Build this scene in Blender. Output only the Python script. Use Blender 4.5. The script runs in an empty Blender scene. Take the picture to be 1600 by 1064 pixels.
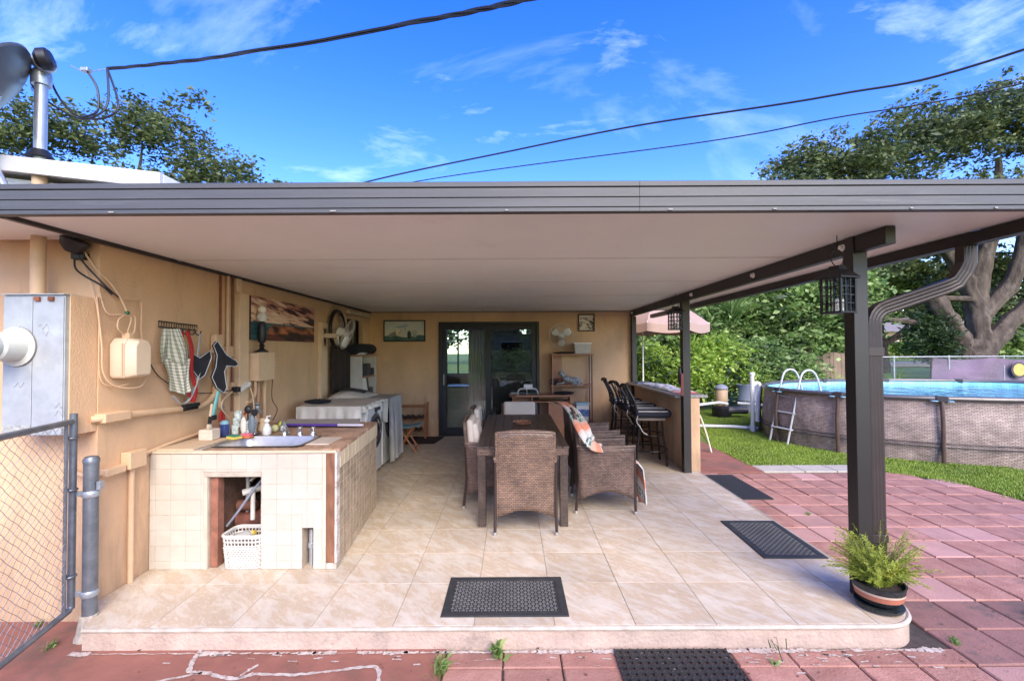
import bpy, math, random
import numpy as np
from mathutils import Matrix, Vector
random.seed(7); rng = np.random.default_rng(7)
S = bpy.context.scene
R = math.radians
PI = math.pi

# ------------------------------------------------------------------ camera
cam = bpy.data.cameras.new('camera'); cam.sensor_width = 36; cam.lens = 16.09
cam.clip_end = 600; cam.clip_start = 0.02
co = bpy.data.objects.new('camera', cam); S.collection.objects.link(co)
co.matrix_world = (Matrix.Translation((0, 0, 1.55)) @ Matrix.Rotation(R(91.2), 4, 'X')
                   @ Matrix.Rotation(R(-0.3), 4, 'Z'))
S.camera = co

# ------------------------------------------------------------------ world
SUN_EL, SUN_AZ = 37.0, 160.0        # azimuth clockwise from +Y
w = bpy.data.worlds.new('World'); S.world = w; w.use_nodes = True
nt = w.node_tree; nt.nodes.clear()
def N(nt, t, **k):
    n = nt.nodes.new(t)
    for a, b in k.items():
        if a.startswith('i_'):
            key = a[2:]
            n.inputs[int(key) if key.isdigit() else key.replace('_', ' ')].default_value = b
        else:
            setattr(n, a, b)
    return n
sky = N(nt, 'ShaderNodeTexSky', sky_type='NISHITA', sun_disc=False)
sky.sun_elevation = R(SUN_EL); sky.sun_rotation = R(SUN_AZ)
sky.air_density = 1.0; sky.dust_density = 0.6; sky.ozone_density = 2.2
tc = N(nt, 'ShaderNodeTexCoord')
def link(nt, a, b): nt.links.new(a, b)
mp = N(nt, 'ShaderNodeMapping'); mp.inputs['Scale'].default_value = (1.3, 2.2, 4.2)
mp.inputs['Rotation'].default_value = (0.35, 0.5, 0.3)
link(nt, tc.outputs['Generated'], mp.inputs['Vector'])
n1 = N(nt, 'ShaderNodeTexNoise', i_Scale=2.1, i_Detail=9.0, i_Roughness=0.62, i_Distortion=0.5)
link(nt, mp.outputs[0], n1.inputs['Vector'])
r1 = N(nt, 'ShaderNodeValToRGB'); r1.color_ramp.elements[0].position = 0.565; r1.color_ramp.elements[1].position = 1.0
link(nt, n1.outputs['Fac'], r1.inputs[0])
hs = N(nt, 'ShaderNodeHueSaturation', i_Saturation=1.42, i_Value=1.0, i_Hue=0.530)
link(nt, sky.outputs[0], hs.inputs['Color'])
mx = N(nt, 'ShaderNodeMix', data_type='RGBA'); mx.inputs[7].default_value = (5.5, 6.2, 7.2, 1)
mlt = N(nt, 'ShaderNodeMath', operation='MULTIPLY'); mlt.inputs[1].default_value = 0.55
link(nt, r1.outputs[0], mlt.inputs[0]); link(nt, mlt.outputs[0], mx.inputs[0])
mpb = N(nt, 'ShaderNodeMapping'); mpb.inputs['Scale'].default_value = (.9, 3.2, 1.6); mpb.inputs['Rotation'].default_value = (0.2, 0.9, 0.8)
link(nt, tc.outputs['Generated'], mpb.inputs['Vector'])
n1b = N(nt, 'ShaderNodeTexNoise', i_Scale=1.6, i_Detail=10.0, i_Roughness=0.6, i_Distortion=1.0); link(nt, mpb.outputs[0], n1b.inputs['Vector'])
r1b = N(nt, 'ShaderNodeMapRange'); r1b.inputs[1].default_value = .55; r1b.inputs[2].default_value = .9; r1b.inputs[4].default_value = .30
link(nt, n1b.outputs['Fac'], r1b.inputs[0])
mxb = N(nt, 'ShaderNodeMix', data_type='RGBA'); mxb.inputs[7].default_value = (4.2, 5.0, 6.2, 1)
link(nt, r1b.outputs[0], mxb.inputs[0]); link(nt, hs.outputs[0], mxb.inputs[6]); link(nt, mxb.outputs[2], mx.inputs[6])
bg = N(nt, 'ShaderNodeBackground'); bg.inputs[1].default_value = 0.138
link(nt, mx.outputs[2], bg.inputs[0])
wo = N(nt, 'ShaderNodeOutputWorld'); link(nt, bg.outputs[0], wo.inputs[0])

# ------------------------------------------------------------------ sun
sl = bpy.data.lights.new('sun', 'SUN'); sl.energy = 1.5; sl.angle = R(45); sl.color = (1, 0.88, 0.70)
so = bpy.data.objects.new('sun', sl); S.collection.objects.link(so)
d = Vector((math.sin(R(SUN_AZ)) * math.cos(R(SUN_EL)), math.cos(R(SUN_AZ)) * math.cos(R(SUN_EL)), math.sin(R(SUN_EL))))
so.rotation_euler = d.to_track_quat('Z', 'Y').to_euler()

vs = S.view_settings
S.display_settings.display_device = 'sRGB'
vs.view_transform = 'Standard'; vs.look = 'None'; vs.gamma = 1; vs.use_curve_mapping = False
vs.exposure = 1.98
cy = S.cycles
cy.max_bounces = 10; cy.diffuse_bounces = 7; cy.glossy_bounces = 4; cy.transmission_bounces = 6
cy.transparent_max_bounces = 8; cy.use_denoising = True; cy.sample_clamp_indirect = 8

# ------------------------------------------------------------------ materials
def newmat(name):
    m = bpy.data.materials.new(name); m.use_nodes = True
    t = m.node_tree; b = t.nodes['Principled BSDF']
    return m, t, b
def c4(c): return (c[0], c[1], c[2], 1)
def sc(c, k): return tuple(min(1, x * k) for x in c)
_M = {}
def mat(name, col, rough=0.6, metal=0.0, var=0.12, vs_=6.0, bump=0.0, bs=60.0, col2=None, obj=False, rand=0.0,
        spec=0.5, stain=None, stain_s=2.0, stain_at=0.55, stretch=None, coat=0.0):
    if name in _M: return _M[name]
    m, t, b = newmat(name)
    b.inputs['Roughness'].default_value = rough; b.inputs['Metallic'].default_value = metal
    b.inputs['Specular IOR Level'].default_value = spec
    if coat: b.inputs['Coat Weight'].default_value = coat
    if obj:
        src = N(t, 'ShaderNodeTexCoord').outputs['Object']
    else:
        src = N(t, 'ShaderNodeNewGeometry').outputs['Position']
    if stretch:
        mpn = N(t, 'ShaderNodeMapping'); mpn.inputs['Scale'].default_value = stretch
        link(t, src, mpn.inputs[0]); src = mpn.outputs[0]
    n = N(t, 'ShaderNodeTexNoise', i_Scale=vs_, i_Detail=6.0, i_Roughness=0.6)
    link(t, src, n.inputs['Vector'])
    mr = N(t, 'ShaderNodeMapRange'); mr.inputs[1].default_value = 0.3; mr.inputs[2].default_value = 0.7
    link(t, n.outputs['Fac'], mr.inputs[0])
    x = N(t, 'ShaderNodeMix', data_type='RGBA')
    x.inputs[6].default_value = c4(sc(col, 1 - var)); x.inputs[7].default_value = c4(col2 if col2 else sc(col, 1 + var))
    link(t, mr.outputs[0], x.inputs[0])
    out = x.outputs[2]
    if stain:
        n3 = N(t, 'ShaderNodeTexNoise', i_Scale=stain_s, i_Detail=7.0, i_Roughness=0.7)
        link(t, src, n3.inputs['Vector'])
        m3 = N(t, 'ShaderNodeMapRange'); m3.inputs[1].default_value = stain_at; m3.inputs[2].default_value = stain_at + 0.14
        m3.inputs[4].default_value = stain[3] if len(stain) > 3 else 0.6
        link(t, n3.outputs['Fac'], m3.inputs[0])
        x3 = N(t, 'ShaderNodeMix', data_type='RGBA'); x3.inputs[7].default_value = c4(stain)
        link(t, out, x3.inputs[6]); link(t, m3.outputs[0], x3.inputs[0]); out = x3.outputs[2]
    if rand:
        oi = N(t, 'ShaderNodeObjectInfo')
        m4 = N(t, 'ShaderNodeMapRange'); m4.inputs[3].default_value = 1 - rand; m4.inputs[4].default_value = 1 + rand
        link(t, oi.outputs['Random'], m4.inputs[0])
        hsn = N(t, 'ShaderNodeHueSaturation'); link(t, m4.outputs[0], hsn.inputs['Value'])
        link(t, out, hsn.inputs['Color']); out = hsn.outputs[0]
    link(t, out, b.inputs['Base Color'])
    if bump:
        n2 = N(t, 'ShaderNodeTexNoise', i_Scale=bs, i_Detail=4.0)
        link(t, src, n2.inputs['Vector'])
        bp = N(t, 'ShaderNodeBump'); bp.inputs['Strength'].default_value = min(1, bump); bp.inputs['Distance'].default_value = 0.004 * max(1, bump)
        link(t, n2.outputs['Fac'], bp.inputs['Height']); link(t, bp.outputs[0], b.inputs['Normal'])
    _M[name] = m
    return m

STUCCO = mat('stucco', (0.61, 0.395, 0.225), 0.92, var=0.10, vs_=2.6, bump=0.8, bs=110, stain=(0.44, 0.29, 0.18, 0.45), stain_s=1.7, stain_at=0.54, stretch=(1, 1, .6))
BEIGE = mat('painted_conduit', (0.60, 0.405, 0.24), 0.6, var=0.06, vs_=12, bump=0.25, bs=90)
BOARDP = mat('pale_beige_paint', (0.68, 0.49, 0.31), 0.55, var=0.07, vs_=8, bump=0.3, bs=60)
WHITEP = mat('white_paint', (0.74, 0.73, 0.70), 0.5, var=0.05, vs_=3)
CEIL = mat('ceiling_panel', (0.87, 0.885, 0.82), 0.42, var=0.03, vs_=1.2, bump=0.3, bs=220, stain=(0.66, 0.61, 0.55, 0.4), stain_s=1.6, stain_at=0.58)
FASC = mat('fascia_grey', (0.072, 0.072, 0.073), 0.5, var=0.14, vs_=2.5, bump=0.1, bs=400, stain=(0.17, 0.17, 0.16, 0.5), stain_s=1.3, stain_at=0.56, stretch=(0.6, 1, 9))
BRONZE = mat('bronze_aluminium', (0.015, 0.0115, 0.010), 0.45, var=0.18, vs_=5, bump=0.08, bs=90, spec=0.6)
SPOUT = mat('brown_downspout', (0.036, 0.025, 0.021), 0.45, var=0.15, vs_=6, spec=0.5)
GALV = mat('galvanised_steel', (0.42, 0.45, 0.47), 0.42, 0.65, var=0.2, vs_=9, bump=0.08, bs=60)
BOXM = mat('weathered_aluminium', (0.40, 0.42, 0.42), 0.55, 0.3, var=0.16, vs_=10, stain=(0.25, 0.29, 0.31, 0.5), stain_s=5, stain_at=0.58)
FENCE = mat('gate_pipe', (0.17, 0.185, 0.20), 0.45, 0.6, var=0.25, vs_=14, bump=0.2, bs=80, stain=(0.32, 0.30, 0.27, 0.6), stain_s=10, stain_at=0.6)
WIREM = mat('fence_wire', (0.36, 0.38, 0.38), 0.45, 0.7, var=0.2, vs_=30)
BLACK = mat('black_plastic', (0.012, 0.012, 0.014), 0.45, var=0.2, vs_=8)
BLACKC = mat('black_cloth', (0.012, 0.013, 0.018), 0.9, var=0.3, vs_=12, bump=0.4, bs=60)
NAVY = mat('navy_cushion', (0.014, 0.017, 0.028), 0.75, var=0.2, vs_=14, bump=0.2, bs=200)
CREAM = mat('cream_cushion', (0.62, 0.54, 0.44), 0.85, var=0.04, vs_=8, bump=0.3, bs=25)
WHITEPL = mat('white_plastic', (0.76, 0.75, 0.71), 0.35, var=0.04, vs_=6)
CREAMPL = mat('cream_plastic', (0.66, 0.52, 0.36), 0.4, var=0.05, vs_=6)
CHROME = mat('chrome', (0.75, 0.76, 0.78), 0.12, 1.0, var=0.03)
STEEL = mat('sink_steel', (0.52, 0.51, 0.48), 0.42, 1.0, var=0.08, vs_=20)
WOODO = mat('orange_wood', (0.33, 0.135, 0.05), 0.5, var=0.25, vs_=7, stretch=(1, 1, 8), bump=0.1)
WOODL = mat('laminate_cherry', (0.40, 0.19, 0.10), 0.42, var=0.16, vs_=9, stretch=(1, 1, 7))
WOODB = mat('corner_post_wood', (0.20, 0.085, 0.042), 0.7, var=0.3, vs_=8, stretch=(4, 4, 1), bump=0.4, bs=60, stain=(0.42, 0.32, 0.24, 0.5), stain_s=5, stain_at=0.64)
BOARD = mat('pale_wood_board', (0.55, 0.42, 0.28), 0.7, var=0.14, vs_=6, stretch=(1, 8, 1), bump=0.2)
DARKI = mat('dark_interior', (0.045, 0.038, 0.034), 0.9, var=0.3)
RUBBER = mat('black_rubber', (0.030, 0.031, 0.031), 0.62, var=0.22, vs_=14, bump=0.3, bs=200, stain=(0.10, 0.095, 0.085, 0.35), stain_s=7, stain_at=0.56)
RUST = mat('rusty_iron', (0.22, 0.075, 0.04), 0.85, var=0.4, vs_=16, bump=0.7, bs=60)
GREYPL = mat('grey_plastic', (0.20, 0.215, 0.235), 0.5, var=0.06)
RED = mat('red_webbing', (0.42, 0.022, 0.018), 0.7, var=0.15, vs_=20)
TEAL = mat('teal_webbing', (0.18, 0.48, 0.46), 0.7, var=0.1)
GROUT = mat('grout', (0.36, 0.31, 0.25), 0.95, var=0.1, vs_=10)

def tilemat(name, base, warm, light, rough=0.56, ang=0.8):
    m, t, b = newmat(name)
    g = N(t, 'ShaderNodeNewGeometry'); oi = N(t, 'ShaderNodeObjectInfo')
    ad = N(t, 'ShaderNodeVectorMath', operation='ADD'); link(t, g.outputs['Position'], ad.inputs[0])
    cx = N(t, 'ShaderNodeMath', operation='MULTIPLY'); cx.inputs[1].default_value = 37.0
    link(t, oi.outputs['Random'], cx.inputs[0]); link(t, cx.outputs[0], ad.inputs[1])
    mp = N(t, 'ShaderNodeMapping'); mp.inputs['Rotation'].default_value = (0, 0, ang)
    link(t, ad.outputs[0], mp.inputs[0])
    mp2 = N(t, 'ShaderNodeMapping'); mp2.inputs['Scale'].default_value = (1.0, 2.6, 1)
    link(t, mp.outputs[0], mp2.inputs[0])
    n = N(t, 'ShaderNodeTexNoise', i_Scale=4.2, i_Detail=12.0, i_Roughness=0.74, i_Distortion=0.35)
    link(t, mp2.outputs[0], n.inputs[0])
    r = N(t, 'ShaderNodeValToRGB'); e = r.color_ramp.elements
    e[0].position = 0.33; e[0].color = c4(light); e[1].position = 0.68; e[1].color = c4(light)
    a = r.color_ramp.elements.new(0.47); a.color = c4(base); a = r.color_ramp.elements.new(0.57); a.color = c4(warm)
    link(t, n.outputs[0], r.inputs[0])
    n2 = N(t, 'ShaderNodeTexNoise', i_Scale=0.9, i_Detail=6.0, i_Roughness=0.7); link(t, g.outputs['Position'], n2.inputs[0])
    mr = N(t, 'ShaderNodeMapRange'); mr.inputs[1].default_value = 0.35; mr.inputs[2].default_value = 0.7
    mr.inputs[3].default_value = 1.08; mr.inputs[4].default_value = 0.78
    link(t, n2.outputs[0], mr.inputs[0])
    m4 = N(t, 'ShaderNodeMapRange'); m4.inputs[3].default_value = 0.93; m4.inputs[4].default_value = 1.06
    link(t, oi.outputs['Random'], m4.inputs[0])
    mm = N(t, 'ShaderNodeMath', operation='MULTIPLY'); link(t, mr.outputs[0], mm.inputs[0]); link(t, m4.outputs[0], mm.inputs[1])
    h = N(t, 'ShaderNodeHueSaturation'); link(t, mm.outputs[0], h.inputs['Value']); link(t, r.outputs[0], h.inputs['Color'])
    n5 = N(t, 'ShaderNodeTexNoise', i_Scale=7.0, i_Detail=9.0, i_Roughness=0.8); link(t, g.outputs['Position'], n5.inputs[0])
    m5 = N(t, 'ShaderNodeMapRange'); m5.inputs[1].default_value = .60; m5.inputs[2].default_value = .76; m5.inputs[4].default_value = .5; link(t, n5.outputs[0], m5.inputs[0])
    x5 = N(t, 'ShaderNodeMix', data_type='RGBA'); x5.inputs[7].default_value = (.24, .18, .12, 1); link(t, m5.outputs[0], x5.inputs[0]); link(t, h.outputs[0], x5.inputs[6])
    link(t, x5.outputs[2], b.inputs['Base Color'])
    rr = N(t, 'ShaderNodeMapRange'); rr.inputs[3].default_value = rough - 0.08; rr.inputs[4].default_value = rough + 0.2
    link(t, n.outputs[0], rr.inputs[0]); link(t, rr.outputs[0], b.inputs['Roughness'])
    bp = N(t, 'ShaderNodeBump', i_Strength=0.35, i_Distance=0.003); link(t, n.outputs[0], bp.inputs['Height'])
    link(t, bp.outputs[0], b.inputs['Normal'])
    return m
def grime(m, zmax=.9, amt=.55, col=(.20, .14, .09)):
    t = m.node_tree; b = t.nodes['Principled BSDF']; l = b.inputs['Base Color'].links[0]; src = l.from_socket
    g = N(t, 'ShaderNodeNewGeometry'); sp = N(t, 'ShaderNodeSeparateXYZ'); link(t, g.outputs['Position'], sp.inputs[0])
    mr = N(t, 'ShaderNodeMapRange'); mr.inputs[1].default_value = -.1; mr.inputs[2].default_value = zmax; mr.inputs[3].default_value = .30; mr.inputs[4].default_value = 0.0
    link(t, sp.outputs[2], mr.inputs[0])
    mp = N(t, 'ShaderNodeMapping'); mp.inputs['Scale'].default_value = (6, 6, 1.1); link(t, g.outputs['Position'], mp.inputs[0])
    n = N(t, 'ShaderNodeTexNoise', i_Scale=1.0, i_Detail=8.0, i_Roughness=.7); link(t, mp.outputs[0], n.inputs[0])
    ad = N(t, 'ShaderNodeMath', operation='ADD'); link(t, n.outputs[0], ad.inputs[0]); link(t, mr.outputs[0], ad.inputs[1])
    m2 = N(t, 'ShaderNodeMapRange'); m2.inputs[1].default_value = .58; m2.inputs[2].default_value = .85; m2.inputs[4].default_value = amt; link(t, ad.outputs[0], m2.inputs[0])
    x = N(t, 'ShaderNodeMix', data_type='RGBA'); x.inputs[7].default_value = c4(col); link(t, src, x.inputs[6]); link(t, m2.outputs[0], x.inputs[0]); link(t, x.outputs[2], b.inputs['Base Color'])
grime(STUCCO)
TILE = tilemat('travertine_floor_tile', (0.575, 0.495, 0.385), (0.50, 0.385, 0.255), (0.635, 0.57, 0.465), 0.5)
WTILE = mat('cream_wall_tile', (0.50, 0.445, 0.365), 0.38, var=0.05, vs_=7, rand=0.045, bump=0.12, bs=30, stain=(0.57, 0.60, 0.56, 0.5), stain_s=1.5, stain_at=0.56)
MTILE = mat('tan_mosaic_tile', (0.37, 0.28, 0.185), 0.4, var=0.1, vs_=9, rand=0.14, bump=0.15, bs=40)

def mosaic(name, c1, c2, mortar, scale, h=0.25, bump=0.6, wdt=0.5, mort=0.03, rough=0.5, axes='XY', coord='Position', offset=0.5, bias=0.0):
    m, t, b = newmat(name)
    if coord == 'Position': src = N(t, 'ShaderNodeNewGeometry').outputs['Position']
    else: src = N(t, 'ShaderNodeTexCoord').outputs[coord]
    if axes == 'H':       # u = x+y, v = z
        sp = N(t, 'ShaderNodeSeparateXYZ'); link(t, src, sp.inputs[0])
        ad = N(t, 'ShaderNodeMath', operation='ADD'); link(t, sp.outputs[0], ad.inputs[0]); link(t, sp.outputs[1], ad.inputs[1])
        cb = N(t, 'ShaderNodeCombineXYZ'); link(t, ad.outputs[0], cb.inputs[0]); link(t, sp.outputs[2], cb.inputs[1])
        src = cb.outputs[0]
    br = N(t, 'ShaderNodeTexBrick', i_Scale=scale); br.offset = offset
    br.inputs['Color1'].default_value = c4(c1); br.inputs['Color2'].default_value = c4(c2); br.inputs['Mortar'].default_value = c4(mortar)
    br.inputs['Mortar Size'].default_value = mort; br.inputs['Mortar Smooth'].default_value = 0.6
    br.inputs['Brick Width'].default_value = wdt; br.inputs['Row Height'].default_value = h; br.inputs['Bias'].default_value = bias
    link(t, src, br.inputs['Vector'])
    n = N(t, 'ShaderNodeTexNoise', i_Scale=5.0, i_Detail=5.0); link(t, src, n.inputs[0])
    mr = N(t, 'ShaderNodeMapRange'); mr.inputs[1].default_value = 0.3; mr.inputs[2].default_value = 0.7
    mr.inputs[3].default_value = 0.7; mr.inputs[4].default_value = 1.3; link(t, n.outputs[0], mr.inputs[0])
    hh = N(t, 'ShaderNodeHueSaturation'); link(t, mr.outputs[0], hh.inputs['Value']); link(t, br.outputs['Color'], hh.inputs['Color'])
    link(t, hh.outputs[0], b.inputs['Base Color']); b.inputs['Roughness'].default_value = rough
    bp = N(t, 'ShaderNodeBump', i_Strength=bump, i_Distance=0.006); bp.invert = True
    link(t, br.outputs['Fac'], bp.inputs['Height']); link(t, bp.outputs[0], b.inputs['Normal'])
    return m
WICKER = mosaic('brown_wicker', (0.170, 0.112, 0.082), (0.285, 0.175, 0.115), (0.022, 0.014, 0.012), 10, h=0.15, wdt=0.30, mort=0.017, axes='H', coord='Object', bump=1.0, rough=0.42)
WICKERD = mosaic('dark_wicker', (0.130, 0.085, 0.066), (0.225, 0.145, 0.105), (0.018, 0.013, 0.012), 10, h=0.15, wdt=0.30, mort=0.017, axes='H', coord='Object', bump=1.0, rough=0.42)
POOLW = mosaic('pool_wall_rattan_print', (0.27, 0.20, 0.165), (0.40, 0.315, 0.265), (0.09, 0.06, 0.048), 10, h=0.22, wdt=0.55, mort=0.035, coord='UV', bump=0.6, rough=0.55)
TOPMOS = mosaic('brown_counter_mosaic', (0.30, 0.14, 0.075), (0.42, 0.25, 0.15), (0.50, 0.42, 0.33), 10, h=0.26, wdt=0.26, mort=0.03, offset=0.0)

def leafmat(name, c1, c2, c3=None, trans=0.3, cl=0.8):
    m, t, b = newmat(name)
    g = N(t, 'ShaderNodeNewGeometry')
    n = N(t, 'ShaderNodeTexNoise', i_Scale=cl, i_Detail=3.0); link(t, g.outputs['Position'], n.inputs[0])
    mr = N(t, 'ShaderNodeMapRange'); mr.inputs[1].default_value = 0.35; mr.inputs[2].default_value = 0.65; link(t, n.outputs[0], mr.inputs[0])
    x = N(t, 'ShaderNodeMix', data_type='RGBA'); x.inputs[6].default_value = c4(c1); x.inputs[7].default_value = c4(c2)
    link(t, mr.outputs[0], x.inputs[0])
    x2 = N(t, 'ShaderNodeMix', data_type='RGBA'); x2.inputs[7].default_value = c4(c3 or sc(c2, 1.5))
    pw = N(t, 'ShaderNodeMath', operation='POWER'); pw.inputs[1].default_value = 3.0
    link(t, g.outputs['Random Per Island'], pw.inputs[0]); link(t, pw.outputs[0], x2.inputs[0]); link(t, x.outputs[2], x2.inputs[6])
    link(t, x2.outputs[2], b.inputs['Base Color']); b.inputs['Roughness'].default_value = 0.5
    tr = N(t, 'ShaderNodeBsdfTranslucent'); link(t, x2.outputs[2], tr.inputs[0])
    ms = N(t, 'ShaderNodeMixShader'); ms.inputs[0].default_value = trans
    link(t, b.outputs[0], ms.inputs[1]); link(t, tr.outputs[0], ms.inputs[2])
    link(t, ms.outputs[0], t.nodes['Material Output'].inputs[0])
    return m
L_OAK = leafmat('oak_leaves', (0.030, 0.050, 0.016), (0.080, 0.115, 0.032), (0.20, 0.24, 0.09))
L_BUSH = leafmat('bush_leaves', (0.065, 0.145, 0.030), (0.21, 0.33, 0.08), (0.46, 0.58, 0.22), trans=0.4)
L_BRIGHT = leafmat('bright_leaves', (0.12, 0.24, 0.025), (0.27, 0.42, 0.05), (0.50, 0.60, 0.12))
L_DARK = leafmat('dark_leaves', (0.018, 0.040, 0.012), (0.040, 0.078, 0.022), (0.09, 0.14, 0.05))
L_FERN = leafmat('potted_fern_leaves', (0.20, 0.30, 0.035), (0.36, 0.43, 0.05), (0.52, 0.50, 0.08), cl=8)
L_GRASS = leafmat('grass_blades', (0.13, 0.23, 0.022), (0.24, 0.37, 0.04), (0.42, 0.48, 0.12), cl=2.2)
BARK = mat('oak_bark', (0.070, 0.053, 0.041), 0.95, var=0.5, vs_=3.5, bump=14.0, bs=6, stain=(0.16, 0.13, 0.105, 0.7), stain_s=2.2, stain_at=0.5, stretch=(1, 1, .35))

# ------------------------------------------------------------------ mesh building
class MB:
    def __init__(s): s.v = []; s.f = []; s.uv = None; s.M = None; s.fc = None
    def add(s, vs, fs):
        o = len(s.v)
        if s.M is not None: vs = [tuple(s.M @ Vector(p)) for p in vs]
        s.v += [tuple(p) for p in vs]; s.f += [tuple(i + o for i in f) for f in fs]; return s
    def box(s, x0, x1, y0, y1, z0, z1):
        v = [(x, y, z) for z in (z0, z1) for y in (y0, y1) for x in (x0, x1)]
        return s.add(v, [(0, 2, 3, 1), (4, 5, 7, 6), (0, 1, 5, 4), (2, 6, 7, 3), (0, 4, 6, 2), (1, 3, 7, 5)])
    def prism(s, poly, z0, z1, axis='Z', top=None):
        # poly in plane, extruded on axis; top: optional different poly
        top = top or poly; n = len(poly)
        def m(p, h):
            return {'Z': (p[0], p[1], h), 'Y': (p[0], h, p[1]), 'X': (h, p[0], p[1])}[axis]
        v = [m(p, z0) for p in poly] + [m(p, z1) for p in top]
        f = [tuple(range(n - 1, -1, -1)), tuple(range(n, 2 * n))] + [(i, (i + 1) % n, n + (i + 1) % n, n + i) for i in range(n)]
        return s.add(v, f)
    def tube(s, pts, r, n=8, cap=True, flat=None):
        pts = [Vector(p) for p in pts]; k = len(pts)
        rs = r if isinstance(r, (list, tuple)) else [r] * k
        vs = []; prev = None
        for i, p in enumerate(pts):
            t = (pts[min(i + 1, k - 1)] - pts[max(i - 1, 0)])
            t = t.normalized() if t.length > 1e-9 else Vector((0, 0, 1))
            if prev is None:
                a = Vector((0, 0, 1)) if abs(t.z) < 0.9 else Vector((1, 0, 0))
                u = t.cross(a).normalized()
            else:
                u = (prev - t * prev.dot(t)).normalized()
            prev = u; w_ = t.cross(u)
            fl = flat if flat else 1
            for j in range(n):
                a = 2 * PI * j / n
                vs.append(p + (u * math.cos(a) + w_ * math.sin(a) * fl) * rs[i])
        fs = [(i * n + j, i * n + (j + 1) % n, (i + 1) * n + (j + 1) % n, (i + 1) * n + j) for i in range(k - 1) for j in range(n)]
        if cap: fs += [tuple(range(n - 1, -1, -1)), tuple((k - 1) * n + j for j in range(n))]
        return s.add(vs, fs)
    def ring(s, c, R_, r, axis='Z', n=24, m=6, rx=1.0, ry=1.0):
        vs = []; 
        for i in range(n):
            a = 2 * PI * i / n
            for j in range(m):
                b = 2 * PI * j / m
                q = R_ + r * math.cos(b); x, y, z = q * math.cos(a) * rx, q * math.sin(a) * ry, r * math.sin(b)
                p = {'Z': (x, y, z), 'Y': (x, z, y), 'X': (z, x, y)}[axis]
                vs.append((c[0] + p[0], c[1] + p[1], c[2] + p[2]))
        return s.add(vs, [(i * m + j, ((i + 1) % n) * m + j, ((i + 1) % n) * m + (j + 1) % m, i * m + (j + 1) % m) for i in range(n) for j in range(m)])
    def lathe(s, prof, n=20, c=(0, 0, 0), axis='Z', sx=1, sy=1):
        vs = []
        for r, z in prof:
            for j in range(n):
                a = 2 * PI * j / n; x, y = r * math.cos(a) * sx, r * math.sin(a) * sy
                p = {'Z': (x, y, z), 'Y': (x, z, y), 'X': (z, x, y)}[axis]
                vs.append((c[0] + p[0], c[1] + p[1], c[2] + p[2]))
        k = len(prof)
        fs = [(i * n + j, i * n + (j + 1) % n, (i + 1) * n + (j + 1) % n, (i + 1) * n + j) for i in range(k - 1) for j in range(n)]
        if prof[0][0] > 1e-5: fs.append(tuple(range(n - 1, -1, -1)))
        if prof[-1][0] > 1e-5: fs.append(tuple((k - 1) * n + j for j in range(n)))
        return s.add(vs, fs)
    def ball(s, c, r, n=14, m=9, sx=1, sy=1, sz=1):
        prof = [(max(1e-6, r * math.sin(PI * i / (m - 1))), -r * math.cos(PI * i / (m - 1)) * sz) for i in range(m)]
        return s.lathe(prof, n, c, sx=sx, sy=sy)
    def grid(s, fn, nu, nv, uvs=None, wrap=False):
        vs = []; uv = []
        for j in range(nv + 1):
            for i in range(nu + 1):
                u, v = i / nu, j / nv; vs.append(fn(u, v)); uv.append((u, v))
        o = len(s.v)
        fs = [(j * (nu + 1) + i, j * (nu + 1) + i + 1, (j + 1) * (nu + 1) + i + 1, (j + 1) * (nu + 1) + i) for j in range(nv) for i in range(nu)]
        s.add(vs, fs)
        if uvs: s.uv = (s.uv or {}); s.uv.update({o + k: (p[0] * uvs[0], p[1] * uvs[1]) for k, p in enumerate(uv)})
        return s
    def build(s, name, m, parent=None, smooth=False, bevel=0.0, world=False, solid=0.0, seg=2, ang=35, **tags):
        vs = s.v
        if world and parent is not None:
            root = parent
            while root.parent: root = root.parent
            inv = root.matrix_basis.inverted(); vs = [tuple(inv @ Vector(p)) for p in vs]
        me = bpy.data.meshes.new(name); me.from_pydata(vs, [], s.f); me.update()
        if m is not None: me.materials.append(m)
        if s.uv:
            ul = me.uv_layers.new(name='UVMap'); 
            for lp in me.loops: ul.data[lp.index].uv = s.uv.get(lp.vertex_index, (0, 0))
        if smooth:
            me.shade_smooth(); me.set_sharp_from_angle(angle=R(ang))
        o = bpy.data.objects.new(name, me); S.collection.objects.link(o)
        if parent is not None: o.parent = parent
        if solid:
            md = o.modifiers.new('solid', 'SOLIDIFY'); md.thickness = solid; md.offset = 0
        if bevel:
            md = o.modifiers.new('bevel', 'BEVEL'); md.width = bevel; md.segments = seg; md.limit_method = 'ANGLE'; md.angle_limit = R(40)
            if not smooth: me.shade_smooth(); md.harden_normals = True
        for k, v in tags.items(): o[k] = v
        return o

def thing(name, label, cat, loc=(0, 0, 0), rz=0.0, group=None, kind=None):
    o = bpy.data.objects.new(name, None); S.collection.objects.link(o); o.empty_display_size = 0.1
    o.location = loc; o.rotation_euler = (0, 0, rz)
    if label: o['label'] = label
    if cat: o['category'] = cat
    if group: o['group'] = group
    if kind: o['kind'] = kind
    bpy.context.view_layer.update() if False else None
    o.matrix_basis = Matrix.Translation(loc) @ Matrix.Rotation(rz, 4, 'Z')
    return o
def TH(name, label, cat, loc, group=None): return thing(name, label, cat, loc, 0, group)
def tag(o, label, cat, group=None, kind=None):
    if label: o['label'] = label
    if cat: o['category'] = cat
    if group: o['group'] = group
    if kind: o['kind'] = kind
    return o
def piece(name, me, parent, loc, rot=None):
    o = bpy.data.objects.new(name, me); S.collection.objects.link(o); o.parent = parent; o.location = loc
    if rot: o.rotation_euler = rot
    return o
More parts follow.
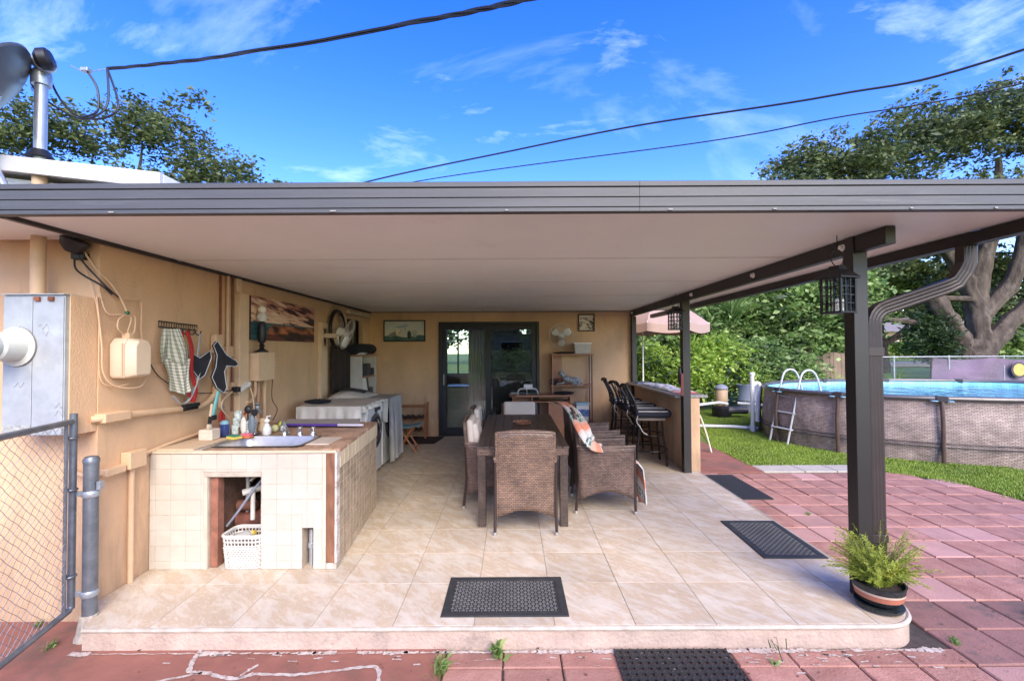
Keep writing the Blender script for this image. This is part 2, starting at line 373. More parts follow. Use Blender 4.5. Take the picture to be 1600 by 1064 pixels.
def dup(root, loc, rz=0.0, label=None, group=None):
    r = root.copy(); S.collection.objects.link(r)
    r.matrix_basis = Matrix.Translation(loc) @ Matrix.Rotation(rz, 4, 'Z')
    if label: r['label'] = label
    if group: r['group'] = group
    for ch in list(root.children):
        c = ch.copy(); S.collection.objects.link(c); c.parent = r
        for g in ch.children:
            d_ = g.copy(); S.collection.objects.link(d_); d_.parent = c
    return r
def tile_mesh(name, w_, d_, h, bev, m):
    """flat piece centred on origin, chamfered top, top face at z=0"""
    a, b = w_ / 2, d_ / 2; v = []
    for (q, z) in ((0, -h), (0, -bev), (bev, 0)):
        v += [(-a + q, -b + q, z), (a - q, -b + q, z), (a - q, b - q, z), (-a + q, b - q, z)]
    f = [(4 * k + i, 4 * k + (i + 1) % 4, 4 * k + 4 + (i + 1) % 4, 4 * k + 4 + i) for k in range(2) for i in range(4)] + [(8, 9, 10, 11)]
    me = bpy.data.meshes.new(name); me.from_pydata(v, [], f); me.materials.append(m); me.update(); return me
def arc(cx, cy, r, a0, a1, n, f=lambda x, y: (x, y)):
    return [f(cx + r * math.cos(R(a0 + (a1 - a0) * i / n)), cy + r * math.sin(R(a0 + (a1 - a0) * i / n))) for i in range(n + 1)]
def smoothpath(pts, k=6):
    pts = [Vector(p) for p in pts]; out = []
    P = [pts[0]] + pts + [pts[-1]]
    for i in range(1, len(P) - 2):
        p0, p1, p2, p3 = P[i - 1:i + 3]
        for j in range(k):
            t = j / k
            out.append(0.5 * ((2 * p1) + (-p0 + p2) * t + (2 * p0 - 5 * p1 + 4 * p2 - p3) * t * t + (-p0 + 3 * p1 - 3 * p2 + p3) * t ** 3))
    out.append(pts[-1]); return out
def flatmat(name, rough=0.6):
    m, t, b = newmat(name); a = N(t, 'ShaderNodeVertexColor', layer_name='Col'); link(t, a.outputs[0], b.inputs[0])
    b.inputs['Roughness'].default_value = rough; return m
PRINT = flatmat('printed_picture', 0.5)
CLOTHP = flatmat('printed_cloth', 0.9)
def printed(name, fn, pos, nu, nv, parent, m=PRINT, **k):
    """surface whose flat print is fn(u,v) -> rgb per face; pos(u,v) -> point"""
    b = MB(); b.grid(pos, nu, nv)
    o = b.build(name, m, parent, **k); me = o.data
    ca = me.color_attributes.new('Col', 'FLOAT_COLOR', 'CORNER'); i = 0
    data = np.ones((len(me.loops), 4), dtype=np.float32); q = 0
    for j in range(nv):
        for i in range(nu):
            data[q:q + 4, :3] = fn((i + .5) / nu, (j + .5) / nv); q += 4
    ca.data.foreach_set('color', data.ravel()); return o
def sn(x, y, s=0):   # cheap value noise
    xi, yi = math.floor(x), math.floor(y); fx, fy = x - xi, y - yi
    def h(a, b): return (math.sin(a * 127.1 + b * 311.7 + s * 74.7) * 43758.5453) % 1.0
    fx = fx * fx * (3 - 2 * fx); fy = fy * fy * (3 - 2 * fy)
    return (h(xi, yi) * (1 - fx) + h(xi + 1, yi) * fx) * (1 - fy) + (h(xi, yi + 1) * (1 - fx) + h(xi + 1, yi + 1) * fx) * fy
def fbm(x, y, s=0, o=4): return sum(sn(x * 2 ** k, y * 2 ** k, s + k) / 2 ** (k + 1) for k in range(o)) / (1 - 0.5 ** o)
def mixc(a, b, t): t = max(0, min(1, t)); return tuple(p * (1 - t) + q * t for p, q in zip(a, b))
# ================================================================== SETTING
GZ = -0.12
LAWN = mat('lawn', (0.085, 0.15, 0.018), 0.95, var=0.3, vs_=0.7, col2=(0.16, 0.23, 0.035), bump=1.0, bs=25)
b = MB(); b.box(-150, 150, -60, 220, -1.0, -0.14)
g = b.build('ground', LAWN); tag(g, 'short green lawn running from the pavers out past the pool to the fence', 'lawn', kind='structure')
REDC = mat('red_painted_concrete', (0.26, 0.105, 0.072), 0.8, var=0.22, vs_=4, bump=0.5, bs=50, stain=(0.13, 0.085, 0.06, 0.7), stain_s=1.8, stain_at=0.5)
b = MB(); b.box(-12, -0.375, -6, 3.2, -0.2, GZ)
o = b.build('concrete_pavement', REDC, bevel=0.004); tag(o, 'red painted concrete with white plaster scars in front of the tiled step at left', 'pavement', kind='structure')
b = MB(); b.box(2.3, 3.42, 6.255, 9.6, -0.2, GZ)
o = b.build('concrete_path', REDC); tag(o, 'narrow red painted concrete path between the bar wall and the grass', 'path', kind='structure')
# pavers
b = MB(); b.box(-0.37, 9.0, -3, 6.25, -0.3, -0.134)
base = b.build('paver_bed', mat('dark_joint_sand', (0.055, 0.042, 0.033), 0.95, var=0.4, vs_=20, bump=0.8, bs=90))
pav = thing('paved_terrace', 'terrace of square red pavers with dark joints and scattered weeds beside the tiled slab', 'pavement', (0, 0, GZ), kind='structure')
base.name = 'joint_bed'; base.parent = pav; base.location = (0, 0, -GZ)
PAVM = mat('red_paver', (0.36, 0.165, 0.122), 0.85, var=0.2, vs_=7, rand=0.13, bump=1.2, bs=80, col2=(0.43, 0.225, 0.17), stain=(0.17, 0.11, 0.09, 0.6), stain_s=2.6, stain_at=0.545)
PAVP = mat('faded_paver', (0.42, 0.235, 0.195), 0.82, var=0.12, vs_=5, rand=0.12, bump=0.7, bs=110, stain=(0.24, 0.18, 0.15, 0.6), stain_s=2.0, stain_at=0.56)
PAVD = mat('dark_paver', (0.25, 0.125, 0.10), 0.85, var=0.25, vs_=6, rand=0.1, bump=0.7, bs=90, stain=(0.06, 0.055, 0.045, 0.8), stain_s=3, stain_at=0.5)  # darker tone for the paver patch past the slab corner
P_ = 0.3125
pm = [tile_mesh('paver', P_ - 0.010, P_ - 0.010, 0.03, 0.007, m_) for m_ in (PAVM, PAVP, PAVD)]
def lawn_edge(y):   # x of the grass edge right of the terrace
    pts = [(-3, 7.6), (1, 6.9), (3, 6.45), (4.4, 6.0), (5.1, 5.67), (5.6, 5.59), (5.97, 5.38), (6.22, 5.0), (6.6, 4.8)]
    for (a, c), (e, f_) in zip(pts, pts[1:]):
        if y <= e: return c + (f_ - c) * (y - a) / (e - a)
    return 4.8
pr = random.Random(3)
for k in range(0, 26):
    for j in range(-4, 13):
        x0 = -0.37 + P_ * k; y0 = 2.4425 + P_ * j - P_
        if y0 < 1.2: continue
        xc, yc = x0 + P_ / 2, y0 + P_ / 2
        if x0 < 2.43 and y0 + P_ > 2.60: continue
        if xc > lawn_edge(yc) + 0.05: continue
        mm_ = pm[0]
        if pr.random() < 0.13: mm_ = pm[1]
        if 2.4 < xc < 3.6 and 2.5 < yc < 2.95: mm_ = pm[2]
        piece('paver', mm_, pav, (xc + pr.uniform(-.002, .002), yc, pr.uniform(-.003, .003)),
              (pr.uniform(-.009, .009), pr.uniform(-.009, .009), pr.uniform(-.012, .012)))
for j in range(-4, 1):                                           # cut row against the step
    pass
mm2 = tile_mesh('paver', P_ - 0.007, 0.135, 0.03, 0.006, PAVM)
for k in range(0, 9): piece('paver', mm2, pav, (-0.37 + P_ * (k + .5), 2.5135, pr.uniform(-.002, .002)))
# pale concrete edging strip
eds = thing('edging_strip', 'pale concrete edging slabs between the pavers and the grass', 'edging', (0, 0, GZ), kind='structure')
for x0, x1 in ((3.42, 3.98), (3.99, 4.42), (4.43, 4.95)):
    b = MB(); b.box(x0, x1, 6.27, 6.60, -0.05, 0.004)
    b.build('edging_slab', mat('pale_concrete', (0.40, 0.365, 0.30), 0.9, var=0.12, vs_=4, bump=0.6, bs=60, stain=(0.33, 0.31, 0.25, .5), stain_s=3), eds, bevel=0.006)
# white plaster scars
def ribbon(pts, wd, seed):
    rr = random.Random(seed); P = smoothpath([(x, y, 0) for x, y in pts], 8); v = []; n = len(P)
    for i, p in enumerate(P):
        t = (P[min(i + 1, n - 1)] - P[max(0, i - 1)]).normalized(); q = Vector((-t.y, t.x, 0))
        ww = wd * rr.uniform(.45, 1.2)
        v += [tuple(p + q * ww), tuple(p - q * wd * rr.uniform(.45, 1.2))]
    return [(a[0], a[1], GZ + 0.0035) for a in v], [(2 * i, 2 * i + 2, 2 * i + 3, 2 * i + 1) for i in range(n - 1)]
b = MB()
for i, (pts, wd) in enumerate([([(-1.75, 2.60), (-1.735, 2.52), (-1.69, 2.425), (-1.602, 2.416), (-1.433, 2.37), (-1.348, 2.405)], .014),
                ([(-1.348, 2.405), (-1.128, 2.398), (-0.925, 2.427), (-0.725, 2.449), (-0.68, 2.30)], .012), ([(-1.361, 2.475), (-1.39, 2.43), (-1.41, 2.38)], .010),
                ([(-1.62, 2.415), (-1.753, 2.372), (-1.95, 2.30), (-2.1, 2.2)], .009), ([(-0.68, 2.33), (-0.64, 2.2), (-0.66, 2.0)], .01),
                ([(-1.66, 2.545), (-1.60, 2.555), (-1.55, 2.55)], .006), ([(-1.33, 2.555), (-1.27, 2.545)], .006)]):
    b.add(*ribbon(pts, wd, i))
rr = random.Random(5)
x = -2.46
while x < 2.3:                                                    # smears along the foot of the step
    L = rr.uniform(.04, .16); wd = rr.uniform(.002, .020)
    if x < -1.5 or (.9 < x): wd *= 1.2
    b.add(*ribbon([(x, 2.570 + rr.uniform(-.006, .004)), (x + L / 2, 2.565), (x + L, 2.571)], wd, rr.random())); x += L * rr.uniform(.8, 1.15)
for i in range(60):
    x = rr.choice([rr.uniform(-2.3, 2.3), rr.uniform(1.1, 2.2)]); y = 2.56 - abs(rr.gauss(0, .06)) - .02; a = rr.uniform(-.3, .3)
    b.add(*ribbon([(x, y), (x + .02, y + a * .02), (x + rr.uniform(.03, .06), y + a * .03)], rr.uniform(.002, .007), i * 3.3))
o = b.build('plaster_scar', mat('white_plaster', (0.46, 0.40, 0.34), 0.95, var=0.3, vs_=40, stain=(0.25, 0.12, 0.09, 0.9), stain_s=26, stain_at=0.5)); tag(o, 'white plaster splashes and lines dried on the red ground before the step', 'plaster marks', kind='stuff')

# ---- raised slab with floor tiles
slab = thing('patio_slab', 'raised patio floor of square beige travertine-look tiles under the flat roof', 'floor', (0, 0, 0), kind='structure')
XR, YF = 2.36, 2.60
outline = [(-2.42, YF)] + arc(XR - .26, YF + .26, .26, -90, 0, 12) + [(XR, 6.1), (2.36, 8.35), (-2.6, 8.35), (-2.6, 2.88), (-2.45, YF + .05)]
RISER = mat('pink_render', (0.43, 0.325, 0.255), 0.92, var=0.18, vs_=6, bump=1.6, bs=50, stain=(0.25, 0.20, 0.16, 0.7), stain_s=5, stain_at=0.53)
b = MB(); b.prism(outline, -0.3, -0.022); b.build('riser', RISER, slab)
b = MB(); b.prism(outline, -0.022, -0.006); b.build('grout_bed', GROUT, slab)
b = MB(); ed = [(-2.6, 2.875, -.011), (-2.452, YF + .045, -.011), (-2.42, YF + .004, -.011)] + [(x, y, -.011) for x, y in arc(XR - .26, YF + .26, .258, -90, 0, 12)] + [(XR, 5.8, -.011)]
b.tube(ed, 0.0135, 8); b.build('edge_trim', mat('white_grout_edge', (0.44, 0.385, 0.31), 0.85, var=0.2, vs_=14, bump=0.8, stain=(0.36, 0.29, 0.23, 0.7), stain_s=6, stain_at=0.54), slab, smooth=True)
T = 0.457
def tpoly(poly):
    cx = sum(p[0] for p in poly) / len(poly); cy_ = sum(p[1] for p in poly) / len(poly)
    b = MB(); b.prism([(x - cx, y - cy_) for x, y in poly], -0.006, 0.0); me = b.build('floor_tile', TILE, slab); me.location = (cx, cy_, 0); return me
tm = {}
xs = [-2.597] + [0.233 + T * k for k in range(-5, 5)] + [XR - .014]
ys = [YF + .014] + [3.085 + T * k for k in range(0, 12)] + [8.34]
for i in range(len(xs) - 1):
    for j in range(len(ys) - 1):
        x0, x1, y0, y1 = xs[i] + .0016, xs[i + 1] - .0016, ys[j] + .0016, ys[j + 1] - .0016
        if j == 0 and i == 0: tpoly([(-2.43, y0), (x1, y0), (x1, y1), (x0, y1), (x0, 2.87), (-2.45, YF + .06)]); continue
        if j == 0 and i == len(xs) - 2: tpoly([(x0, y0)] + arc(XR - .26, YF + .26, .246, -90, 0, 10) + [(x1, y1), (x0, y1)]); continue
        key = (round(x1 - x0, 4), round(y1 - y0, 4))
        if key not in tm: tm[key] = tile_mesh('floor_tile', key[0], key[1], 0.006, 0.0008, TILE)
        piece('floor_tile', tm[key], slab, ((x0 + x1) / 2, (y0 + y1) / 2, pr.uniform(-.0006, .0006)))

# ================================================================== HOUSE
XL, YB, CZ = -2.6, 8.35, 2.255
house = thing('house', 'peach stuccoed house wrapping the patio on its left and back sides', 'house', (0, 0, GZ))
WY0, WY1, WZ0, WZ1 = 7.08, 7.96, 1.15, 2.12       # window in the left wall
b = MB()
b.box(XL - .2, XL, 2.88, WY0, -.3, 2.62); b.box(XL - .2, XL, WY1, YB + .2, -.3, 2.62)
b.box(XL - .2, XL, WY0, WY1, -.3, WZ0); b.box(XL - .2, XL, WY0, WY1, WZ1, 2.62)
b.build('side_wall', STUCCO, house, world=True)
b = MB(); b.box(-9, XL - .2, 2.88, 3.08, -.3, 2.62); b.build('front_wall', STUCCO, house, world=True)
b = MB(); DX0, DX1, DZ = -1.335, 0.495, 2.065
b.box(XL, DX0, YB, YB + .2, -.3, 2.62); b.box(DX1, 2.25, YB, YB + .2, -.3, 2.62); b.box(DX0, DX1, YB, YB + .2, DZ, 2.62); b.box(DX0, DX1, YB, YB + .2, -.3, -.01)
b.build('back_wall', STUCCO, house, world=True)
b = MB(); b.box(2.05, 2.25, YB + .2, 12.1, -.3, 2.62); b.build('end_wall', STUCCO, house, world=True)
# room behind the sliding door
b = MB()
for q in ((-2.4, -1.75, 0, 2.5), (-1.75, -.75, 0, .9), (-1.75, -.75, 2.15, 2.5), (-.75, .15, 0, 2.5), (.15, 1.25, 0, 1.25), (.15, 1.25, 2.15, 2.5), (1.25, 2.04, 0, 2.5)): b.box(q[0], q[1], 12.0, 12.1, q[2], q[3])
b.box(-2.5, -2.4, YB + .2, 12, 0, 2.5); b.build('room_wall', mat('room_paint', (0.55, 0.52, 0.46), 0.9), house, world=True)
b = MB(); b.box(-2.4, 2.04, YB + .2, 12, -.05, 0.002); b.build('room_floor', mat('room_floor_tile', (0.40, 0.34, 0.27), 0.3), house, world=True)
b = MB(); b.box(-2.5, 2.05, YB + .2, 12, 2.5, 2.55); b.build('room_ceiling', mat('room_paint', None), house, world=True)
# eaves and roof
ROOFM = mat('roof_membrane', (0.5, 0.5, 0.48), 0.9, var=.1)
b = MB(); b.prism([(-2.10, 2.60), (-9, 3.42), (-9, 3.36), (-2.10, 2.54)], 2.72, 8.5, axis='Y'); b.build('roof', ROOFM, house, world=True)
b = MB(); b.prism([(-2.085, 2.615), (-9, 3.437), (-9, 3.345), (-2.085, 2.523)], 2.695, 2.72, axis='Y'); b.build('rake_board', mat('aged_white_board', (.58, .56, .52), .6, var=.12, vs_=4, stain=(.42, .39, .34, .5), stain_s=3), house, world=True)
b = MB(); b.prism([(-2.3, 2.53), (-9, 3.327), (-9, 2.45), (-2.3, 2.45)], 2.80, 2.88, axis='Y'); b.build('gable_panel', WHITEP, house, world=True)
b = MB(); b.box(-2.098, -2.083, 2.722, 8.3, 2.52, 2.612); b.build('eave_board', WHITEP, house, world=True)
b = MB(); b.box(-9, 2.6, 8.31, 12.4, 2.62, 2.8); b.build('rear_roof', ROOFM, house, world=True)
# window in side wall
wn = MB(); yy = (WY0, WY1)
wn.box(XL - .04, XL + .025, WY0, WY0 + .06, WZ0, WZ1); wn.box(XL - .04, XL + .025, WY1 - .06, WY1, WZ0, WZ1)
wn.box(XL - .04, XL + .025, WY0 + .06, WY1 - .06, WZ1 - .06, WZ1); wn.box(XL - .04, XL + .025, WY0 + .06, WY1 - .06, WZ0, WZ0 + .05)
win = wn.build('window', BEIGE, house, world=True, bevel=.004)
b = MB(); b.box(XL - .075, XL - .07, WY0, WY1, WZ0, WZ1); b.build('pane', mat('dark_pane', (0.012, 0.012, 0.014), 0.08, var=.05), win, world=True)
b = MB(); b.box(XL - .02, XL - .005, 7.5, 7.53, WZ0 + .05, WZ1 - .06); b.build('mullion', mat('lead_bar', (0.2, .18, .15), 0.5), win, world=True)
b = MB(); b.tube([(XL + .05, 7.12, 2.165), (XL + .05, 8.15, 2.165)], .036, 10); b.build('blind_roll', mat('cream_blind', (0.62, 0.50, 0.34), .8), win, world=True, smooth=True)

# sliding door (part of the house; frame, glass, handle are its sub-parts)
DF = mat('black_door_frame', (0.008, 0.010, 0.011), 0.4, var=.15)
b = MB(); y0, y1 = YB - .035, YB + .06
b.box(DX0, DX0 + .05, y0, y1, 0.005, DZ); b.box(DX1 - .05, DX1, y0, y1, 0.005, DZ); b.box(DX0 + .05, DX1 - .05, y0, y1, DZ - .05, DZ); b.box(DX0 + .05, DX1 - .05, y0 - .02, y1, 0.004, .035)
door = b.build('sliding_door', DF, house, world=True, bevel=.003)
def leaf(xa, xb, y, z0=.036, z1=DZ - .051, st=.085):
    f = MB(); f.box(xa, xa + st, y, y + .035, z0, z1); f.box(xb - st, xb, y, y + .035, z0, z1)
    f.box(xa + st, xb - st, y, y + .035, z1 - .09, z1); f.box(xa + st, xb - st, y, y + .035, z0, z0 + .12)
    f.build('door_leaf', DF, door, world=True, bevel=.003)
    q = MB(); q.box(xa + st, xb - st, y + .014, y + .020, z0 + .12, z1 - .09); return q
gm, t, bb = newmat('door_glass'); bb.inputs['Base Color'].default_value = (.75, .8, .78, 1); bb.inputs['Roughness'].default_value = .01
bb.inputs['Transmission Weight'].default_value = 1; bb.inputs['IOR'].default_value = 1.5
leaf(DX0 + .051, -.40, YB - .028).build('glass_pane', gm, door, world=True)
leaf(-.47, DX1 - .051, YB + .018).build('glass_pane', gm, door, world=True)
b = MB(); b.box(DX0 + .085, DX0 + .105, YB - .05, YB - .03, .92, 1.12); b.build('handle', CHROME, door, world=True, bevel=.004)
SCR = mat('dark_screen', (0.035, 0.034, 0.032), 0.45, var=.2)
b = MB(); b.box(-.36, .42, YB + .075, YB + .08, .5, 1.55); b.build('screen', SCR, door, world=True)
for x0, x1, z0, nm in ((-1.75, -.75, .9, 3), (.15, 1.25, 1.25, 3)):
    f = MB(); f.box(x0, x0 + .05, 12.01, 12.07, z0, 2.15); f.box(x1 - .05, x1, 12.01, 12.07, z0, 2.15); f.box(x0 + .05, x1 - .05, 12.01, 12.07, 2.10, 2.15); f.box(x0 + .05, x1 - .05, 12.01, 12.07, z0, z0 + .05)
    rw_ = f.build('rear_window', WHITEP, house, world=True)
    for k in (1, 2):
        f = MB(); xm = x0 + (x1 - x0) * k / 3; f.box(xm - .02, xm + .02, 12.02, 12.06, z0 + .05, 2.10); f.build('mullion', WHITEP, rw_, world=True)
t_ = TH('added_curtain', 'pale curtain added behind the left glass leaf to brighten the pane', 'curtain', (-.62, 8.62, 0))
b = MB(); b.grid(lambda u, v: (-.20 + .36 * u, .03 * math.sin(u * 40), .03 + 2.0 * v), 60, 4); b.build('curtain_sheet', mat('pale_curtain', (.66, .64, .52), .9), t_, smooth=True, solid=.004)  # added pale sheet that brightens the dark left pane
# things standing inside, seen through the glass
t_ = thing('indoor_cabinet', 'pale low cabinet standing in the room behind the left glass leaf', 'cabinet', (-.85, 8.95, 0))
b = MB(); b.box(-.42, .42, 0, .5, 0.02, .82); b.build('carcass', mat('pale_cabinet', (0.58, .55, .45), .6), t_, bevel=.005)
b = MB(); b.box(-.45, .45, -.02, .52, .82, .85); b.build('top', mat('cabinet_top', (.30, .27, .22), .4), t_, bevel=.004)
for s_ in (-.41, .01):
    b = MB(); b.box(s_, s_ + .4, -.018, -.001, .05, .78); b.build('cabinet_door', mat('pale_cabinet', None), t_, bevel=.004)
t_ = thing('tall_cupboard', 'tall dark cupboard standing in the room behind the right glass leaf', 'cupboard', (.15, 9.8, 0))
b = MB(); b.box(-.5, .5, 0, .5, .01, 1.9); b.build('carcass', DARKI, t_, bevel=.01)
for s_ in (-.49, .005):
    b = MB(); b.box(s_, s_ + .485, -.02, -.001, .05, 1.87); b.build('cabinet_door', DARKI, t_, bevel=.004)
t_ = thing('wall_print', 'warm toned picture hanging inside above the pale cabinet', 'picture', (-.30, 11.98, 1.3))
b = MB(); b.box(-.35, .35, -.03, 0, 0, .5); b.build('print_board', mat('warm_print', (.45, .25, .12), .6, var=.7, vs_=6, col2=(.05, .05, .07)), t_)

# ================================================================== PATIO ROOF
roof = thing('patio_roof', 'flat aluminium patio roof with grey grooved fascia on dark posts over the table', 'patio roof', (0, 2.28, GZ))
RX0, RX1, RY0, RY1 = -2.58, 2.80, 2.31, 8.345
b = MB(); b.box(RX0 - .6, RX1, RY0, 2.87, CZ + .075, CZ + .10); b.box(RX0 + .02, RX1, 2.87, RY1, CZ + .075, CZ + .10); b.build('top_sheet', FASC, roof, world=True)
ycuts = [RY0, 3.52, 4.73, 5.94, 7.15, RY1]
for a_, c_ in zip(ycuts, ycuts[1:]):
    b = MB(); b.box(RX0 + .01, RX1, a_ + .0025, c_ - .0025, CZ, CZ + .07); b.build('ceiling_panel', CEIL, roof, world=True, bevel=.0015, seg=1)
for a_ in ycuts[1:-1]:
    b = MB(); b.box(RX0 + .013, 2.14, a_ - .016, a_ + .016, CZ - .003, CZ - .0005); b.build('joint_strip', mat('joint_white', (.72, .72, .66), .5), roof, world=True)
b = MB(); b.box(-3.3, RX0 - .005, RY0, 2.85, CZ, CZ + .07); b.build('ceiling_panel', CEIL, roof, world=True)
b = MB(); b.box(RX0 - .02, RX0 + .012, 2.31, YB - .002, CZ - .022, CZ + .03); b.box(RX0 + .02, 2.1, YB - .02, YB - .002, CZ - .012, CZ - .001)
b.build('wall_trim', BRONZE, roof, world=True)
# fascia: ribbed profile along X (y,z)
def fas(x0, x1):
    pf = [(2.31, 2.238), (2.262, 2.238), (2.262, 2.256), (2.270, 2.259), (2.262, 2.262), (2.262, 2.306), (2.270, 2.309), (2.262, 2.312), (2.262, 2.356), (2.270, 2.359),
          (2.258, 2.363), (2.258, 2.386), (2.27, 2.392), (2.31, 2.392)]
    b = MB(); b.prism(pf, x0, x1, axis='X'); return b
fas(-3.6, .638).build('fascia', FASC, roof, world=True); fas(.640, 2.86).build('fascia', FASC, roof, world=True)
b = MB()
for x in (-2.0, -.9, -.03, .78, 1.3, 1.98, 2.4): b.box(x, x + rr.uniform(.012, .03), 2.2565, 2.262, 2.241, 2.2475)
b.build('sealant_dab', mat('white_sealant', (.30, .29, .26), .8), roof, world=True)
# side gutter
pf = [(2.78, 2.25), (2.78, 2.178), (2.86, 2.178), (2.875, 2.20), (2.86, 2.225), (2.875, 2.27), (2.86, 2.27), (2.845, 2.19), (2.795, 2.19), (2.795, 2.25)]
b = MB(); b.prism(pf, 2.315, 9.2, axis='Y'); b.build('side_gutter', BRONZE, roof, world=True)
# beam, cut end, posts
BX0, BX1, BZ = 2.152, 2.212, 2.150
b = MB(); b.box(BX0, BX1, 2.62, YB - .004, BZ, CZ - .002); b.build('beam', BRONZE, roof, world=True, bevel=.003)
def post(x0, x1, y0, y1, z0, z1, nm='post'):
    b = MB(); b.box(x0, x1, y0, y1, z0, z1)
    p = b.build(nm, BRONZE, roof, world=True, bevel=.004)
    return p
post(2.142, 2.232, 2.86, 2.95, .001, CZ - .004)
post(2.150, 2.245, 5.765, 5.86, .001, CZ - .004)
post(2.165, 2.245, 8.25, 8.34, .001, CZ - .11)
b = MB(); b.box(2.143, 2.149, 5.78, 5.84, 1.945, 2.0); b.build('switch_plate', WHITEPL, roof, world=True, bevel=.003)
for y in (2.95, 4.05, 5.45, 8.15):
    b = MB(); b.lathe([(.02, 0), (.024, .008), (.018, .014), (.016, .028), (0.0001, .034)], 12, (BX0 - .001, y, BZ + .05), axis='X')
    for i in range(len(b.v)): b.v[i] = (2 * (BX0 - .001) - b.v[i][0], b.v[i][1], b.v[i][2])
    b.f = [tuple(reversed(f_)) for f_ in b.f]
    b.build('bulb_socket', WHITEPL, roof, world=True, smooth=True)
# downspout (rectangular, fluted)
def spout(path, w_=.085, d_=.06):
    prof = []
    for i in range(9):
        x = -w_ / 2 + w_ * i / 8; prof.append((x, -d_ / 2 - (.004 if i % 2 else 0)))
    prof += [(w_ / 2, d_ / 2), (-w_ / 2, d_ / 2)]
    n = len(prof); vs = []; P = [Vector(p) for p in path]
    for i, p in enumerate(P):
        t = (P[min(i + 1, len(P) - 1)] - P[max(0, i - 1)]).normalized(); q = Vector((t.z, 0, -t.x)); 
        vs += [tuple(p + q * a + Vector((0, c, 0))) for a, c in prof]
    b = MB(); b.add(vs, [(i * n + j, i * n + (j + 1) % n, (i + 1) * n + (j + 1) % n, (i + 1) * n + j) for i in range(len(P) - 1) for j in range(n)]
          + [tuple(range(n - 1, -1, -1)), tuple((len(P) - 1) * n + j for j in range(n))]); return b
sp = [(2.285, 2.905, .03), (2.285, 2.905, 1.70)] + [(2.285 + .11 * (1 - math.cos(R(a))), 2.905 , 1.70 + .11 * math.sin(R(a))) for a in (15, 30, 45, 60, 72)]
xa, za = sp[-1][0], sp[-1][2]
ex = [(2.70, 2.905 - .06, za + (2.70 - xa) * .36), (2.755, 2.84, za + (2.72 - xa) * .36 + .02), (2.80, 2.835, za + .215), (2.82, 2.83, za + .27), (2.825, 2.83, 2.185)]
spout(sp + ex).build('downspout', SPOUT, roof, world=True)
b = MB(); b.box(2.236, 2.335, 2.868, 2.942, 1.50, 1.555); b.build('spout_strap', SPOUT, roof, world=True, bevel=.003)
b = MB(); b.box(2.236, 2.335, 2.868, 2.942, .34, .39); b.build('spout_strap', SPOUT, roof, world=True, bevel=.003)
# ================================================================== LEFT WALL FITTINGS
def TH(name, label, cat, loc, group=None): return thing(name, label, cat, loc, 0, group)
# meter box
t_ = TH('electric_meter_box', 'tall weathered aluminium electric meter box with round glass meter on the front wall', 'meter box', (-2.79, 2.67, 1.065))
b = MB(); b.box(-2.97, -2.615, 2.675, 2.80, 1.065, 1.886); b.build('box_body', BOXM, t_, world=True, bevel=.004)
b = MB(); b.box(-2.968, -2.80, 2.668, 2.6745, 1.07, 1.875); b.build('cover', BOXM, t_, world=True, bevel=.002)
b = MB(); b.box(-2.796, -2.618, 2.668, 2.6745, 1.07, 1.875); b.build('cover', BOXM, t_, world=True, bevel=.002)
b = MB(); b.box(-2.975, -2.610, 2.66, 2.80, 1.887, 1.893); b.build('drip_lid', BOXM, t_, world=True)
b = MB(); b.lathe([(.115, 0), (.115, -.012), (.085, -.018), (.082, -.12), (.07, -.135)], 26, (-2.885, 2.668, 1.585), axis='Y'); mt_ = b.build('meter_ring', mat('meter_grey', (.55, .56, .5), .35), t_, world=True, smooth=True)
b = MB(); b.lathe([(.072, 0), (.070, -.07), (.05, -.09), (.0001, -.095)], 26, (-2.885, 2.534, 1.585), axis='Y'); b.build('glass_cover', mat('meter_glass', (.35, .38, .36), .05, coat=.5), t_, world=True, smooth=True)
b = MB(); b.box(-2.94, -2.83, 2.48, 2.53, 1.555, 1.60); b.build('dial_plate', mat('meter_dial', (.04, .1, .22), .4), t_, world=True)
b = MB(); b.ring((-2.885, 2.664, 1.585), .112, .006, axis='Y', n=30); b.build('sealing_ring', mat('ring_grey', (.16, .15, .13), .5), t_, world=True, smooth=True)
b = MB(); b.lathe([(.06, 0), (.055, -.006), (.0001, -.006)], 22, (-2.885, 2.438, 1.585), axis='Y'); b.build('meter_face', mat('meter_face', (.05, .06, .07), .15, coat=.6), t_, world=True)
b = MB()
for i, (x, z) in enumerate(((-2.76, 1.70), (-2.74, 1.66), (-2.67, 1.24), (-2.665, 1.20), (-2.90, 1.36))):
    pts = [(x + .012 * k, 2.6665, z + .018 * math.sin(k * 2.1 + i)) for k in range(6)]; b.tube(pts, .0012, 3)
b.build('pencil_mark', mat('mark_grey', (.30, .32, .33), .8), t_, world=True, kind='stuff')
b = MB(); b.box(-2.965, -2.80, 2.6655, 2.667, 1.09, 1.13); b.build('worn_label', mat('worn_label', (.32, .33, .30), .8, var=.4, vs_=60), t_, world=True)
for x in (-2.78, -2.70):
    b = MB(); b.box(x, x + .03, 2.655, 2.669, 1.85, 1.875); b.build('latch', RUST, t_, world=True)
b = MB(); b.box(-2.614, -2.606, 2.70, 2.8755, 1.06, 1.89); b.box(-2.97, -2.6145, 2.801, 2.875, 1.061, 1.875); b.build('backing_board', STUCCO, t_, world=True)
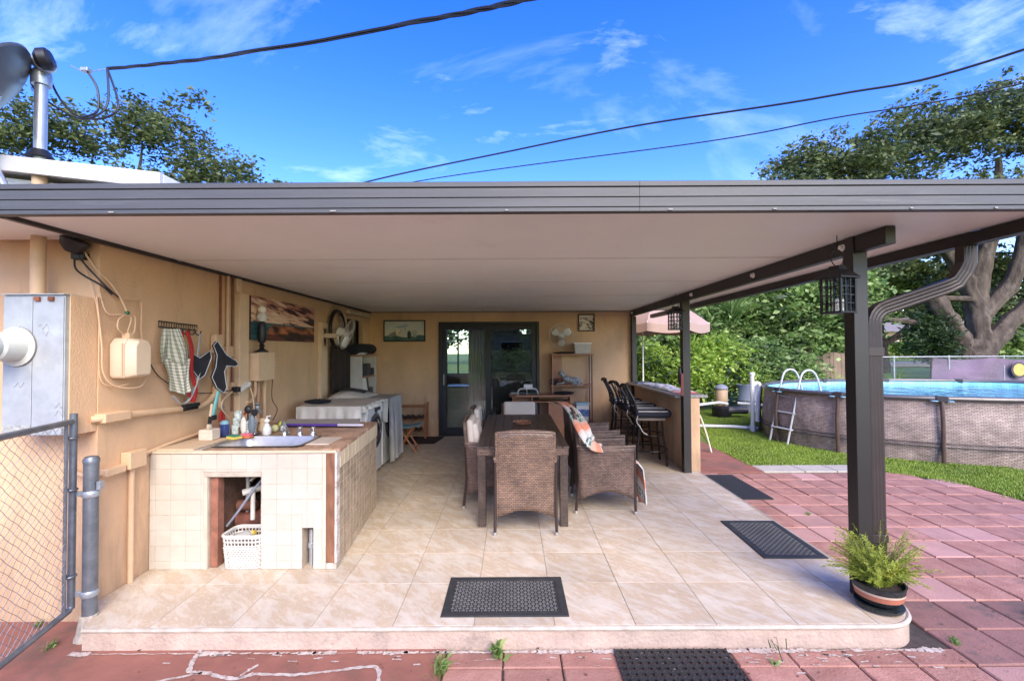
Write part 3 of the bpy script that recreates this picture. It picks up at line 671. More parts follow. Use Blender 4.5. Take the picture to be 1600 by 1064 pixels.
# conduit above
t_ = TH('service_mast', 'galvanised service mast rising from the wall through the roof with its black weatherhead', 'conduit mast', (-2.87, 2.765, 1.89))
b = MB(); b.tube([(-2.87, 2.765, 2.72), (-2.87, 2.765, 3.20)], .031, 16); b.build('mast_pipe', GALV, t_, world=True, smooth=True)
b = MB(); b.tube([(-2.87, 2.765, 1.894), (-2.87, 2.765, 2.72)], .036, 16); b.build('painted_pipe', BEIGE, t_, world=True, smooth=True)
b = MB(); b.lathe([(.07, 0), (.055, .02), (.042, .045)], 14, (-2.87, 2.765, 2.735)); b.build('flashing', BLACK, t_, world=True, smooth=True)
b = MB(); b.lathe([(.045, 0), (.05, .03), (.05, .07), (.04, .09)], 14, (-2.87, 2.765, 3.18)); b.build('clamp_collar', GALV, t_, world=True, smooth=True)
b = MB(); b.ball((-2.83, 2.74, 3.305), .062, sz=.9); b.build('weatherhead', GALV, t_, world=True, smooth=True)
b = MB(); b.M = Matrix.Translation((-2.775, 2.70, 3.30)) @ Matrix.Rotation(R(75), 4, 'Y') @ Matrix.Rotation(R(-25), 4, 'X'); b.lathe([(.035, -.05), (.058, -.03), (.062, .012), (.045, .03), (.0001, .033)], 18); b.build('cable_cap', BLACK, t_, world=True, smooth=True)
t_ = TH('satellite_dish', 'dark grey satellite dish tilted up at the top left corner above the roof', 'satellite dish', (-3.0, 2.6, 2.4))
v = Vector((-2.89, 2.6, 1.54)).normalized(); r_ = v.cross(Vector((0, 0, 1))).normalized(); u_ = r_.cross(v)
nrm = (.36 * v - .93 * (.88 * r_ - .47 * u_)).normalized()
b = MB(); b.M = Matrix.Translation((-2.93, 2.55, 3.08)) @ nrm.to_track_quat('Z', 'Y').to_matrix().to_4x4()
b.lathe([(.0001, -.055), (.08, -.05), (.16, -.036), (.23, -.012), (.262, .006), (.268, .0), (.262, -.012), (.23, -.024), (.16, -.046), (.08, -.062), (.0001, -.066)], 36)
b.build('reflector', mat('dish_grey', (.085, .092, .10), .38, var=.2, vs_=3), t_, world=True, smooth=True)
b = MB(); b.tube([(-2.93, 2.58, 3.03), (-3.02, 2.60, 2.84), (-3.02, 2.62, 2.40)], .022, 10); b.tube([(-2.98, 2.62, 2.62), (-2.93, 2.64, 2.50), (-2.87, 2.66, 2.41)], .018, 8)
b.tube([(-3.02, 2.56, 2.86), (-3.02, 2.56, 2.5)], .02, 8); b.build('mast_arm', GALV, t_, world=True, smooth=True)
b = MB(); b.box(-3.10, -2.985, 2.575, 2.64, 2.75, 2.89); b.build('mount_bracket', GALV, t_, world=True, bevel=.006)
for i in range(3):
    b = MB(); b.ball((-2.995, 2.572, 2.775 + .045 * i), .008); b.build('bolt', CHROME, t_, world=True, smooth=True)
# overhead cables
WB = mat('black_cable', (0.012, 0.013, 0.018), .5, var=.2)
t_ = TH('service_cable', 'thick twisted black service cable sweeping from the weatherhead up out of frame', 'cable', (-2.68, 3.0, 3.43))
path = smoothpath([(-2.676, 3.0, 3.429), (-1.94, 2.75, 3.321), (-1.409, 2.5, 3.212), (-0.971, 2.3, 3.127), (-0.418, 2.0, 3.006), (-0.095, 1.8, 2.913), (0.1, 1.65, 2.844), (0.335, 1.5, 2.77), (.64, 1.3, 2.70), (3, -.5, 2.6), (8, -4, 4)], 22)
for k in range(3):
    pts = []; L = 0
    for i, p in enumerate(path):
        if i: L += (p - path[i - 1]).length
        a = L * (7 + 2 * math.sin(L * 2)) + 2.1 * k; pts.append(p + Vector((.0, math.cos(a) * .0055, math.sin(a) * .0055)))
    b = MB(); b.tube(pts, .0062 if k else .0045, 6); b.build('strand', WB, t_, world=True, smooth=True)
b = MB(); b.tube(smoothpath([(-2.78, 2.85, 3.36), (-2.73, 2.9, 3.35), (-2.676, 3.0, 3.429)]), .003, 5); b.build('tie_wire', GALV, t_, world=True)
b = MB(); b.box(-2.75, -2.70, 2.88, 2.92, 3.345, 3.37); b.build('wedge_clamp', GALV, t_, world=True, bevel=.006)
for pts in ([(-2.77, 2.72, 3.30), (-2.89, 2.85, 3.24), (-2.82, 2.9, 3.09), (-2.657, 2.9, 3.04), (-2.53, 2.9, 3.085), (-2.54, 2.92, 3.19), (-2.66, 2.98, 3.42)],
            [(-2.80, 2.72, 3.30), (-2.97, 2.8, 3.23), (-2.93, 2.85, 3.14), (-2.78, 2.9, 3.05), (-2.66, 2.9, 3.06), (-2.60, 2.92, 3.16), (-2.66, 2.98, 3.42)],
            [(-2.72, 2.9, 3.355), (-2.655, 2.9, 3.25), (-2.64, 2.9, 3.14), (-2.66, 2.9, 3.08), (-2.75, 2.9, 3.05)]):
    b = MB(); b.tube(smoothpath(pts), .0065, 6); b.build('drip_loop', WB, t_, world=True, smooth=True)
b = MB(); b.tube(smoothpath([(-6.5, 10.5, 4.6), (-2.837, 9, 4.899), (0.017, 8, 5.06), (2.052, 7.2, 5.109), (4.262, 6, 4.90), (5.687, 5, 4.844), (9, 2, 5.3)], 10), .0145, 6)
tag(b.build('power_line', WB, smooth=True), 'upper and thicker of the two black lines crossing the sky to the right', 'overhead line')
b = MB(); b.tube(smoothpath([(-6, 11, 4.8), (-1.991, 9.5, 5.08), (3.407, 8, 5.20), (4.964, 7, 5.10), (6.812, 6, 5.055), (10, 4, 5.4)], 10), .0105, 6)
tag(b.build('telephone_line', WB, smooth=True), 'lower and thinner of the two black lines crossing the sky to the right', 'overhead line')

# eave lamp and loose wires at the corner
t_ = TH('eave_floodlight', 'small black floodlight tucked under the roof at the house corner', 'floodlight', (-2.70, 2.86, 2.16))
b = MB(); b.M = Matrix.Translation((-2.70, 2.80, 2.195)) @ Matrix.Rotation(R(25), 4, 'Y'); b.lathe([(.03, -.03), (.06, .0), (.075, .05), (.062, .055), (.0001, .05)], 16); b.build('lamp_head', BLACK, t_, world=True, smooth=True)
b = MB(); b.box(-2.74, -2.66, 2.83, 2.878, 2.13, 2.17); b.build('bracket', BLACK, t_, world=True, bevel=.004)
def cable(name, label, pts, r=.004, m=None, cat='cable', k=6):
    b = MB(); b.tube(smoothpath(pts, k), r, 6)
    return tag(b.build(name, m or BEIGE, smooth=True), label, cat)
cable('wall_cable', 'thin beige cable hanging down the wall corner from under the roof', [(-2.70, 2.83, 2.24), (-2.67, 2.84, 2.10), (-2.62, 2.85, 1.95), (-2.585, 2.86, 1.75), (-2.583, 2.87, 1.40), (-2.57, 2.95, 1.33), (-2.55, 3.05, 1.34)])
cable('wall_cable', 'beige cable looping loosely below the rounded cable box', [(-2.60, 2.86, 1.90), (-2.565, 2.86, 1.60), (-2.57, 2.88, 1.42), (-2.55, 2.95, 1.33), (-2.52, 3.1, 1.315), (-2.52, 3.16, 1.38)], .005)
cable('wall_cable', 'black cable sagging from the floodlight to the beige wires above the cable box', [(-2.70, 2.83, 2.17), (-2.66, 2.84, 2.10), (-2.57, 2.9, 1.96), (-2.57, 3.0, 1.90)], .005, WB)
cable('wall_cable', 'beige cable arching right and dropping behind the cable box', [(-2.57, 3.0, 1.90), (-2.57, 3.14, 1.905), (-2.57, 3.17, 1.87), (-2.57, 3.17, 1.70), (-2.57, 3.19, 1.58)], .005)
cable('wall_cable', 'beige cable curling in a small loop on top of the cable box', [(-2.60, 2.88, 1.93), (-2.57, 2.9, 1.80), (-2.55, 2.99, 1.795), (-2.55, 3.06, 1.78), (-2.55, 3.04, 1.70), (-2.54, 3.01, 1.665), (-2.54, 2.95, 1.70), (-2.545, 2.96, 1.76), (-2.55, 3.03, 1.80), (-2.55, 3.09, 1.79), (-2.54, 3.08, 1.70), (-2.54, 3.05, 1.66)], .0045)
cable('wall_cable', 'thick beige cable crossing from the floodlight down to the green clamp', [(-2.68, 2.84, 2.20), (-2.62, 2.87, 2.08), (-2.575, 2.93, 1.99), (-2.56, 2.99, 1.90), (-2.55, 3.03, 1.81)], .006)
cable('wall_cable', 'black looped cable at the house corner under the floodlight', [(-2.72, 2.84, 2.17), (-2.71, 2.83, 2.08), (-2.66, 2.83, 2.03), (-2.58, 2.87, 1.97), (-2.565, 2.93, 1.92)], .0055, WB)
t_ = TH('cable_box', 'rounded beige cable box on the side wall left of the hanging towel', 'cable box', (-2.5, 3.02, 1.378))
b = MB(); pf = [(2.945, 1.40), (2.96, 1.378), (3.085, 1.378), (3.10, 1.40), (3.10, 1.60), (3.07, 1.642), (2.975, 1.642), (2.945, 1.60)]
cx_, cz_ = 3.022, 1.51
b.prism(pf, XL + .005, -2.50, axis='X'); top = [(cx_ + (a - cx_) * .86, cz_ + (c - cz_) * .86) for a, c in pf]; b.prism(pf, -2.50, -2.43, axis='X', top=top)
b.build('cover', CREAMPL, t_, world=True, bevel=.012, seg=3)
b = MB(); b.box(-2.56, -2.51, 3.0, 3.04, 1.64, 1.675); b.build('gland', BEIGE, t_, world=True, bevel=.004)
b = MB(); b.tube([(-2.505, 2.941, 1.40), (-2.505, 2.941, 1.61)], .003, 5); b.build('strap_wire', BEIGE, t_, world=True)
b = MB(); b.ball((-2.55, 3.03, 1.81), .014); tag(b.build('ground_clamp', mat('green_clamp', (.02, .12, .06), .5), smooth=True), 'small green clamp on the wires above the cable box', 'clamp')

# gate and post (chain link)
G0, G1 = Vector((-2.580, 2.70)), Vector((-2.345, 1.78)); gd = (G1 - G0).normalized(); gl = (G1 - G0).length
def gp(s_, z): p = G0 + gd * s_; return (p.x, p.y, z)
t_ = TH('chain_link_gate', 'grey chain link gate standing open at the left edge of the picture', 'gate', (-2.58, 2.70, GZ))
b = MB(); b.tube([gp(0, .06), gp(0, 1.19)], .019, 12); b.build('hinge_stile', FENCE, t_, world=True, smooth=True)
b = MB(); b.tube([gp(.02, 1.145), gp(gl, 1.145)], .017, 12); b.build('top_rail', FENCE, t_, world=True, smooth=True)
b = MB(); b.tube([gp(0, .075), gp(.02, .055), gp(gl, .055)], .017, 12); b.build('bottom_rail', FENCE, t_, world=True, smooth=True)
b = MB(); b.tube([gp(gl, .04), gp(gl, 1.16)], .017, 12); b.build('latch_stile', FENCE, t_, world=True, smooth=True)
b = MB(); b.tube([gp(.06, .07), gp(.06, 1.13)], .009, 8); b.build('tension_bar', FENCE, t_, world=True, smooth=True)
for z in (.25, .75, 1.05):
    b = MB(); b.ring(gp(0.012, z), .026, .007, n=14); b.build('tie_band', FENCE, t_, world=True, smooth=True)
b = MB(); s0 = .066; W_ = gl - .066 - .02; pz = .056; rows = int(1.06 / pz)
for k in range(-rows, int(W_ / pz) + rows):
    for sgn in (1, -1):
        pts = []
        x_ = s0 + k * pz
        z_ = .07 if sgn == 1 else 1.13
        # straight diagonal wires alternate sides; clipped to frame
        a0 = max(0, (s0 - x_)); a1 = min(1.06, s0 + W_ - x_)
        if a1 - a0 < .02: continue
        q = []
        nseg = max(2, int((a1 - a0) / pz * 2))
        for i in range(nseg + 1):
            a = a0 + (a1 - a0) * i / nseg; off = .004 * math.cos(PI * a / (pz)) * sgn
            p = gp(x_ + a, z_ + sgn * a); q.append((p[0] + off * gd.y, p[1] - off * gd.x, p[2]))
        b.tube(q, .0016, 4, cap=False)
b.build('wire_mesh', WIREM, t_, world=True, kind='stuff')
t_ = TH('gate_post', 'thick grey steel gate post set in concrete at the wall corner', 'post', (-2.495, 2.725, GZ))
b = MB(); b.tube([(-2.492, 2.725, GZ + .01), (-2.495, 2.725, .90)], .037, 18); b.build('post_pipe', FENCE, t_, world=True, smooth=True)
b = MB(); b.lathe([(.040, 0), (.040, .018), (.030, .034), (.0001, .04)], 18, (-2.495, 2.725, .90)); b.build('post_cap', FENCE, t_, world=True, smooth=True)
for z in (.12, .70):
    b = MB(); b.lathe([(.041, 0), (.044, .006), (.044, .03), (.041, .036)], 18, (-2.494, 2.725, z)); b.build('hinge_band', GALV, t_, world=True, smooth=True)
    b = MB(); b.box(-2.575, -2.532, 2.705, 2.722, z + .003, z + .033); b.build('hinge_bolt', GALV, t_, world=True, bevel=.003)
b = MB(); b.box(-2.452, -2.43, 2.71, 2.74, .74, .79); b.build('strike_plate', GALV, t_, world=True, bevel=.003)
b = MB(); b.lathe([(.075, 0), (.06, .04), (.045, .14), (.04, .145)], 12, (-2.495, 2.725, GZ - .01)); b.build('footing', mat('old_concrete', (.36, .31, .25), .95, var=.3, vs_=20, bump=1), t_, world=True)

# conduits on the walls
def conduit(label, pts, r=.02, fit=(), m=None, name='conduit', k=6, sm=True):
    t_ = TH(name, label, 'conduit', pts[0])
    b = MB(); b.tube(smoothpath(pts, k) if sm else pts, r, 10); b.build('pipe', m or BEIGE, t_, world=True, smooth=True)
    for bx in fit:
        b = MB(); b.box(*bx); b.build('fitting', m or BEIGE, t_, world=True, bevel=.008)
    return t_
WX = XL + .03
conduit('beige conduit running from a long fitting at the corner to the bend under the harness',
        [(-2.60, 2.83, 1.135), (-2.56, 2.90, 1.135), (WX, 3.1, 1.13), (WX, 3.45, 1.115), (WX, 3.74, 1.10), (WX, 3.88, 1.13), (WX, 3.96, 1.20), (WX, 3.985, 1.30), (WX, 3.985, 1.53)], .022,
        [(-2.615, -2.535, 2.86, 3.06, 1.105, 1.165)])
conduit('short beige conduit bending down from the round pipe elbow to the red pliers', [(WX, 3.95, 1.235), (WX, 4.01, 1.20), (WX, 4.03, 1.12), (WX, 4.035, 1.06)], .016)
t_ = TH('junction_box', 'small rounded beige junction box above the harness conduit', 'junction box', (WX, 4.0, 1.53))
b = MB(); b.box(XL + .002, XL + .055, 3.93, 4.055, 1.535, 1.70); b.build('cover', BEIGE, t_, world=True, bevel=.018, seg=3)
conduit('beige conduit dropping beside the counter from the square box at the corner', [(WX - .005, 3.11, .765), (WX - .005, 3.11, .002)], .017, sm=False)
conduit('beige conduit along the corner wall feeding the low square box', [(-2.76, 2.84, 1.05), (-2.74, 2.835, .86), (-2.66, 2.83, .80), (-2.59, 2.85, .79), (-2.56, 2.95, .79), (WX, 3.06, .80)], .013,
        [(-2.60, -2.54, 2.88, 3.03, .765, .815)])
t_ = TH('junction_box', 'square beige box low on the wall just left of the tiled counter', 'junction box', (WX, 3.12, .765))
b = MB(); b.box(XL + .002, XL + .07, 3.045, 3.185, .77, .885); b.build('cover', BEIGE, t_, world=True, bevel=.006)
conduit('thin beige pipe sloping down the wall behind the wooden block', [(WX - .01, 3.18, .83), (WX - .01, 3.40, .858), (WX - .01, 3.62, .872), (WX - .01, 3.9, .885)], .012)
conduit('slim beige conduit dropping from the roof to a switch beside the tall board', [(WX - .01, 4.15, 2.24), (WX - .01, 4.15, 1.58), (WX - .01, 4.15, 1.16)], .014,
        [(XL + .002, XL + .05, 4.10, 4.20, 1.50, 1.60), (XL + .002, XL + .045, 4.19, 4.25, 1.17, 1.27)], sm=False)
conduit('rust brown strip running down the wall left of the slim conduit', [(XL + .012, 4.06, 2.24), (XL + .012, 4.06, 1.70)], .010, m=RUST, sm=False)
conduit('rust brown strip between the slim conduit and the tall board', [(XL + .012, 4.235, 2.24), (XL + .012, 4.235, 1.0)], .010, m=mat('brown_strip', (.20, .09, .05), .7), sm=False)
def boardx(label, y0, y1, z0, z1, th=.04, m=BEIGE):
    b = MB(); b.box(XL + .001, XL + th, y0, y1, z0, z1); return tag(b.build('wall_board', BOARDP, bevel=.004), label, 'board')
boardx('tall beige painted board fixed to the side wall left of the sunset canvas', 4.28, 4.43, .86, 2.10, .055)
boardx('short beige board joining the tall board to the roof', 4.27, 4.35, 2.105, 2.24, .03)
boardx('beige painted board on the wall below the bicycle wheel', 6.12, 6.33, .5, 1.935, .05)
t_ = TH('breaker_box', 'beige metal breaker box under the glass lamp on the side wall', 'electrical box', (XL + .07, 4.62, 1.26))
b = MB(); b.box(XL + .002, XL + .11, 4.48, 4.78, 1.262, 1.535); b.build('box_body', BOARDP, t_, world=True, bevel=.004)
b = MB(); b.box(XL + .111, XL + .122, 4.475, 4.785, 1.26, 1.54); b.build('box_door', BOARDP, t_, world=True, bevel=.003)
b = MB(); b.ball((XL + .13, 4.77, 1.40), .01); b.build('latch', CHROME, t_, world=True, smooth=True)
conduit('right conduit of the pair under the breaker box', [(XL + .05, 4.72, 1.26), (XL + .05, 4.72, .85)], .018, sm=False)
conduit('left conduit of the pair under the breaker box', [(XL + .05, 4.60, 1.26), (XL + .05, 4.60, .85)], .018, m=mat('brownish_conduit', (.45, .27, .17), .6), sm=False)
conduit('curved conduit hooking from the breaker box round to the tall board', [(XL + .06, 4.53, 1.26), (XL + .06, 4.53, 1.14), (XL + .06, 4.47, 1.07), (XL + .06, 4.38, 1.06)], .015)
cable('wall_cable', 'thin black cord dropping from the breaker box to the counter tap', [(XL + .09, 4.80, 1.26), (XL + .06, 4.85, 1.05), (XL + .08, 4.92, .93), (XL + .2, 4.6, .86)], .004, WB)
cable('wall_cable', 'black cord sagging across the wall behind the towel and the harness', [(XL + .03, 3.25, 1.47), (XL + .03, 3.35, 1.36), (XL + .03, 3.6, 1.24), (XL + .03, 3.9, 1.20), (XL + .05, 4.2, 1.20)], .004, WB)
t_ = TH('power_strip', 'white power plug cluster with black adaptors hanging on the wall over the utensils', 'power plugs', (XL + .08, 4.2, 1.17))
b = MB(); b.M = Matrix.Translation((XL + .07, 4.30, 1.215)) @ Matrix.Rotation(R(18), 4, 'X'); b.box(-.03, .03, -.10, .10, -.018, .018); b.build('strip_body', WHITEPL, t_, world=True, bevel=.006)
b = MB(); b.box(XL + .05, XL + .11, 4.16, 4.21, 1.18, 1.23); b.build('adaptor', BLACK, t_, world=True, bevel=.006)
b = MB(); b.tube(smoothpath([(XL + .06, 4.2, 1.20), (XL + .07, 4.02, 1.13), (XL + .07, 4.0, 1.05), (XL + .08, 4.1, .95)]), .006, 6); b.build('white_cord', CREAMPL, t_, world=True, smooth=True)
b = MB(); b.tube(smoothpath([(XL + .08, 4.38, 1.24), (XL + .1, 4.42, 1.12), (XL + .1, 4.45, .95), (XL + .1, 4.5, .86)]), .006, 6); b.build('white_cord', CREAMPL, t_, world=True, smooth=True)
# lamp on breaker box
t_ = TH('table_lamp', 'black turned lamp with two glass globes standing on the breaker box', 'lamp', (XL + .075, 4.62, 1.541))
b = MB(); b.lathe([(.062, 0), (.06, .012), (.028, .03), (.018, .05), (.03, .065), (.016, .085), (.035, .11), (.040, .16), (.038, .26), (.030, .30), (.02, .31)], 18); b.build('lamp_base', BLACK, t_, smooth=True, ang=50)
b = MB(); b.lathe([(.028, .31), (.046, .33), (.052, .36), (.036, .395), (.0001, .40)], 18); b.build('glass_cup', mat('clear_glass_grey', (.62, .62, .58), .08, coat=.6), t_, smooth=True)
b = MB(); b.ball((0, 0, .43), .042); b.build('glass_globe', mat('clear_glass_white', (.78, .74, .66), .1, coat=.6), t_, smooth=True)
# hook rack
t_ = TH('hook_rack', 'black wire hook rack on the side wall holding the towel and dog leads', 'hook rack', (XL + .01, 3.54, 1.73))
b = MB(); yA, yB_ = 3.34, 3.745; X_ = XL + .02
for z in (1.735, 1.775): b.tube([(X_, yA, z), (X_, yB_, z - .012)], .005, 6)
n_ = 16
for i in range(n_ + 1):
    y = yA + (yB_ - yA) * i / n_; b.tube([(X_, y, 1.735), (X_, y, 1.772)], .0025, 5)
b.build('rack_bar', BLACK, t_, world=True)
for i in range(6):
    y = yA + .03 + .069 * i
    b = MB(); b.tube(smoothpath([(X_, y, 1.735), (X_ + .012, y, 1.70), (X_ + .03, y, 1.685), (X_ + .05, y, 1.70), (X_ + .055, y, 1.72)], 4), .004, 6); b.build('hook', BLACK, t_, world=True)
def chk(u, v, n=7):
    a = (u * n) % 1 < .5; c = (v * n * 2.3) % 1 < .5
    return (.62, .60, .52) if not a and not c else ((.14, .16, .10) if a and c else (.34, .35, .26))
t_ = TH('checked_towel', 'green and white checked kitchen towel hanging on the leftmost hook', 'towel', (X_ + .03, 3.40, 1.20))
def tw(u, v, z0, z1, y0, w0, w1, sh, ph):
    z = z1 + (z0 - z1) * v; wv = w0 + (w1 - w0) * min(1, v * 1.6); y = y0 + sh * v + (u - .5) * wv
    return (X_ + .022 + .09 * u + .016 * math.sin(u * 9 + ph + v * 2) * (0.3 + v), y, z + .02 * math.sin(u * 5 + ph) * v)
inv = t_.matrix_basis.inverted()
printed('upper_fold', lambda u, v: chk(u, v), lambda u, v: tuple(inv @ Vector(tw(u, v, 1.46, 1.72, 3.37, .05, .19, .05, 0))), 26, 40, t_, CLOTHP, smooth=True, solid=.006)
printed('lower_fold', lambda u, v: chk(u, v, 5), lambda u, v: tuple(inv @ Vector(tw(u, v, 1.24, 1.50, 3.43, .17, .10, .05, 1.5))), 22, 34, t_, CLOTHP, smooth=True, solid=.006)
t_ = TH('red_lead', 'red webbing dog lead hanging in a long loop from the hook rack', 'dog lead', (X_ + .05, 3.56, 1.14))
b = MB(); b.tube(smoothpath([(X_ + .045, 3.52, 1.70), (X_ + .05, 3.49, 1.55), (X_ + .05, 3.53, 1.38), (X_ + .05, 3.58, 1.24), (X_ + .05, 3.63, 1.16)]), .017, 8, flat=.5); b.build('strap', RED, t_, world=True, smooth=True)
b = MB(); b.tube(smoothpath([(X_ + .055, 3.55, 1.71), (X_ + .06, 3.60, 1.58), (X_ + .06, 3.60, 1.40), (X_ + .055, 3.66, 1.25), (X_ + .05, 3.64, 1.15)]), .019, 8, flat=.5); b.build('strap', RED, t_, world=True, smooth=True)
b = MB(); b.tube(smoothpath([(X_ + .05, 3.42, 1.22), (X_ + .05, 3.50, 1.155), (X_ + .05, 3.58, 1.17), (X_ + .06, 3.64, 1.27), (X_ + .06, 3.70, 1.42)]), .013, 8, flat=.3); b.build('grey_strap', mat('grey_webbing', (.35, .36, .37), .6), t_, world=True, smooth=True)
t_ = TH('dog_harness', 'black padded dog harness with grey piping and a teal strap on the last hook', 'dog harness', (X_ + .05, 3.75, 1.2))
def outl(pts, nm, th, m, x=X_ + .045, r=.006):
    b = MB(); b.prism(pts, x, x + th, axis='X'); b.v = [(q[0] + (q[1] - 3.62) * .38, q[1], q[2]) for q in b.v]; o = b.build(nm, m, t_, world=True, bevel=.006)
    b = MB(); b.tube([(x + th + (p[0] - 3.62) * .38, p[0], p[1]) for p in pts] + [(x + th + (pts[0][0] - 3.62) * .38, pts[0][0], pts[0][1])], r * .6, 5); b.build('piping', mat('grey_piping', (.42, .46, .48), .7), t_, world=True); return o
outl([(3.80, 1.64), (3.84, 1.58), (3.88, 1.52), (3.96, 1.47), (3.98, 1.44), (3.95, 1.42), (3.88, 1.43), (3.86, 1.38), (3.88, 1.25), (3.86, 1.20), (3.80, 1.25), (3.76, 1.34), (3.79, 1.42), (3.80, 1.52), (3.77, 1.60)], 'back_pad', .02, BLACKC)
outl([(3.62, 1.54), (3.68, 1.50), (3.76, 1.56), (3.77, 1.50), (3.72, 1.36), (3.68, 1.33), (3.63, 1.40)], 'chest_pad', .018, BLACKC, X_ + .03)
b = MB(); b.tube(smoothpath([(X_ + .045, 3.72, 1.70), (X_ + .05, 3.70, 1.6), (X_ + .055, 3.68, 1.48), (X_ + .055, 3.74, 1.40)]), .012, 8, flat=.25); b.build('grey_strap', mat('grey_webbing', None), t_, world=True, smooth=True)
b = MB(); b.tube([(X_ + .12, 3.84, 1.22), (X_ + .10, 3.80, 1.02)], .020, 8, flat=.5); b.build('teal_strap', TEAL, t_, world=True)
b = MB(); b.box(X_ + .08, X_ + .12, 3.775, 3.825, .985, 1.025); b.build('buckle', BLACK, t_, world=True, bevel=.004)
b = MB(); b.box(X_ + .02, X_ + .05, 3.55, 3.72, 1.115, 1.14)
for i in range(14): b.box(X_ + .03, X_ + .04, 3.553 + .012 * i, 3.558 + .012 * i, 1.09, 1.115)
tag(b.build('grooming_comb', BLACK), 'black comb resting on the conduit under the red lead', 'comb')
t_ = TH('pliers', 'red handled pliers hanging upright behind the glasses on the wall', 'pliers', (WX, 4.03, .95))
for s_ in (-1, 1):
    b = MB(); b.tube(smoothpath([(WX + .02, 4.035 + s_ * .008, 1.04), (WX + .02, 4.03 + s_ * .022, .99), (WX + .02, 4.03 + s_ * .018, .92), (WX + .02, 4.02 + s_ * .01, .885)]), [.008] * 4 + [.012] * 15, 8); b.build('handle', RED, t_, world=True, smooth=True)
b = MB(); b.box(WX + .01, WX + .03, 4.015, 4.055, 1.04, 1.075); b.build('jaw', STEEL, t_, world=True, bevel=.004)

# sunset canvas
t_ = TH('sunset_canvas', 'wide canvas of an orange sunset over blue sea and red rocks on the side wall', 'painting', (XL + .02, 5.24, 1.66))
def sun_(u, v):
    v = 1 - v                         # v: 0 bottom
    hz = .42
    if v > hz:
        a = .5 + (fbm(u * 4 - v * 5, v * 13 + u * 7, 3, 6) - .5) * 1.5; k = (v - hz) / (1 - hz)
        base = mixc((.85, .52, .36), (.36, .12, .09), k * 1.1 + (u - .5) * .5)
        cc = mixc(base, (.80, .62, .46), max(0, (a - .5) * 4) * (1.1 - u * .9))
        return mixc(cc, (.035, .015, .025), max(0, (.50 - a) * 5.5 + (u - .6) * .5))
    rock = .30 + .10 * math.sin((u - .15) * 5) if u > .14 else -.1
    if u > .17: rock = min(.38, (u - .17) * 4) - .03 * fbm(u * 12, 1, 2) + .02
    if u > .17 and v < rock:
        a = fbm(u * 9, v * 12 + u * 4, 8, 5); return mixc((.035, .018, .016), (.50, .17, .07) if v > .12 + u * .12 else (.16, .05, .035), (a - .32) * 2.6)
    a = fbm(u * 4, v * 20, 5); return mixc((.012, .045, .065), (.05, .15, .18), a * 1.2)
b = MB(); b.box(XL + .003, XL + .018, 4.52, 5.965, 1.665, 2.105); b.build('stretcher', mat('canvas_edge', (.09, .05, .04), .8), t_, world=True)
inv = t_.matrix_basis.inverted()
printed('print', sun_, lambda u, v: tuple(inv @ Vector((XL + .020, 4.52 + 1.445 * u, 2.105 - .44 * v))), 240, 90, t_)
# framed pelican print on back wall
t_ = TH('pelican_print', 'framed pale print of two pelicans on the back wall left of the door', 'picture', (-1.96, YB - .02, 1.72))
def pel(u, v):
    v = 1 - v; a = fbm(u * 6, v * 6, 1)
    c = mixc((.50, .55, .50), (.66, .66, .58), a)
    if v < .52: c = mixc((.50, .53, .44), (.68, .66, .54), a)
    if v < .22 + .06 * math.sin(u * 9): c = mixc((.02, .07, .07), (.10, .2, .16), a)
    def el(cx, cy, rx, ry, an=0):
        x, y = u - cx, (v - cy) * .55; ca, s_ = math.cos(an), math.sin(an); return ((x * ca + y * s_) / rx) ** 2 + ((-x * s_ + y * ca) / ry) ** 2 < 1
    if el(.42, .72, .20, .04, .2) or el(.52, .72, .02, .12): c = (.36, .46, .52)
    if el(.22, .32, .13, .06, .4): c = mixc((.03, .04, .035), (.5, .5, .42), a)
    if el(.34, .46, .05, .09, -.5) or el(.30, .60, .022, .08, .5): c = (.72, .68, .50)
    if el(.38, .42, .012, .10, -.5): c = (.55, .33, .06)
    if el(.70, .46, .13, .05, -.2): c = mixc((.08, .10, .07), (.60, .66, .56), a * 1.3)
    if el(.76, .36, .06, .11, .1): c = mixc((.12, .15, .12), (.66, .68, .6), a)
    if el(.62, .28, .05, .12): c = (.02, .05, .045)
    return c
b = MB(); fw = .022
for bx in ((-2.34, -1.578, 1.715, 1.715 + fw), (-2.34, -1.578, 2.105 - fw, 2.105), (-2.34, -2.34 + fw, 1.715 + fw, 2.105 - fw), (-1.578 - fw, -1.578, 1.715 + fw, 2.105 - fw)):
    b.box(bx[0], bx[1], YB - .03, YB - .002, bx[2], bx[3])
b.build('frame', BLACK, t_, world=True, bevel=.003)
inv = t_.matrix_basis.inverted()
printed('print', pel, lambda u, v: tuple(inv @ Vector((-2.32 + .72 * u, YB - .012, 2.085 - .35 * v))), 110, 56, t_)
t_ = TH('harbour_print', 'small square dark framed sketch hung high beside the white fan', 'picture', (1.36, YB - .02, 1.88))
def sk(u, v):
    a = fbm(u * 7 + v * 3, v * 7 - u * 4, 4, 5); k = max(0, (u + (1 - v) - .55)) * .8 * (1 if v > .2 else .5)
    c = mixc((.68, .60, .48), (.06, .045, .04), (a - .48) * 4 + k * .9 - .2 if v > .18 else (a - .6) * 2)
    return c
b = MB()
for bx in ((1.205, 1.508, 1.885, 1.905), (1.205, 1.508, 2.18, 2.20), (1.205, 1.225, 1.905, 2.18), (1.488, 1.508, 1.905, 2.18)): b.box(bx[0], bx[1], YB - .03, YB - .002, bx[2], bx[3])
b.build('frame', mat('dark_brown_frame', (.05, .03, .02), .5), t_, world=True, bevel=.003)
inv = t_.matrix_basis.inverted()
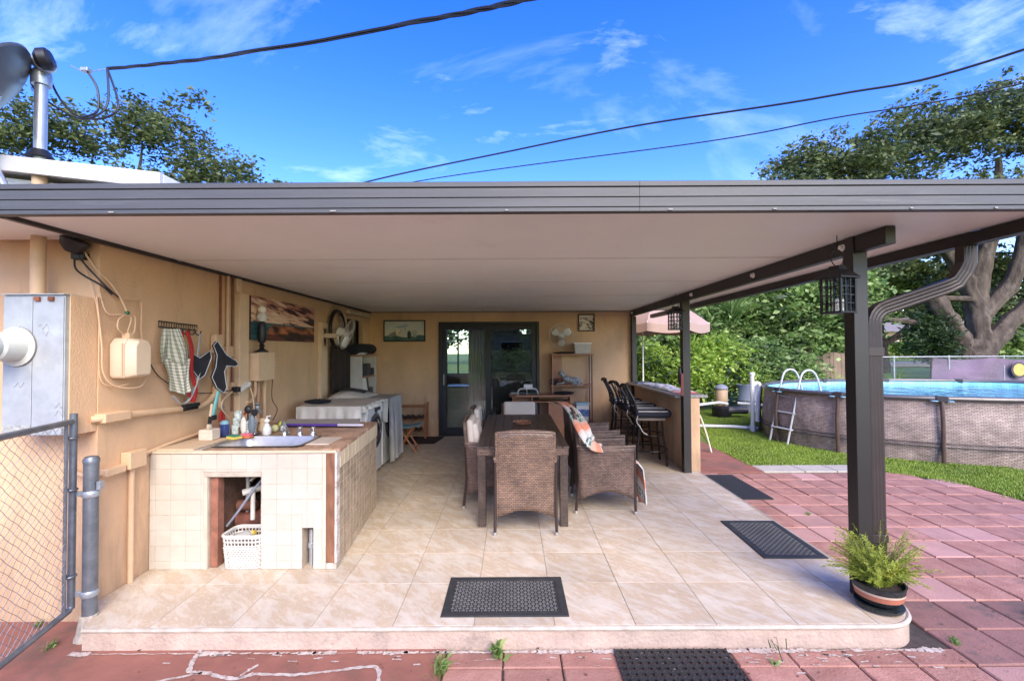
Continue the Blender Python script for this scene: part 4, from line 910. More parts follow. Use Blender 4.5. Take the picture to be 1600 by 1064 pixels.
printed('print', sk, lambda u, v: tuple(inv @ Vector((1.225 + .263 * u, YB - .012, 2.18 - .275 * v))), 60, 60, t_)

# wall fans
def fan(label, loc, aim, mount):
    t_ = TH('wall_fan', label, 'fan', loc)
    q = Vector(aim).normalized().to_track_quat('Z', 'Y').to_matrix().to_4x4()
    def mb(): b = MB(); b.M = q; return b
    b = mb(); b.lathe([(.0001, -.15), (.05, -.145), (.055, -.10), (.05, -.03), (.045, -.02)], 16); b.build('motor', WHITEPL, t_, smooth=True)
    b = mb(); b.lathe([(.035, -.02), (.035, .012), (.02, .022), (.0001, .024)], 14); b.build('hub', WHITEPL, t_, smooth=True)
    for k in range(3):
        a0 = k * 2 * PI / 3 + .5; vs = []
        nu, nv = 6, 5
        b = mb()
        def bl(u, v, a0=a0):
            r = .03 + .155 * v; wd = .25 + 1.25 * math.sin(PI * min(1, v * .8 + .12)) * .62; a = a0 + (u - .5) * wd
            return (r * math.cos(a), r * math.sin(a), .002 + (u - .5) * .05)
        b.grid(bl, nu, nv); b.build('blade', WHITEPL, t_, smooth=True, solid=.003)
    b = mb(); RR = .215
    b.ring((0, 0, -.005), RR, .004, n=40, m=5); b.ring((0, 0, .045), .035, .004, n=20, m=5)
    for k in range(44):
        a = 2 * PI * k / 44; pts = [(math.cos(a) * r, math.sin(a) * r, z) for r, z in ((.035, .045), (.12, .042), (.19, .025), (RR, -.005), (.19, -.035), (.10, -.05), (.05, -.05))]; b.tube(pts, .0012, 3, cap=False)
    b.ring((0, 0, .034), .15, .0015, n=36, m=4)
    b.build('cage', mat('cage_chrome', (.55, .54, .50), .35, .6), t_, kind='stuff')
    inv = t_.matrix_basis.inverted()
    b = MB(); back = Vector(loc) + (q @ Vector((0, 0, -.10)))
    for nm, g in mount(back):
        g.build(nm, CREAMPL, t_, world=True, bevel=.006)
    return t_
def m1(bk):
    a = MB(); a.box(XL + .003, XL + .05, 6.20, 6.28, 1.62, 1.86)
    c = MB(); c.tube([(XL + .04, 6.24, 1.76), (-2.40, 6.245, 1.76), (bk.x, bk.y, bk.z)], [.035, .03, .022], 8); return [('wall_plate', a), ('arm', c)]
fan('white wall fan on the side wall turned sideways in front of the bicycle wheel', (-2.24, 6.25, 1.775), (.86, .12, -.32), m1)
def m2(bk):
    a = MB(); a.box(.84, .92, YB - .04, YB - .003, 1.66, 1.80)
    c = MB(); c.tube([(.88, YB - .03, 1.72), (.88, YB - .12, 1.72), (bk.x, bk.y, bk.z)], .02, 8); return [('wall_plate', a), ('arm', c)]
fan('white wall fan on the back wall above the cherry shelf unit', (.87, 8.06, 1.80), (-.1, -1, .02), m2)
cable('fan_cord', 'white cord hanging from the back wall fan down to the tiger shelf', [(.90, YB - .05, 1.66), (.91, YB - .03, 1.5), (.90, YB - .03, 1.2), (.91, YB - .03, 1.0)], .005, CREAMPL)
# bicycle wheel
t_ = TH('bicycle_wheel', 'small bicycle wheel with black tyre hanging on the side wall behind the fan', 'bicycle wheel', (XL + .05, 6.66, 1.57))
b = MB(); b.ring((XL + .06, 6.66, 1.865), .265, .028, axis='X', n=40, m=8); b.build('tyre', BLACK, t_, world=True, smooth=True)
b = MB(); b.ring((XL + .06, 6.66, 1.865), .235, .010, axis='X', n=40, m=6); b.build('rim', CHROME, t_, world=True, smooth=True)
b = MB(); b.tube([(XL + .02, 6.66, 1.865), (XL + .10, 6.66, 1.865)], .018, 8)
b.build('hub', CHROME, t_, world=True)
b = MB()
for k in range(28):
    a = 2 * PI * k / 28; b.tube([(XL + .04 + .04 * (k % 2), 6.66 + .016 * math.cos(a + .8), 1.865 + .016 * math.sin(a + .8)), (XL + .06, 6.66 + .232 * math.cos(a), 1.865 + .232 * math.sin(a))], .0013, 3, cap=False)
b.build('spoke_set', CHROME, t_, world=True, kind='stuff')
# ================================================================== TILED COUNTER
CH = .84
ct = TH('tiled_sink_counter', 'outdoor counter faced in cream tiles with an open niche and a steel sink on top', 'counter', (-1.9, 3.9, 0))
CF = 3.30      # front face
def sidex(y): return -1.262 - (y - 3.3) * .078
# core built as masonry walls round the hollow
CORE = mat('counter_block', (.42, .34, .26), .95, var=.2, vs_=9, bump=.8)
DK = mat('niche_brick', (.16, .085, .055), .95, var=.4, vs_=12, bump=1.0, bs=40)
NX0, NX1, NZ = -2.18, -1.80, .655
SX0, SX1, SZ = -1.505, -1.425, .29
b = MB()
b.box(-2.595, NX0, CF, CF + .10, .001, CH - .06); b.box(NX1, SX0, CF, CF + .10, .001, CH - .06); b.box(NX0, NX1, CF, CF + .10, NZ, CH - .06)
b.box(SX0, SX1, CF, CF + .10, SZ, CH - .06); b.box(SX1, -1.345, CF, CF + .10, .001, CH - .06)
b.build('front_block', CORE, ct, world=True)
b = MB(); b.prism([(-1.40, CF + .101), (sidex(CF + .06) - .008, CF + .101), (sidex(4.62) - .008, 4.62), (-1.50, 4.62)], .001, CH - .06); b.build('side_block', CORE, ct, world=True)
b = MB(); b.box(-2.58, -1.5, 4.5, 4.62, .001, CH - .06); b.build('rear_block', CORE, ct, world=True)
b = MB(); b.box(NX0 - .07, NX0, CF + .101, CF + .55, .001, .74); b.build('niche_side', DK, ct, world=True)
b = MB(); b.box(NX0 + .0, NX0 + .055, CF + .02, CF + .098, .001, NZ - .002)
b.build('brick_jamb', mat('red_brick', (.25, .105, .065), .95, var=.3, vs_=14, bump=1.0, bs=50), ct, world=True, bevel=.006)
b = MB(); b.box(NX0 - .03, NX1 + .005, CF - .012, CF + .05, NZ, NZ + .035); b.build('lintel_board', mat('grey_lintel', (.44, .38, .30), .8, var=.2, vs_=14, bump=.4), ct, world=True, bevel=.003)
b = MB(); b.box(NX0 - .03, NX0 - .003, CF - .010, CF + .02, .001, NZ - .001); b.build('trim_strip', mat('tile_edge', (.52, .455, .35), .5), ct, world=True, bevel=.003)
# front tiles
TW = .1083; TG = .0022
tmm = {}
def wtile(x0, x1, z0, z1, y=CF - .0005):
    w_, h_ = round(x1 - x0 - TG, 4), round(z1 - z0 - TG, 4)
    if w_ < .012 or h_ < .012: return
    k = (w_, h_)
    if k not in tmm: tmm[k] = tile_mesh('wall_tile', w_, h_, .008, .0016, WTILE)
    piece('wall_tile', tmm[k], ct, ((x0 + x1) / 2 + 1.9 + pr.uniform(-.0006, .0006), y - 3.9 - .008 + pr.uniform(-.0008, .0008), (z0 + z1) / 2), (R(90), 0, pr.uniform(-.004, .004)))
zz = [0.002] + [CH - .022 - TW * k for k in range(7, -1, -1)]
xx = [-2.594] + [-1.362 - TW * k for k in range(11, -1, -1)]
for i in range(len(xx) - 1):
    for j in range(len(zz) - 1):
        x0, x1, z0, z1 = xx[i], xx[i + 1], zz[j], zz[j + 1]
        parts = [(x0, x1, z0, z1)]
        for (hx0, hx1, hz) in ((NX0 - .03, NX1, NZ + .035), (SX0, SX1, SZ)):
            nx = []
            for (a, c, e, f_) in parts:
                if c <= hx0 or a >= hx1 or e >= hz: nx.append((a, c, e, f_)); continue
                if a < hx0: nx.append((a, hx0, e, f_))
                if c > hx1: nx.append((hx1, c, e, f_))
                if f_ > hz: nx.append((max(a, hx0), min(c, hx1), hz, f_))
            parts = nx
        for q in parts: wtile(*q)
b = MB(); b.box(-2.596, -1.345, CF - .004, CF - .0007, .002, NZ + 0); b.box(-2.596, -1.345, CF - .004, CF - .0007, NZ + .036, CH - .02)
# grout sheet with openings
b = MB()
for q in ((-2.596, NX0 - .03, .001, CH - .021), (NX1, SX0, .001, CH - .021), (SX1, -1.345, .001, CH - .021), (NX0 - .03, NX1, NZ + .036, CH - .021), (SX0, SX1, SZ, CH - .021)):
    b.box(q[0], q[1], CF - .0055, CF - .0005, q[2], q[3])
b.build('grout_sheet', mat('white_grout', (.36, .30, .235), .9, var=.3, vs_=14, col2=(.6, .53, .43)), ct, world=True)
b = MB(); b.box(-1.361, -1.335, CF - .011, CF + .03, .001, CH - .022); b.build('corner_bead', mat('tile_edge', None), ct, world=True, bevel=.004)
b = MB(); b.box(-1.332, -1.272, CF - .012, CF + .055, .045, CH - .012); b.build('corner_post', WOODB, ct, world=True, bevel=.004)
b = MB(); b.box(-1.2715, -1.258, CF - .010, CF + .05, .045, CH - .012); b.build('painted_edge', mat('chipped_white', (.55, .50, .44), .8, var=.3, vs_=20, stain=(.2, .09, .05, .8), stain_s=12, stain_at=.5), ct, world=True)
b = MB(); b.box(-1.333, -1.257, CF - .014, CF + .056, .001, .044); b.build('post_foot', mat('white_grout', None), ct, world=True, bevel=.004)
# side mosaic
sw, sh = .0925, .0575
sme = tile_mesh('mosaic_tile', sw - .010, sh - .007, .008, .0015, MTILE)
ang = math.atan2(sidex(4.6) - sidex(3.4), 1.2)
for i in range(13):
    for j in range(12):
        y = 3.362 + sw * (i + .5); z = .005 + sh * (j + .5)
        e = Matrix.Rotation(PI / 2, 4, 'Z') @ Matrix.Rotation(PI / 2, 4, 'X'); 
        o = piece('mosaic_tile', sme, ct, (sidex(y) + .004 + 1.9, y - 3.9, z), (R(90), 0, R(90) - math.atan(.078) * -1))
b = MB(); b.prism([(sidex(3.357) - .007, 3.357), (sidex(3.357), 3.357), (sidex(4.6), 4.6), (sidex(4.6) - .007, 4.6)], .001, .70); b.build('mosaic_grout', mat('pale_mosaic_grout', (.60, .53, .43), .9, var=.15, vs_=20), ct, world=True)
me_ = tile_mesh('edge_tile', .100, .115, .008, .002, mat('cream_edge_tile', (.64, .52, .35), .35, var=.06, rand=.05))
for i in range(12): piece('edge_tile', me_, ct, (sidex(3.41 + .104 * i) + .009 + 1.9, 3.41 + .104 * i - 3.9, .758), (R(90), 0, R(90) + math.atan(.078)))
# top : slab ring around basin, mosaic surface
KX0, KX1, KY0, KY1 = -2.22, -1.60, 3.42, 3.82
b = MB()
def topq(x0, x1, y0, y1): b.box(x0, x1, y0, y1, CH - .058, CH - .004)
topq(-2.596, KX0, CF - .006, 4.62); topq(KX1, -1.395, CF + .0, 4.62); topq(KX0, KX1, CF - .006, KY0); topq(KX0, KX1, KY1, 4.62)
b.prism([(-1.395, CF + .057), (sidex(CF) + .004, CF + .057), (sidex(4.62) + .004, 4.62), (-1.395, 4.62)], CH - .058, CH - .004)
b.build('counter_top', TOPMOS, ct, world=True)
b = MB(); b.box(-2.596, -1.262, CF - .016, CF + .012, CH - .02, CH + .001); b.build('front_nosing', mat('cream_nosing', (.52, .44, .31), .4), ct, world=True, bevel=.005)
b = MB(); b.box(-2.59, -2.30, CF + .014, 3.74, CH - .003, CH + .009); b.build('top_board', BOARD, ct, world=True, bevel=.003)
b = MB(); b.box(-2.295, -2.235, CF + .014, 3.75, CH - .003, CH + .007); b.build('granite_strip', mat('worn_strip', (.30, .25, .20), .8, var=.5, vs_=30), ct, world=True, bevel=.002)
b = MB(); b.box(-1.585, -1.40, 3.50, 3.78, CH - .003, CH + .004); b.build('plain_tile', mat('pale_tile', (.58, .50, .42), .35), ct, world=True, bevel=.002)
# sink: rim and bowl
def bowl(u, v): pass
b = MB(); st = [(.0, .008), (.012, .011), (.03, .006), (.035, -.01), (.055, -.14), (.09, -.155)]
vs = []; 
for ins, z in st:
    x0, x1, y0, y1, r = KX0 - .03 + ins, KX1 + .03 - ins, KY0 - .03 + ins, KY1 + .03 - ins, max(.02, .07 - ins * .3)
    for cx_, cy_, a in ((x1 - r, y1 - r, 0), (x0 + r, y1 - r, 90), (x0 + r, y0 + r, 180), (x1 - r, y0 + r, 270)):
        for k in range(5): vs.append((cx_ + r * math.cos(R(a + 22.5 * k)), cy_ + r * math.sin(R(a + 22.5 * k)), CH + z))
b.add(vs, [(i * 20 + j, i * 20 + (j + 1) % 20, (i + 1) * 20 + (j + 1) % 20, (i + 1) * 20 + j) for i in range(5) for j in range(20)] + [tuple(100 + j for j in range(20))])
sk_ = b.build('sink_basin', STEEL, ct, world=True, smooth=True, ang=50)
b = MB(); b.lathe([(.03, 0), (.034, .003), (.0001, .001)], 16, (-1.9, 3.62, CH - .153)); b.build('drain', CHROME, sk_, world=True)
def tap(x, y, h=.065):
    b = MB(); b.lathe([(.022, 0), (.018, .01), (.014, .03), (.02, h - .015), (.018, h), (.0001, h + .003)], 14, (x, y, CH + .004)); b.tube([(x, y, CH + h), (x + .03, y - .03, CH + h + .012)], .005, 6); return b
for i, x in enumerate((-1.93, -1.80, -1.69)): tap(x, 3.89).build('tap', CHROME, ct, world=True, smooth=True)
# plumbing in the niche
pl = TH('drain_pump', 'rusty pump and white pipes inside the dark niche under the sink', 'pump', (-1.95, 3.6, 0))
b = MB(); b.M = Matrix.Translation((-1.86, 3.62, .27)) @ Matrix.Rotation(R(80), 4, 'Y'); b.lathe([(.05, -.30), (.075, -.28), (.08, -.05), (.10, -.03), (.10, .03), (.07, .05), (.05, .12), (.0001, .125)], 18); b.build('pump_body', mat('rust_red_pump', (.16, .055, .035), .7, var=.4, vs_=12, bump=.5), pl, world=True, smooth=True)
b = MB(); b.box(-2.12, -1.80, 3.52, 3.74, .001, .18); b.build('pump_base', RUST, pl, world=True, bevel=.02)
b = MB(); b.tube([(-1.87, 3.56, .33), (-1.87, 3.56, .60)], .022, 12); b.tube([(-2.03, 3.46, .49), (-1.80, 3.60, .535)], .024, 12); b.tube([(-1.94, 3.44, .30), (-1.94, 3.44, .52)], .016, 10); b.tube([(-2.07, 3.60, .20), (-2.07, 3.60, .60)], .014, 8); b.lathe([(.03, 0), (.032, .01), (.032, .04), (.03, .05)], 12, (-1.87, 3.56, .50)); b.build('white_pipe', mat('dusty_pvc', (.50, .48, .43), .6, var=.2, vs_=12), pl, world=True, smooth=True)
b = MB(); b.ring((-1.90, 3.47, .63), .03, .008, n=14); b.tube([(-1.95, 3.45, .60), (-1.86, 3.50, .66)], .009, 6); b.tube([(-1.96, 3.44, .585), (-1.93, 3.46, .62)], .014, 8); b.build('valve', mat('tarnished_brass', (.30, .25, .17), .5, .6), pl, world=True, smooth=True)
b = MB(); b.tube(smoothpath([(-2.12, 3.42, .26), (-2.02, 3.40, .38), (-1.92, 3.42, .53), (-1.82, 3.46, .66)]), .009, 8); b.build('grey_hose', mat('grey_hose', (.20, .22, .27), .5), pl, world=True, smooth=True)
b = MB(); b.lathe([(.04, -.07), (.04, .06), (.032, .07)], 14, (-2.04, 3.55, .37), axis='X'); b.build('pipe_stub', mat('dull_terracotta', (.13, .05, .03), .8), pl, world=True, smooth=True)
b = MB(); b.tube([(SX0 + .04, CF + .06, .001), (SX0 + .04, CF + .06, .26)], .018, 10); b.lathe([(.026, 0), (.026, .03)], 10, (SX0 + .04, CF + .06, .13)); b.build('drain_riser', GALV, pl, world=True, smooth=True)
# woven basket
bk = TH('woven_basket', 'white woven plastic basket standing in the niche under the sink', 'basket', (-1.935, 3.38, .002))
BW0, BD0, BW1, BD1, BHt = .125, .09, .145, .105, .235
def bp_(s_, z):   # perimeter param s in 0..1
    k = z / BHt; a, c = BW0 + (BW1 - BW0) * k, BD0 + (BD1 - BD0) * k; r = .05
    tot = 4 * (a + c - 2 * r) + 2 * PI * r; d_ = s_ * tot
    segs = [(2 * (a - r), (-(a - r), -c), (1, 0)), (PI * r / 2, (a - r, -(c - r)), -90), (2 * (c - r), (a, -(c - r)), (0, 1)), (PI * r / 2, (a - r, c - r), 0),
            (2 * (a - r), (a - r, c), (-1, 0)), (PI * r / 2, (-(a - r), c - r), 90), (2 * (c - r), (-a, c - r), (0, -1)), (PI * r / 2, (-(a - r), -(c - r)), 180)]
    for L, p, q in segs:
        if d_ <= L + 1e-9:
            if isinstance(q, tuple): return p[0] + q[0] * d_, p[1] + q[1] * d_
            an = R(q) + d_ / r; return p[0] + r * math.cos(an), p[1] + r * math.sin(an)
        d_ -= L
    return -(a - r), -c
BP = mat('basket_plastic', (.56, .54, .49), .45, var=.06)
def hoop(z, r, amp=0, n=72, ph=0):
    pts = []
    for i in range(n + 1):
        x, y = bp_(i / n % 1, z); L = math.hypot(x, y); o_ = amp * (1 if (i + ph) % 2 else -1); pts.append((x + x / L * o_, y + y / L * o_, z))
    return pts
b = MB()
for i, z in enumerate([.008 + .0155 * k for k in range(10)]): b.tube(hoop(z, .007, .0035, ph=i), .0072, 5, cap=False)
b.build('woven_side', BP, bk, kind='stuff')
b = MB()
for z in (.165, .195, .222): b.tube(hoop(z, .006), .0058, 6, cap=False)
for i in range(36):
    p0, p1 = bp_(i / 36, .155), bp_(i / 36, .225); b.tube([(p0[0], p0[1], .155), (p1[0], p1[1], .225)], .0042, 4, cap=False)
b.build('lattice_band', BP, bk, kind='stuff')
b = MB(); b.tube(hoop(.235, .01), .0105, 8, cap=False); b.build('rim', BP, bk, smooth=True)
b = MB(); b.box(-.115, .115, -.08, .08, .0, .006); b.build('base', BP, bk)
o = TH('glass_bottle', 'clear bottle lying in the top of the white woven basket', 'bottle', (-1.96, 3.38, .2))
b = MB(); b.M = Matrix.Translation((-1.97, 3.38, .20)) @ Matrix.Rotation(R(70), 4, 'Y'); b.lathe([(.03, -.06), (.038, -.05), (.038, .03), (.014, .05), (.014, .07)], 14); b.build('bottle_body', mat('dusty_glass', (.35, .35, .32), .15, coat=.5), o, world=True, smooth=True)
b = MB(); b.M = Matrix.Translation((-1.97, 3.38, .20)) @ Matrix.Rotation(R(70), 4, 'Y'); b.lathe([(.017, .07), (.017, .09)], 12); b.build('bottle_cap', mat('yellow_plastic', (.6, .42, .08), .5), o, world=True)

# ---- things on the counter
def simple(name, label, cat, mbf, m, loc=(0, 0, 0), **k):
    b = MB(); mbf(b); o = b.build(name, m, None, **k); o.location = loc; return tag(o, label, cat)
simple('wooden_block', 'pale square wooden pot holding a dish brush at the left end of the counter', 'pot', lambda b: (b.box(-.055, .055, -.055, .055, 0, .085)), mat('bleached_wood', (.60, .50, .40), .7, var=.1, vs_=10, stretch=(1, 1, 6)), (-2.42, 3.67, CH + .0095), bevel=.01)
t_ = TH('dish_brush', 'dish brush with pale wooden handle standing in the wooden pot', 'brush', (-2.43, 3.67, CH + .095))
b = MB(); b.M = Matrix.Rotation(R(8), 4, 'Y'); b.box(-.009, .009, -.005, .005, -.005, .20); b.build('handle', BOARD, t_, bevel=.003)
b = MB(); b.M = Matrix.Rotation(R(8), 4, 'Y'); b.box(-.006, .012, -.014, .014, .04, .10); b.build('bristle_pad', BLACK, t_, bevel=.003)
t_ = TH('cleaning_bottle', 'slim clear bottle beside the dish brush', 'bottle', (-2.475, 3.75, CH + .0095))
b = MB(); b.lathe([(.02, 0), (.022, .01), (.02, .10), (.01, .12), (.01, .145)], 12); b.build('bottle_body', mat('clear_glass_grey', None), t_, smooth=True)
t_ = TH('blue_jar', 'blue glass jar with a pale lid behind the wooden pot', 'jar', (-2.42, 3.86, CH + .002))
b = MB(); b.lathe([(.035, 0), (.04, .01), (.04, .09), (.03, .10)], 16); b.build('jar_body', mat('blue_glass', (.03, .05, .16), .1, coat=.5), t_, smooth=True)
b = MB(); b.lathe([(.034, .10), (.036, .115), (.02, .13), (.0001, .132)], 16); b.build('jar_lid', mat('aqua_plastic', (.22, .42, .50), .3), t_, smooth=True)
t_ = TH('glass_tumbler', 'stack of clear tumblers standing left of the dotted utensil pot', 'glass', (-2.36, 3.93, CH + .002))
for k in range(3):
    b = MB(); b.lathe([(.026, .0 + .06 * k), (.033, .08 + .06 * k), (.030, .08 + .06 * k), (.024, .01 + .06 * k)], 14, (.012 * (k - 1), 0, 0)); b.build('tumbler', mat('glass_green_white', (.50, .56, .52), .08, coat=.8, var=.5, vs_=40), t_, smooth=True)
sp_ = mosaic('sponge_mat', (.5, .5, .1), (.5, .5, .1), (.5, .5, .1), 3)
t_ = TH('kitchen_sponge', 'yellow sponge with green scourer lying before the tumblers', 'sponge', (-2.25, 3.68, CH + .009), None)
t_.matrix_basis = Matrix.Translation((-2.24, 3.70, CH + .009)) @ Matrix.Rotation(R(-25), 4, 'Z')
b = MB(); b.box(-.05, .05, -.035, .035, 0, .02); b.build('foam', mat('yellow_foam', (.60, .47, .09), .95, var=.1, vs_=40, bump=.6), t_, bevel=.004)
b = MB(); b.box(-.05, .05, -.035, .035, .0205, .028); b.build('scourer', mat('green_scourer', (.05, .22, .12), .95, bump=.6), t_, bevel=.002)
t_ = TH('kitchen_sponge', 'pink and orange sponge pad lying beside the yellow one', 'sponge', (-2.185, 3.775, CH + .002))
b = MB(); b.box(-.042, .042, -.03, .03, 0, .018); b.build('foam', mat('orange_foam', (.62, .17, .06), .95, bump=.6), t_, bevel=.006)
b = MB(); b.box(-.045, .038, -.028, .028, .0185, .034); b.build('pink_foam', mat('pink_foam', (.70, .14, .22), .95, bump=.6), t_, bevel=.006)
t_ = TH('utensil_pot', 'white pot with black dots full of brushes and utensils', 'utensil pot', (-2.27, 3.96, CH + .002))
def dots(u, v):
    a, c = u * 22, v * 11; i = int(c); a += .5 * (i % 2); return (.015, .015, .018) if ((a % 1) - .5) ** 2 + ((c % 1) - .5) ** 2 < .085 else (.72, .70, .66)
printed('pot_side', dots, lambda u, v: (.055 * math.cos(2 * PI * u) * (1 + .1 * v), .055 * math.sin(2 * PI * u) * (1 + .1 * v), .12 * v), 132, 66, t_, CLOTHP, smooth=True, solid=.004)
b = MB(); b.lathe([(.05, .0), (.05, .10)], 14); b.build('pot_fill', BLACK, t_)
for (x, y, h, w_, m_, nm) in ((.0, -.02, .23, .032, BLACK, 'ladle'), (.03, .0, .20, .028, BLACKC, 'scrub_brush'), (-.03, .01, .19, .012, RED, 'red_handle'), (.01, .03, .22, .008, WOODL, 'spoon_handle')):
    b = MB(); b.tube([(x, y, .05), (x * 1.4, y, h - .05)], .006, 6); b.ball((x * 1.5, y, h - .02), w_, 12, 8, sy=.6, sz=1.1); b.build(nm, m_, t_, smooth=True)
t_ = TH('bath_brush', 'grey oval bristle brush leaning on the dotted pot', 'brush', (-2.215, 3.90, CH + .004))
b = MB(); b.ball((0, 0, .085), .085, 14, 10, sx=.36, sy=.22); b.build('brush_body', mat('grey_brush', (.13, .17, .20), .5), t_, smooth=True)
t_ = TH('body_sponge', 'pale oval sponge leaning against the dotted pot', 'sponge', (-2.275, 3.885, CH + .004))
b = MB(); b.ball((0, 0, .08), .075, 14, 10, sx=.34, sy=.22); b.build('sponge_body', mat('pale_sponge', (.62, .60, .52), .9, bump=.5), t_, smooth=True)
t_ = TH('clay_vase', 'small beige pottery vase between the dotted pot and the soap dispenser', 'vase', (-2.20, 4.06, CH + .002))
b = MB(); b.lathe([(.035, 0), (.045, .02), (.036, .06), (.03, .08), (.036, .095), (.034, .12), (.028, .12)], 16); b.build('vase_body', mat('beige_clay', (.50, .38, .24), .8), t_, smooth=True)
t_ = TH('soap_dispenser', 'clear bottle of white soap with a pump top behind the sink', 'soap dispenser', (-2.09, 3.91, CH + .002))
b = MB(); b.lathe([(.030, 0), (.036, .01), (.036, .055), (.02, .085), (.014, .10)], 16); b.build('bottle_body', mat('white_soap', (.66, .66, .62), .15, coat=.6), t_, smooth=True)
b = MB(); b.ball((.0, 0, .118), .024, sz=.7); b.tube([(0, 0, .13), (0, 0, .155), (.035, -.01, .16)], .006, 6); b.build('pump_top', WHITEPL, t_, smooth=True)
simple('tennis_ball', 'bright yellow green ball sitting behind the sink by the tray', 'ball', lambda b: b.ball((0, 0, .033), .033), mat('lime_ball', (.48, .55, .06), .8), (-2.13, 4.25, CH + .002), smooth=True)
simple('scouring_ball', 'pale yellow scouring ball beside the soap dispenser', 'ball', lambda b: b.ball((0, 0, .030), .032), mat('pale_ball', (.52, .52, .25), .9, bump=.5), (-2.10, 4.06, CH + .002), smooth=True)
t_ = TH('rinse_hose', 'chrome spray tap with grey hose lying behind the sink', 'tap', (-1.98, 4.0, CH + .002))
b = MB(); b.tube(smoothpath([(-.09, .12, .02), (-.06, .08, .08), (-.02, .02, .075), (.03, -.02, .03), (.06, -.05, .01)]), .012, 8); b.build('spray_neck', GALV, t_, smooth=True)
b = MB(); b.lathe([(.03, 0), (.03, .03), (.02, .05)], 14, (-.08, .12, 0)); b.build('tap_base', GALV, t_, smooth=True)
t_ = TH('dark_dish', 'small dark dish holding a chrome plug behind the sink corner', 'dish', (-2.17, 3.87, CH + .0045))
b = MB(); b.lathe([(.02, 0), (.045, .012), (.042, .014), (.0001, .006)], 18); b.build('dish_body', mat('dark_purple_dish', (.05, .04, .08), .2), t_, smooth=True)
b = MB(); b.ball((0, 0, .015), .014, sz=.6); b.build('plug', CHROME, t_, smooth=True)
t_ = TH('garden_tap', 'old grey garden tap on the wall under the breaker box', 'tap', (XL + .08, 4.55, .95))
b = MB(); b.tube([(XL + .01, 4.55, .98), (XL + .10, 4.53, .98), (XL + .14, 4.50, .95)], .016, 8); b.ball((XL + .08, 4.53, 1.0), .028); b.ring((XL + .08, 4.53, 1.035), .03, .006, n=12); b.build('tap_body', GALV, t_, world=True, smooth=True)
# tray with purple rim
t_ = TH('ironing_tray', 'grey padded board with a purple edge lying across the far end of the counter', 'board', (-1.9, 4.5, CH + .003))
b = MB(); b.prism([(-2.17, 4.30), (-1.42, 4.26), (-1.52, 4.60), (-2.25, 4.60)], CH + .022, CH + .032); b.box(-2.1, -1.6, 4.35, 4.55, CH + .003, CH + .021); b.build('board_pad', mat('grey_pad', (.33, .31, .29), .8, var=.08), t_, world=True, bevel=.004)
b = MB(); b.tube([(-2.18, 4.292, CH + .024), (-1.62, 4.262, CH + .024)], .012, 8); b.build('purple_edge', mat('purple_tape', (.07, .03, .22), .6), t_, world=True)
b = MB(); b.tube([(-1.62, 4.262, CH + .024), (-1.38, 4.25, CH + .024)], .012, 8); b.build('white_edge', mat('white_tape', (.5, .48, .55), .6), t_, world=True)

# ================================================================== WASHERS
WHTP = mat('washer_enamel', (.70, .70, .67), .3, var=.03)
def washer(label, y0, y1):
    t_ = TH('washing_machine', label, 'washing machine', (-2.05, (y0 + y1) / 2, 0))
    b = MB(); b.box(-2.40, -1.735, y0, y1, .02, .88); b.build('cabinet', WHTP, t_, world=True, bevel=.015)
    b = MB(); b.box(-1.7345, -1.722, y0 + .01, y1 - .01, .745, .87); b.build('control_panel', WHTP, t_, world=True, bevel=.004)
    yc = (y0 + y1) / 2
    b = MB(); b.lathe([(.215, 0), (.225, .02), (.20, .035), (.17, .035), (.16, .015)], 32, (-1.7345, yc, .55), axis='X'); b.build('door_ring', mat('smoked_chrome', (.13, .13, .14), .2, .7), t_, world=True, smooth=True)
    b = MB(); b.lathe([(.16, .012), (.13, .04), (.06, .055), (.0001, .06)], 28, (-1.7345, yc, .55), axis='X'); b.build('door_glass', mat('washer_glass', (.035, .025, .03), .06, coat=1), t_, world=True, smooth=True)
    b = MB(); b.lathe([(.032, 0), (.03, .022), (.0001, .024)], 18, (-1.7215, yc - .02, .81), axis='X'); b.build('dial', mat('dial_dark', (.05, .05, .055), .3), t_, world=True, smooth=True)
    b = MB(); b.box(-1.7215, -1.718, yc + .06, yc + .20, .79, .83); b.build('display', BLACK, t_, world=True)
    for s_ in (y0 + .05, y1 - .09):
        b = MB(); b.box(-1.79, -1.75, s_, s_ + .04, .001, .02); b.build('foot', BLACK, t_, world=True)
    return t_
washer('front loading white washing machine behind the tiled counter with dark round door', 5.46, 6.10)
washer('second washing machine farther back hidden under a grey fabric cover', 6.15, 6.79)
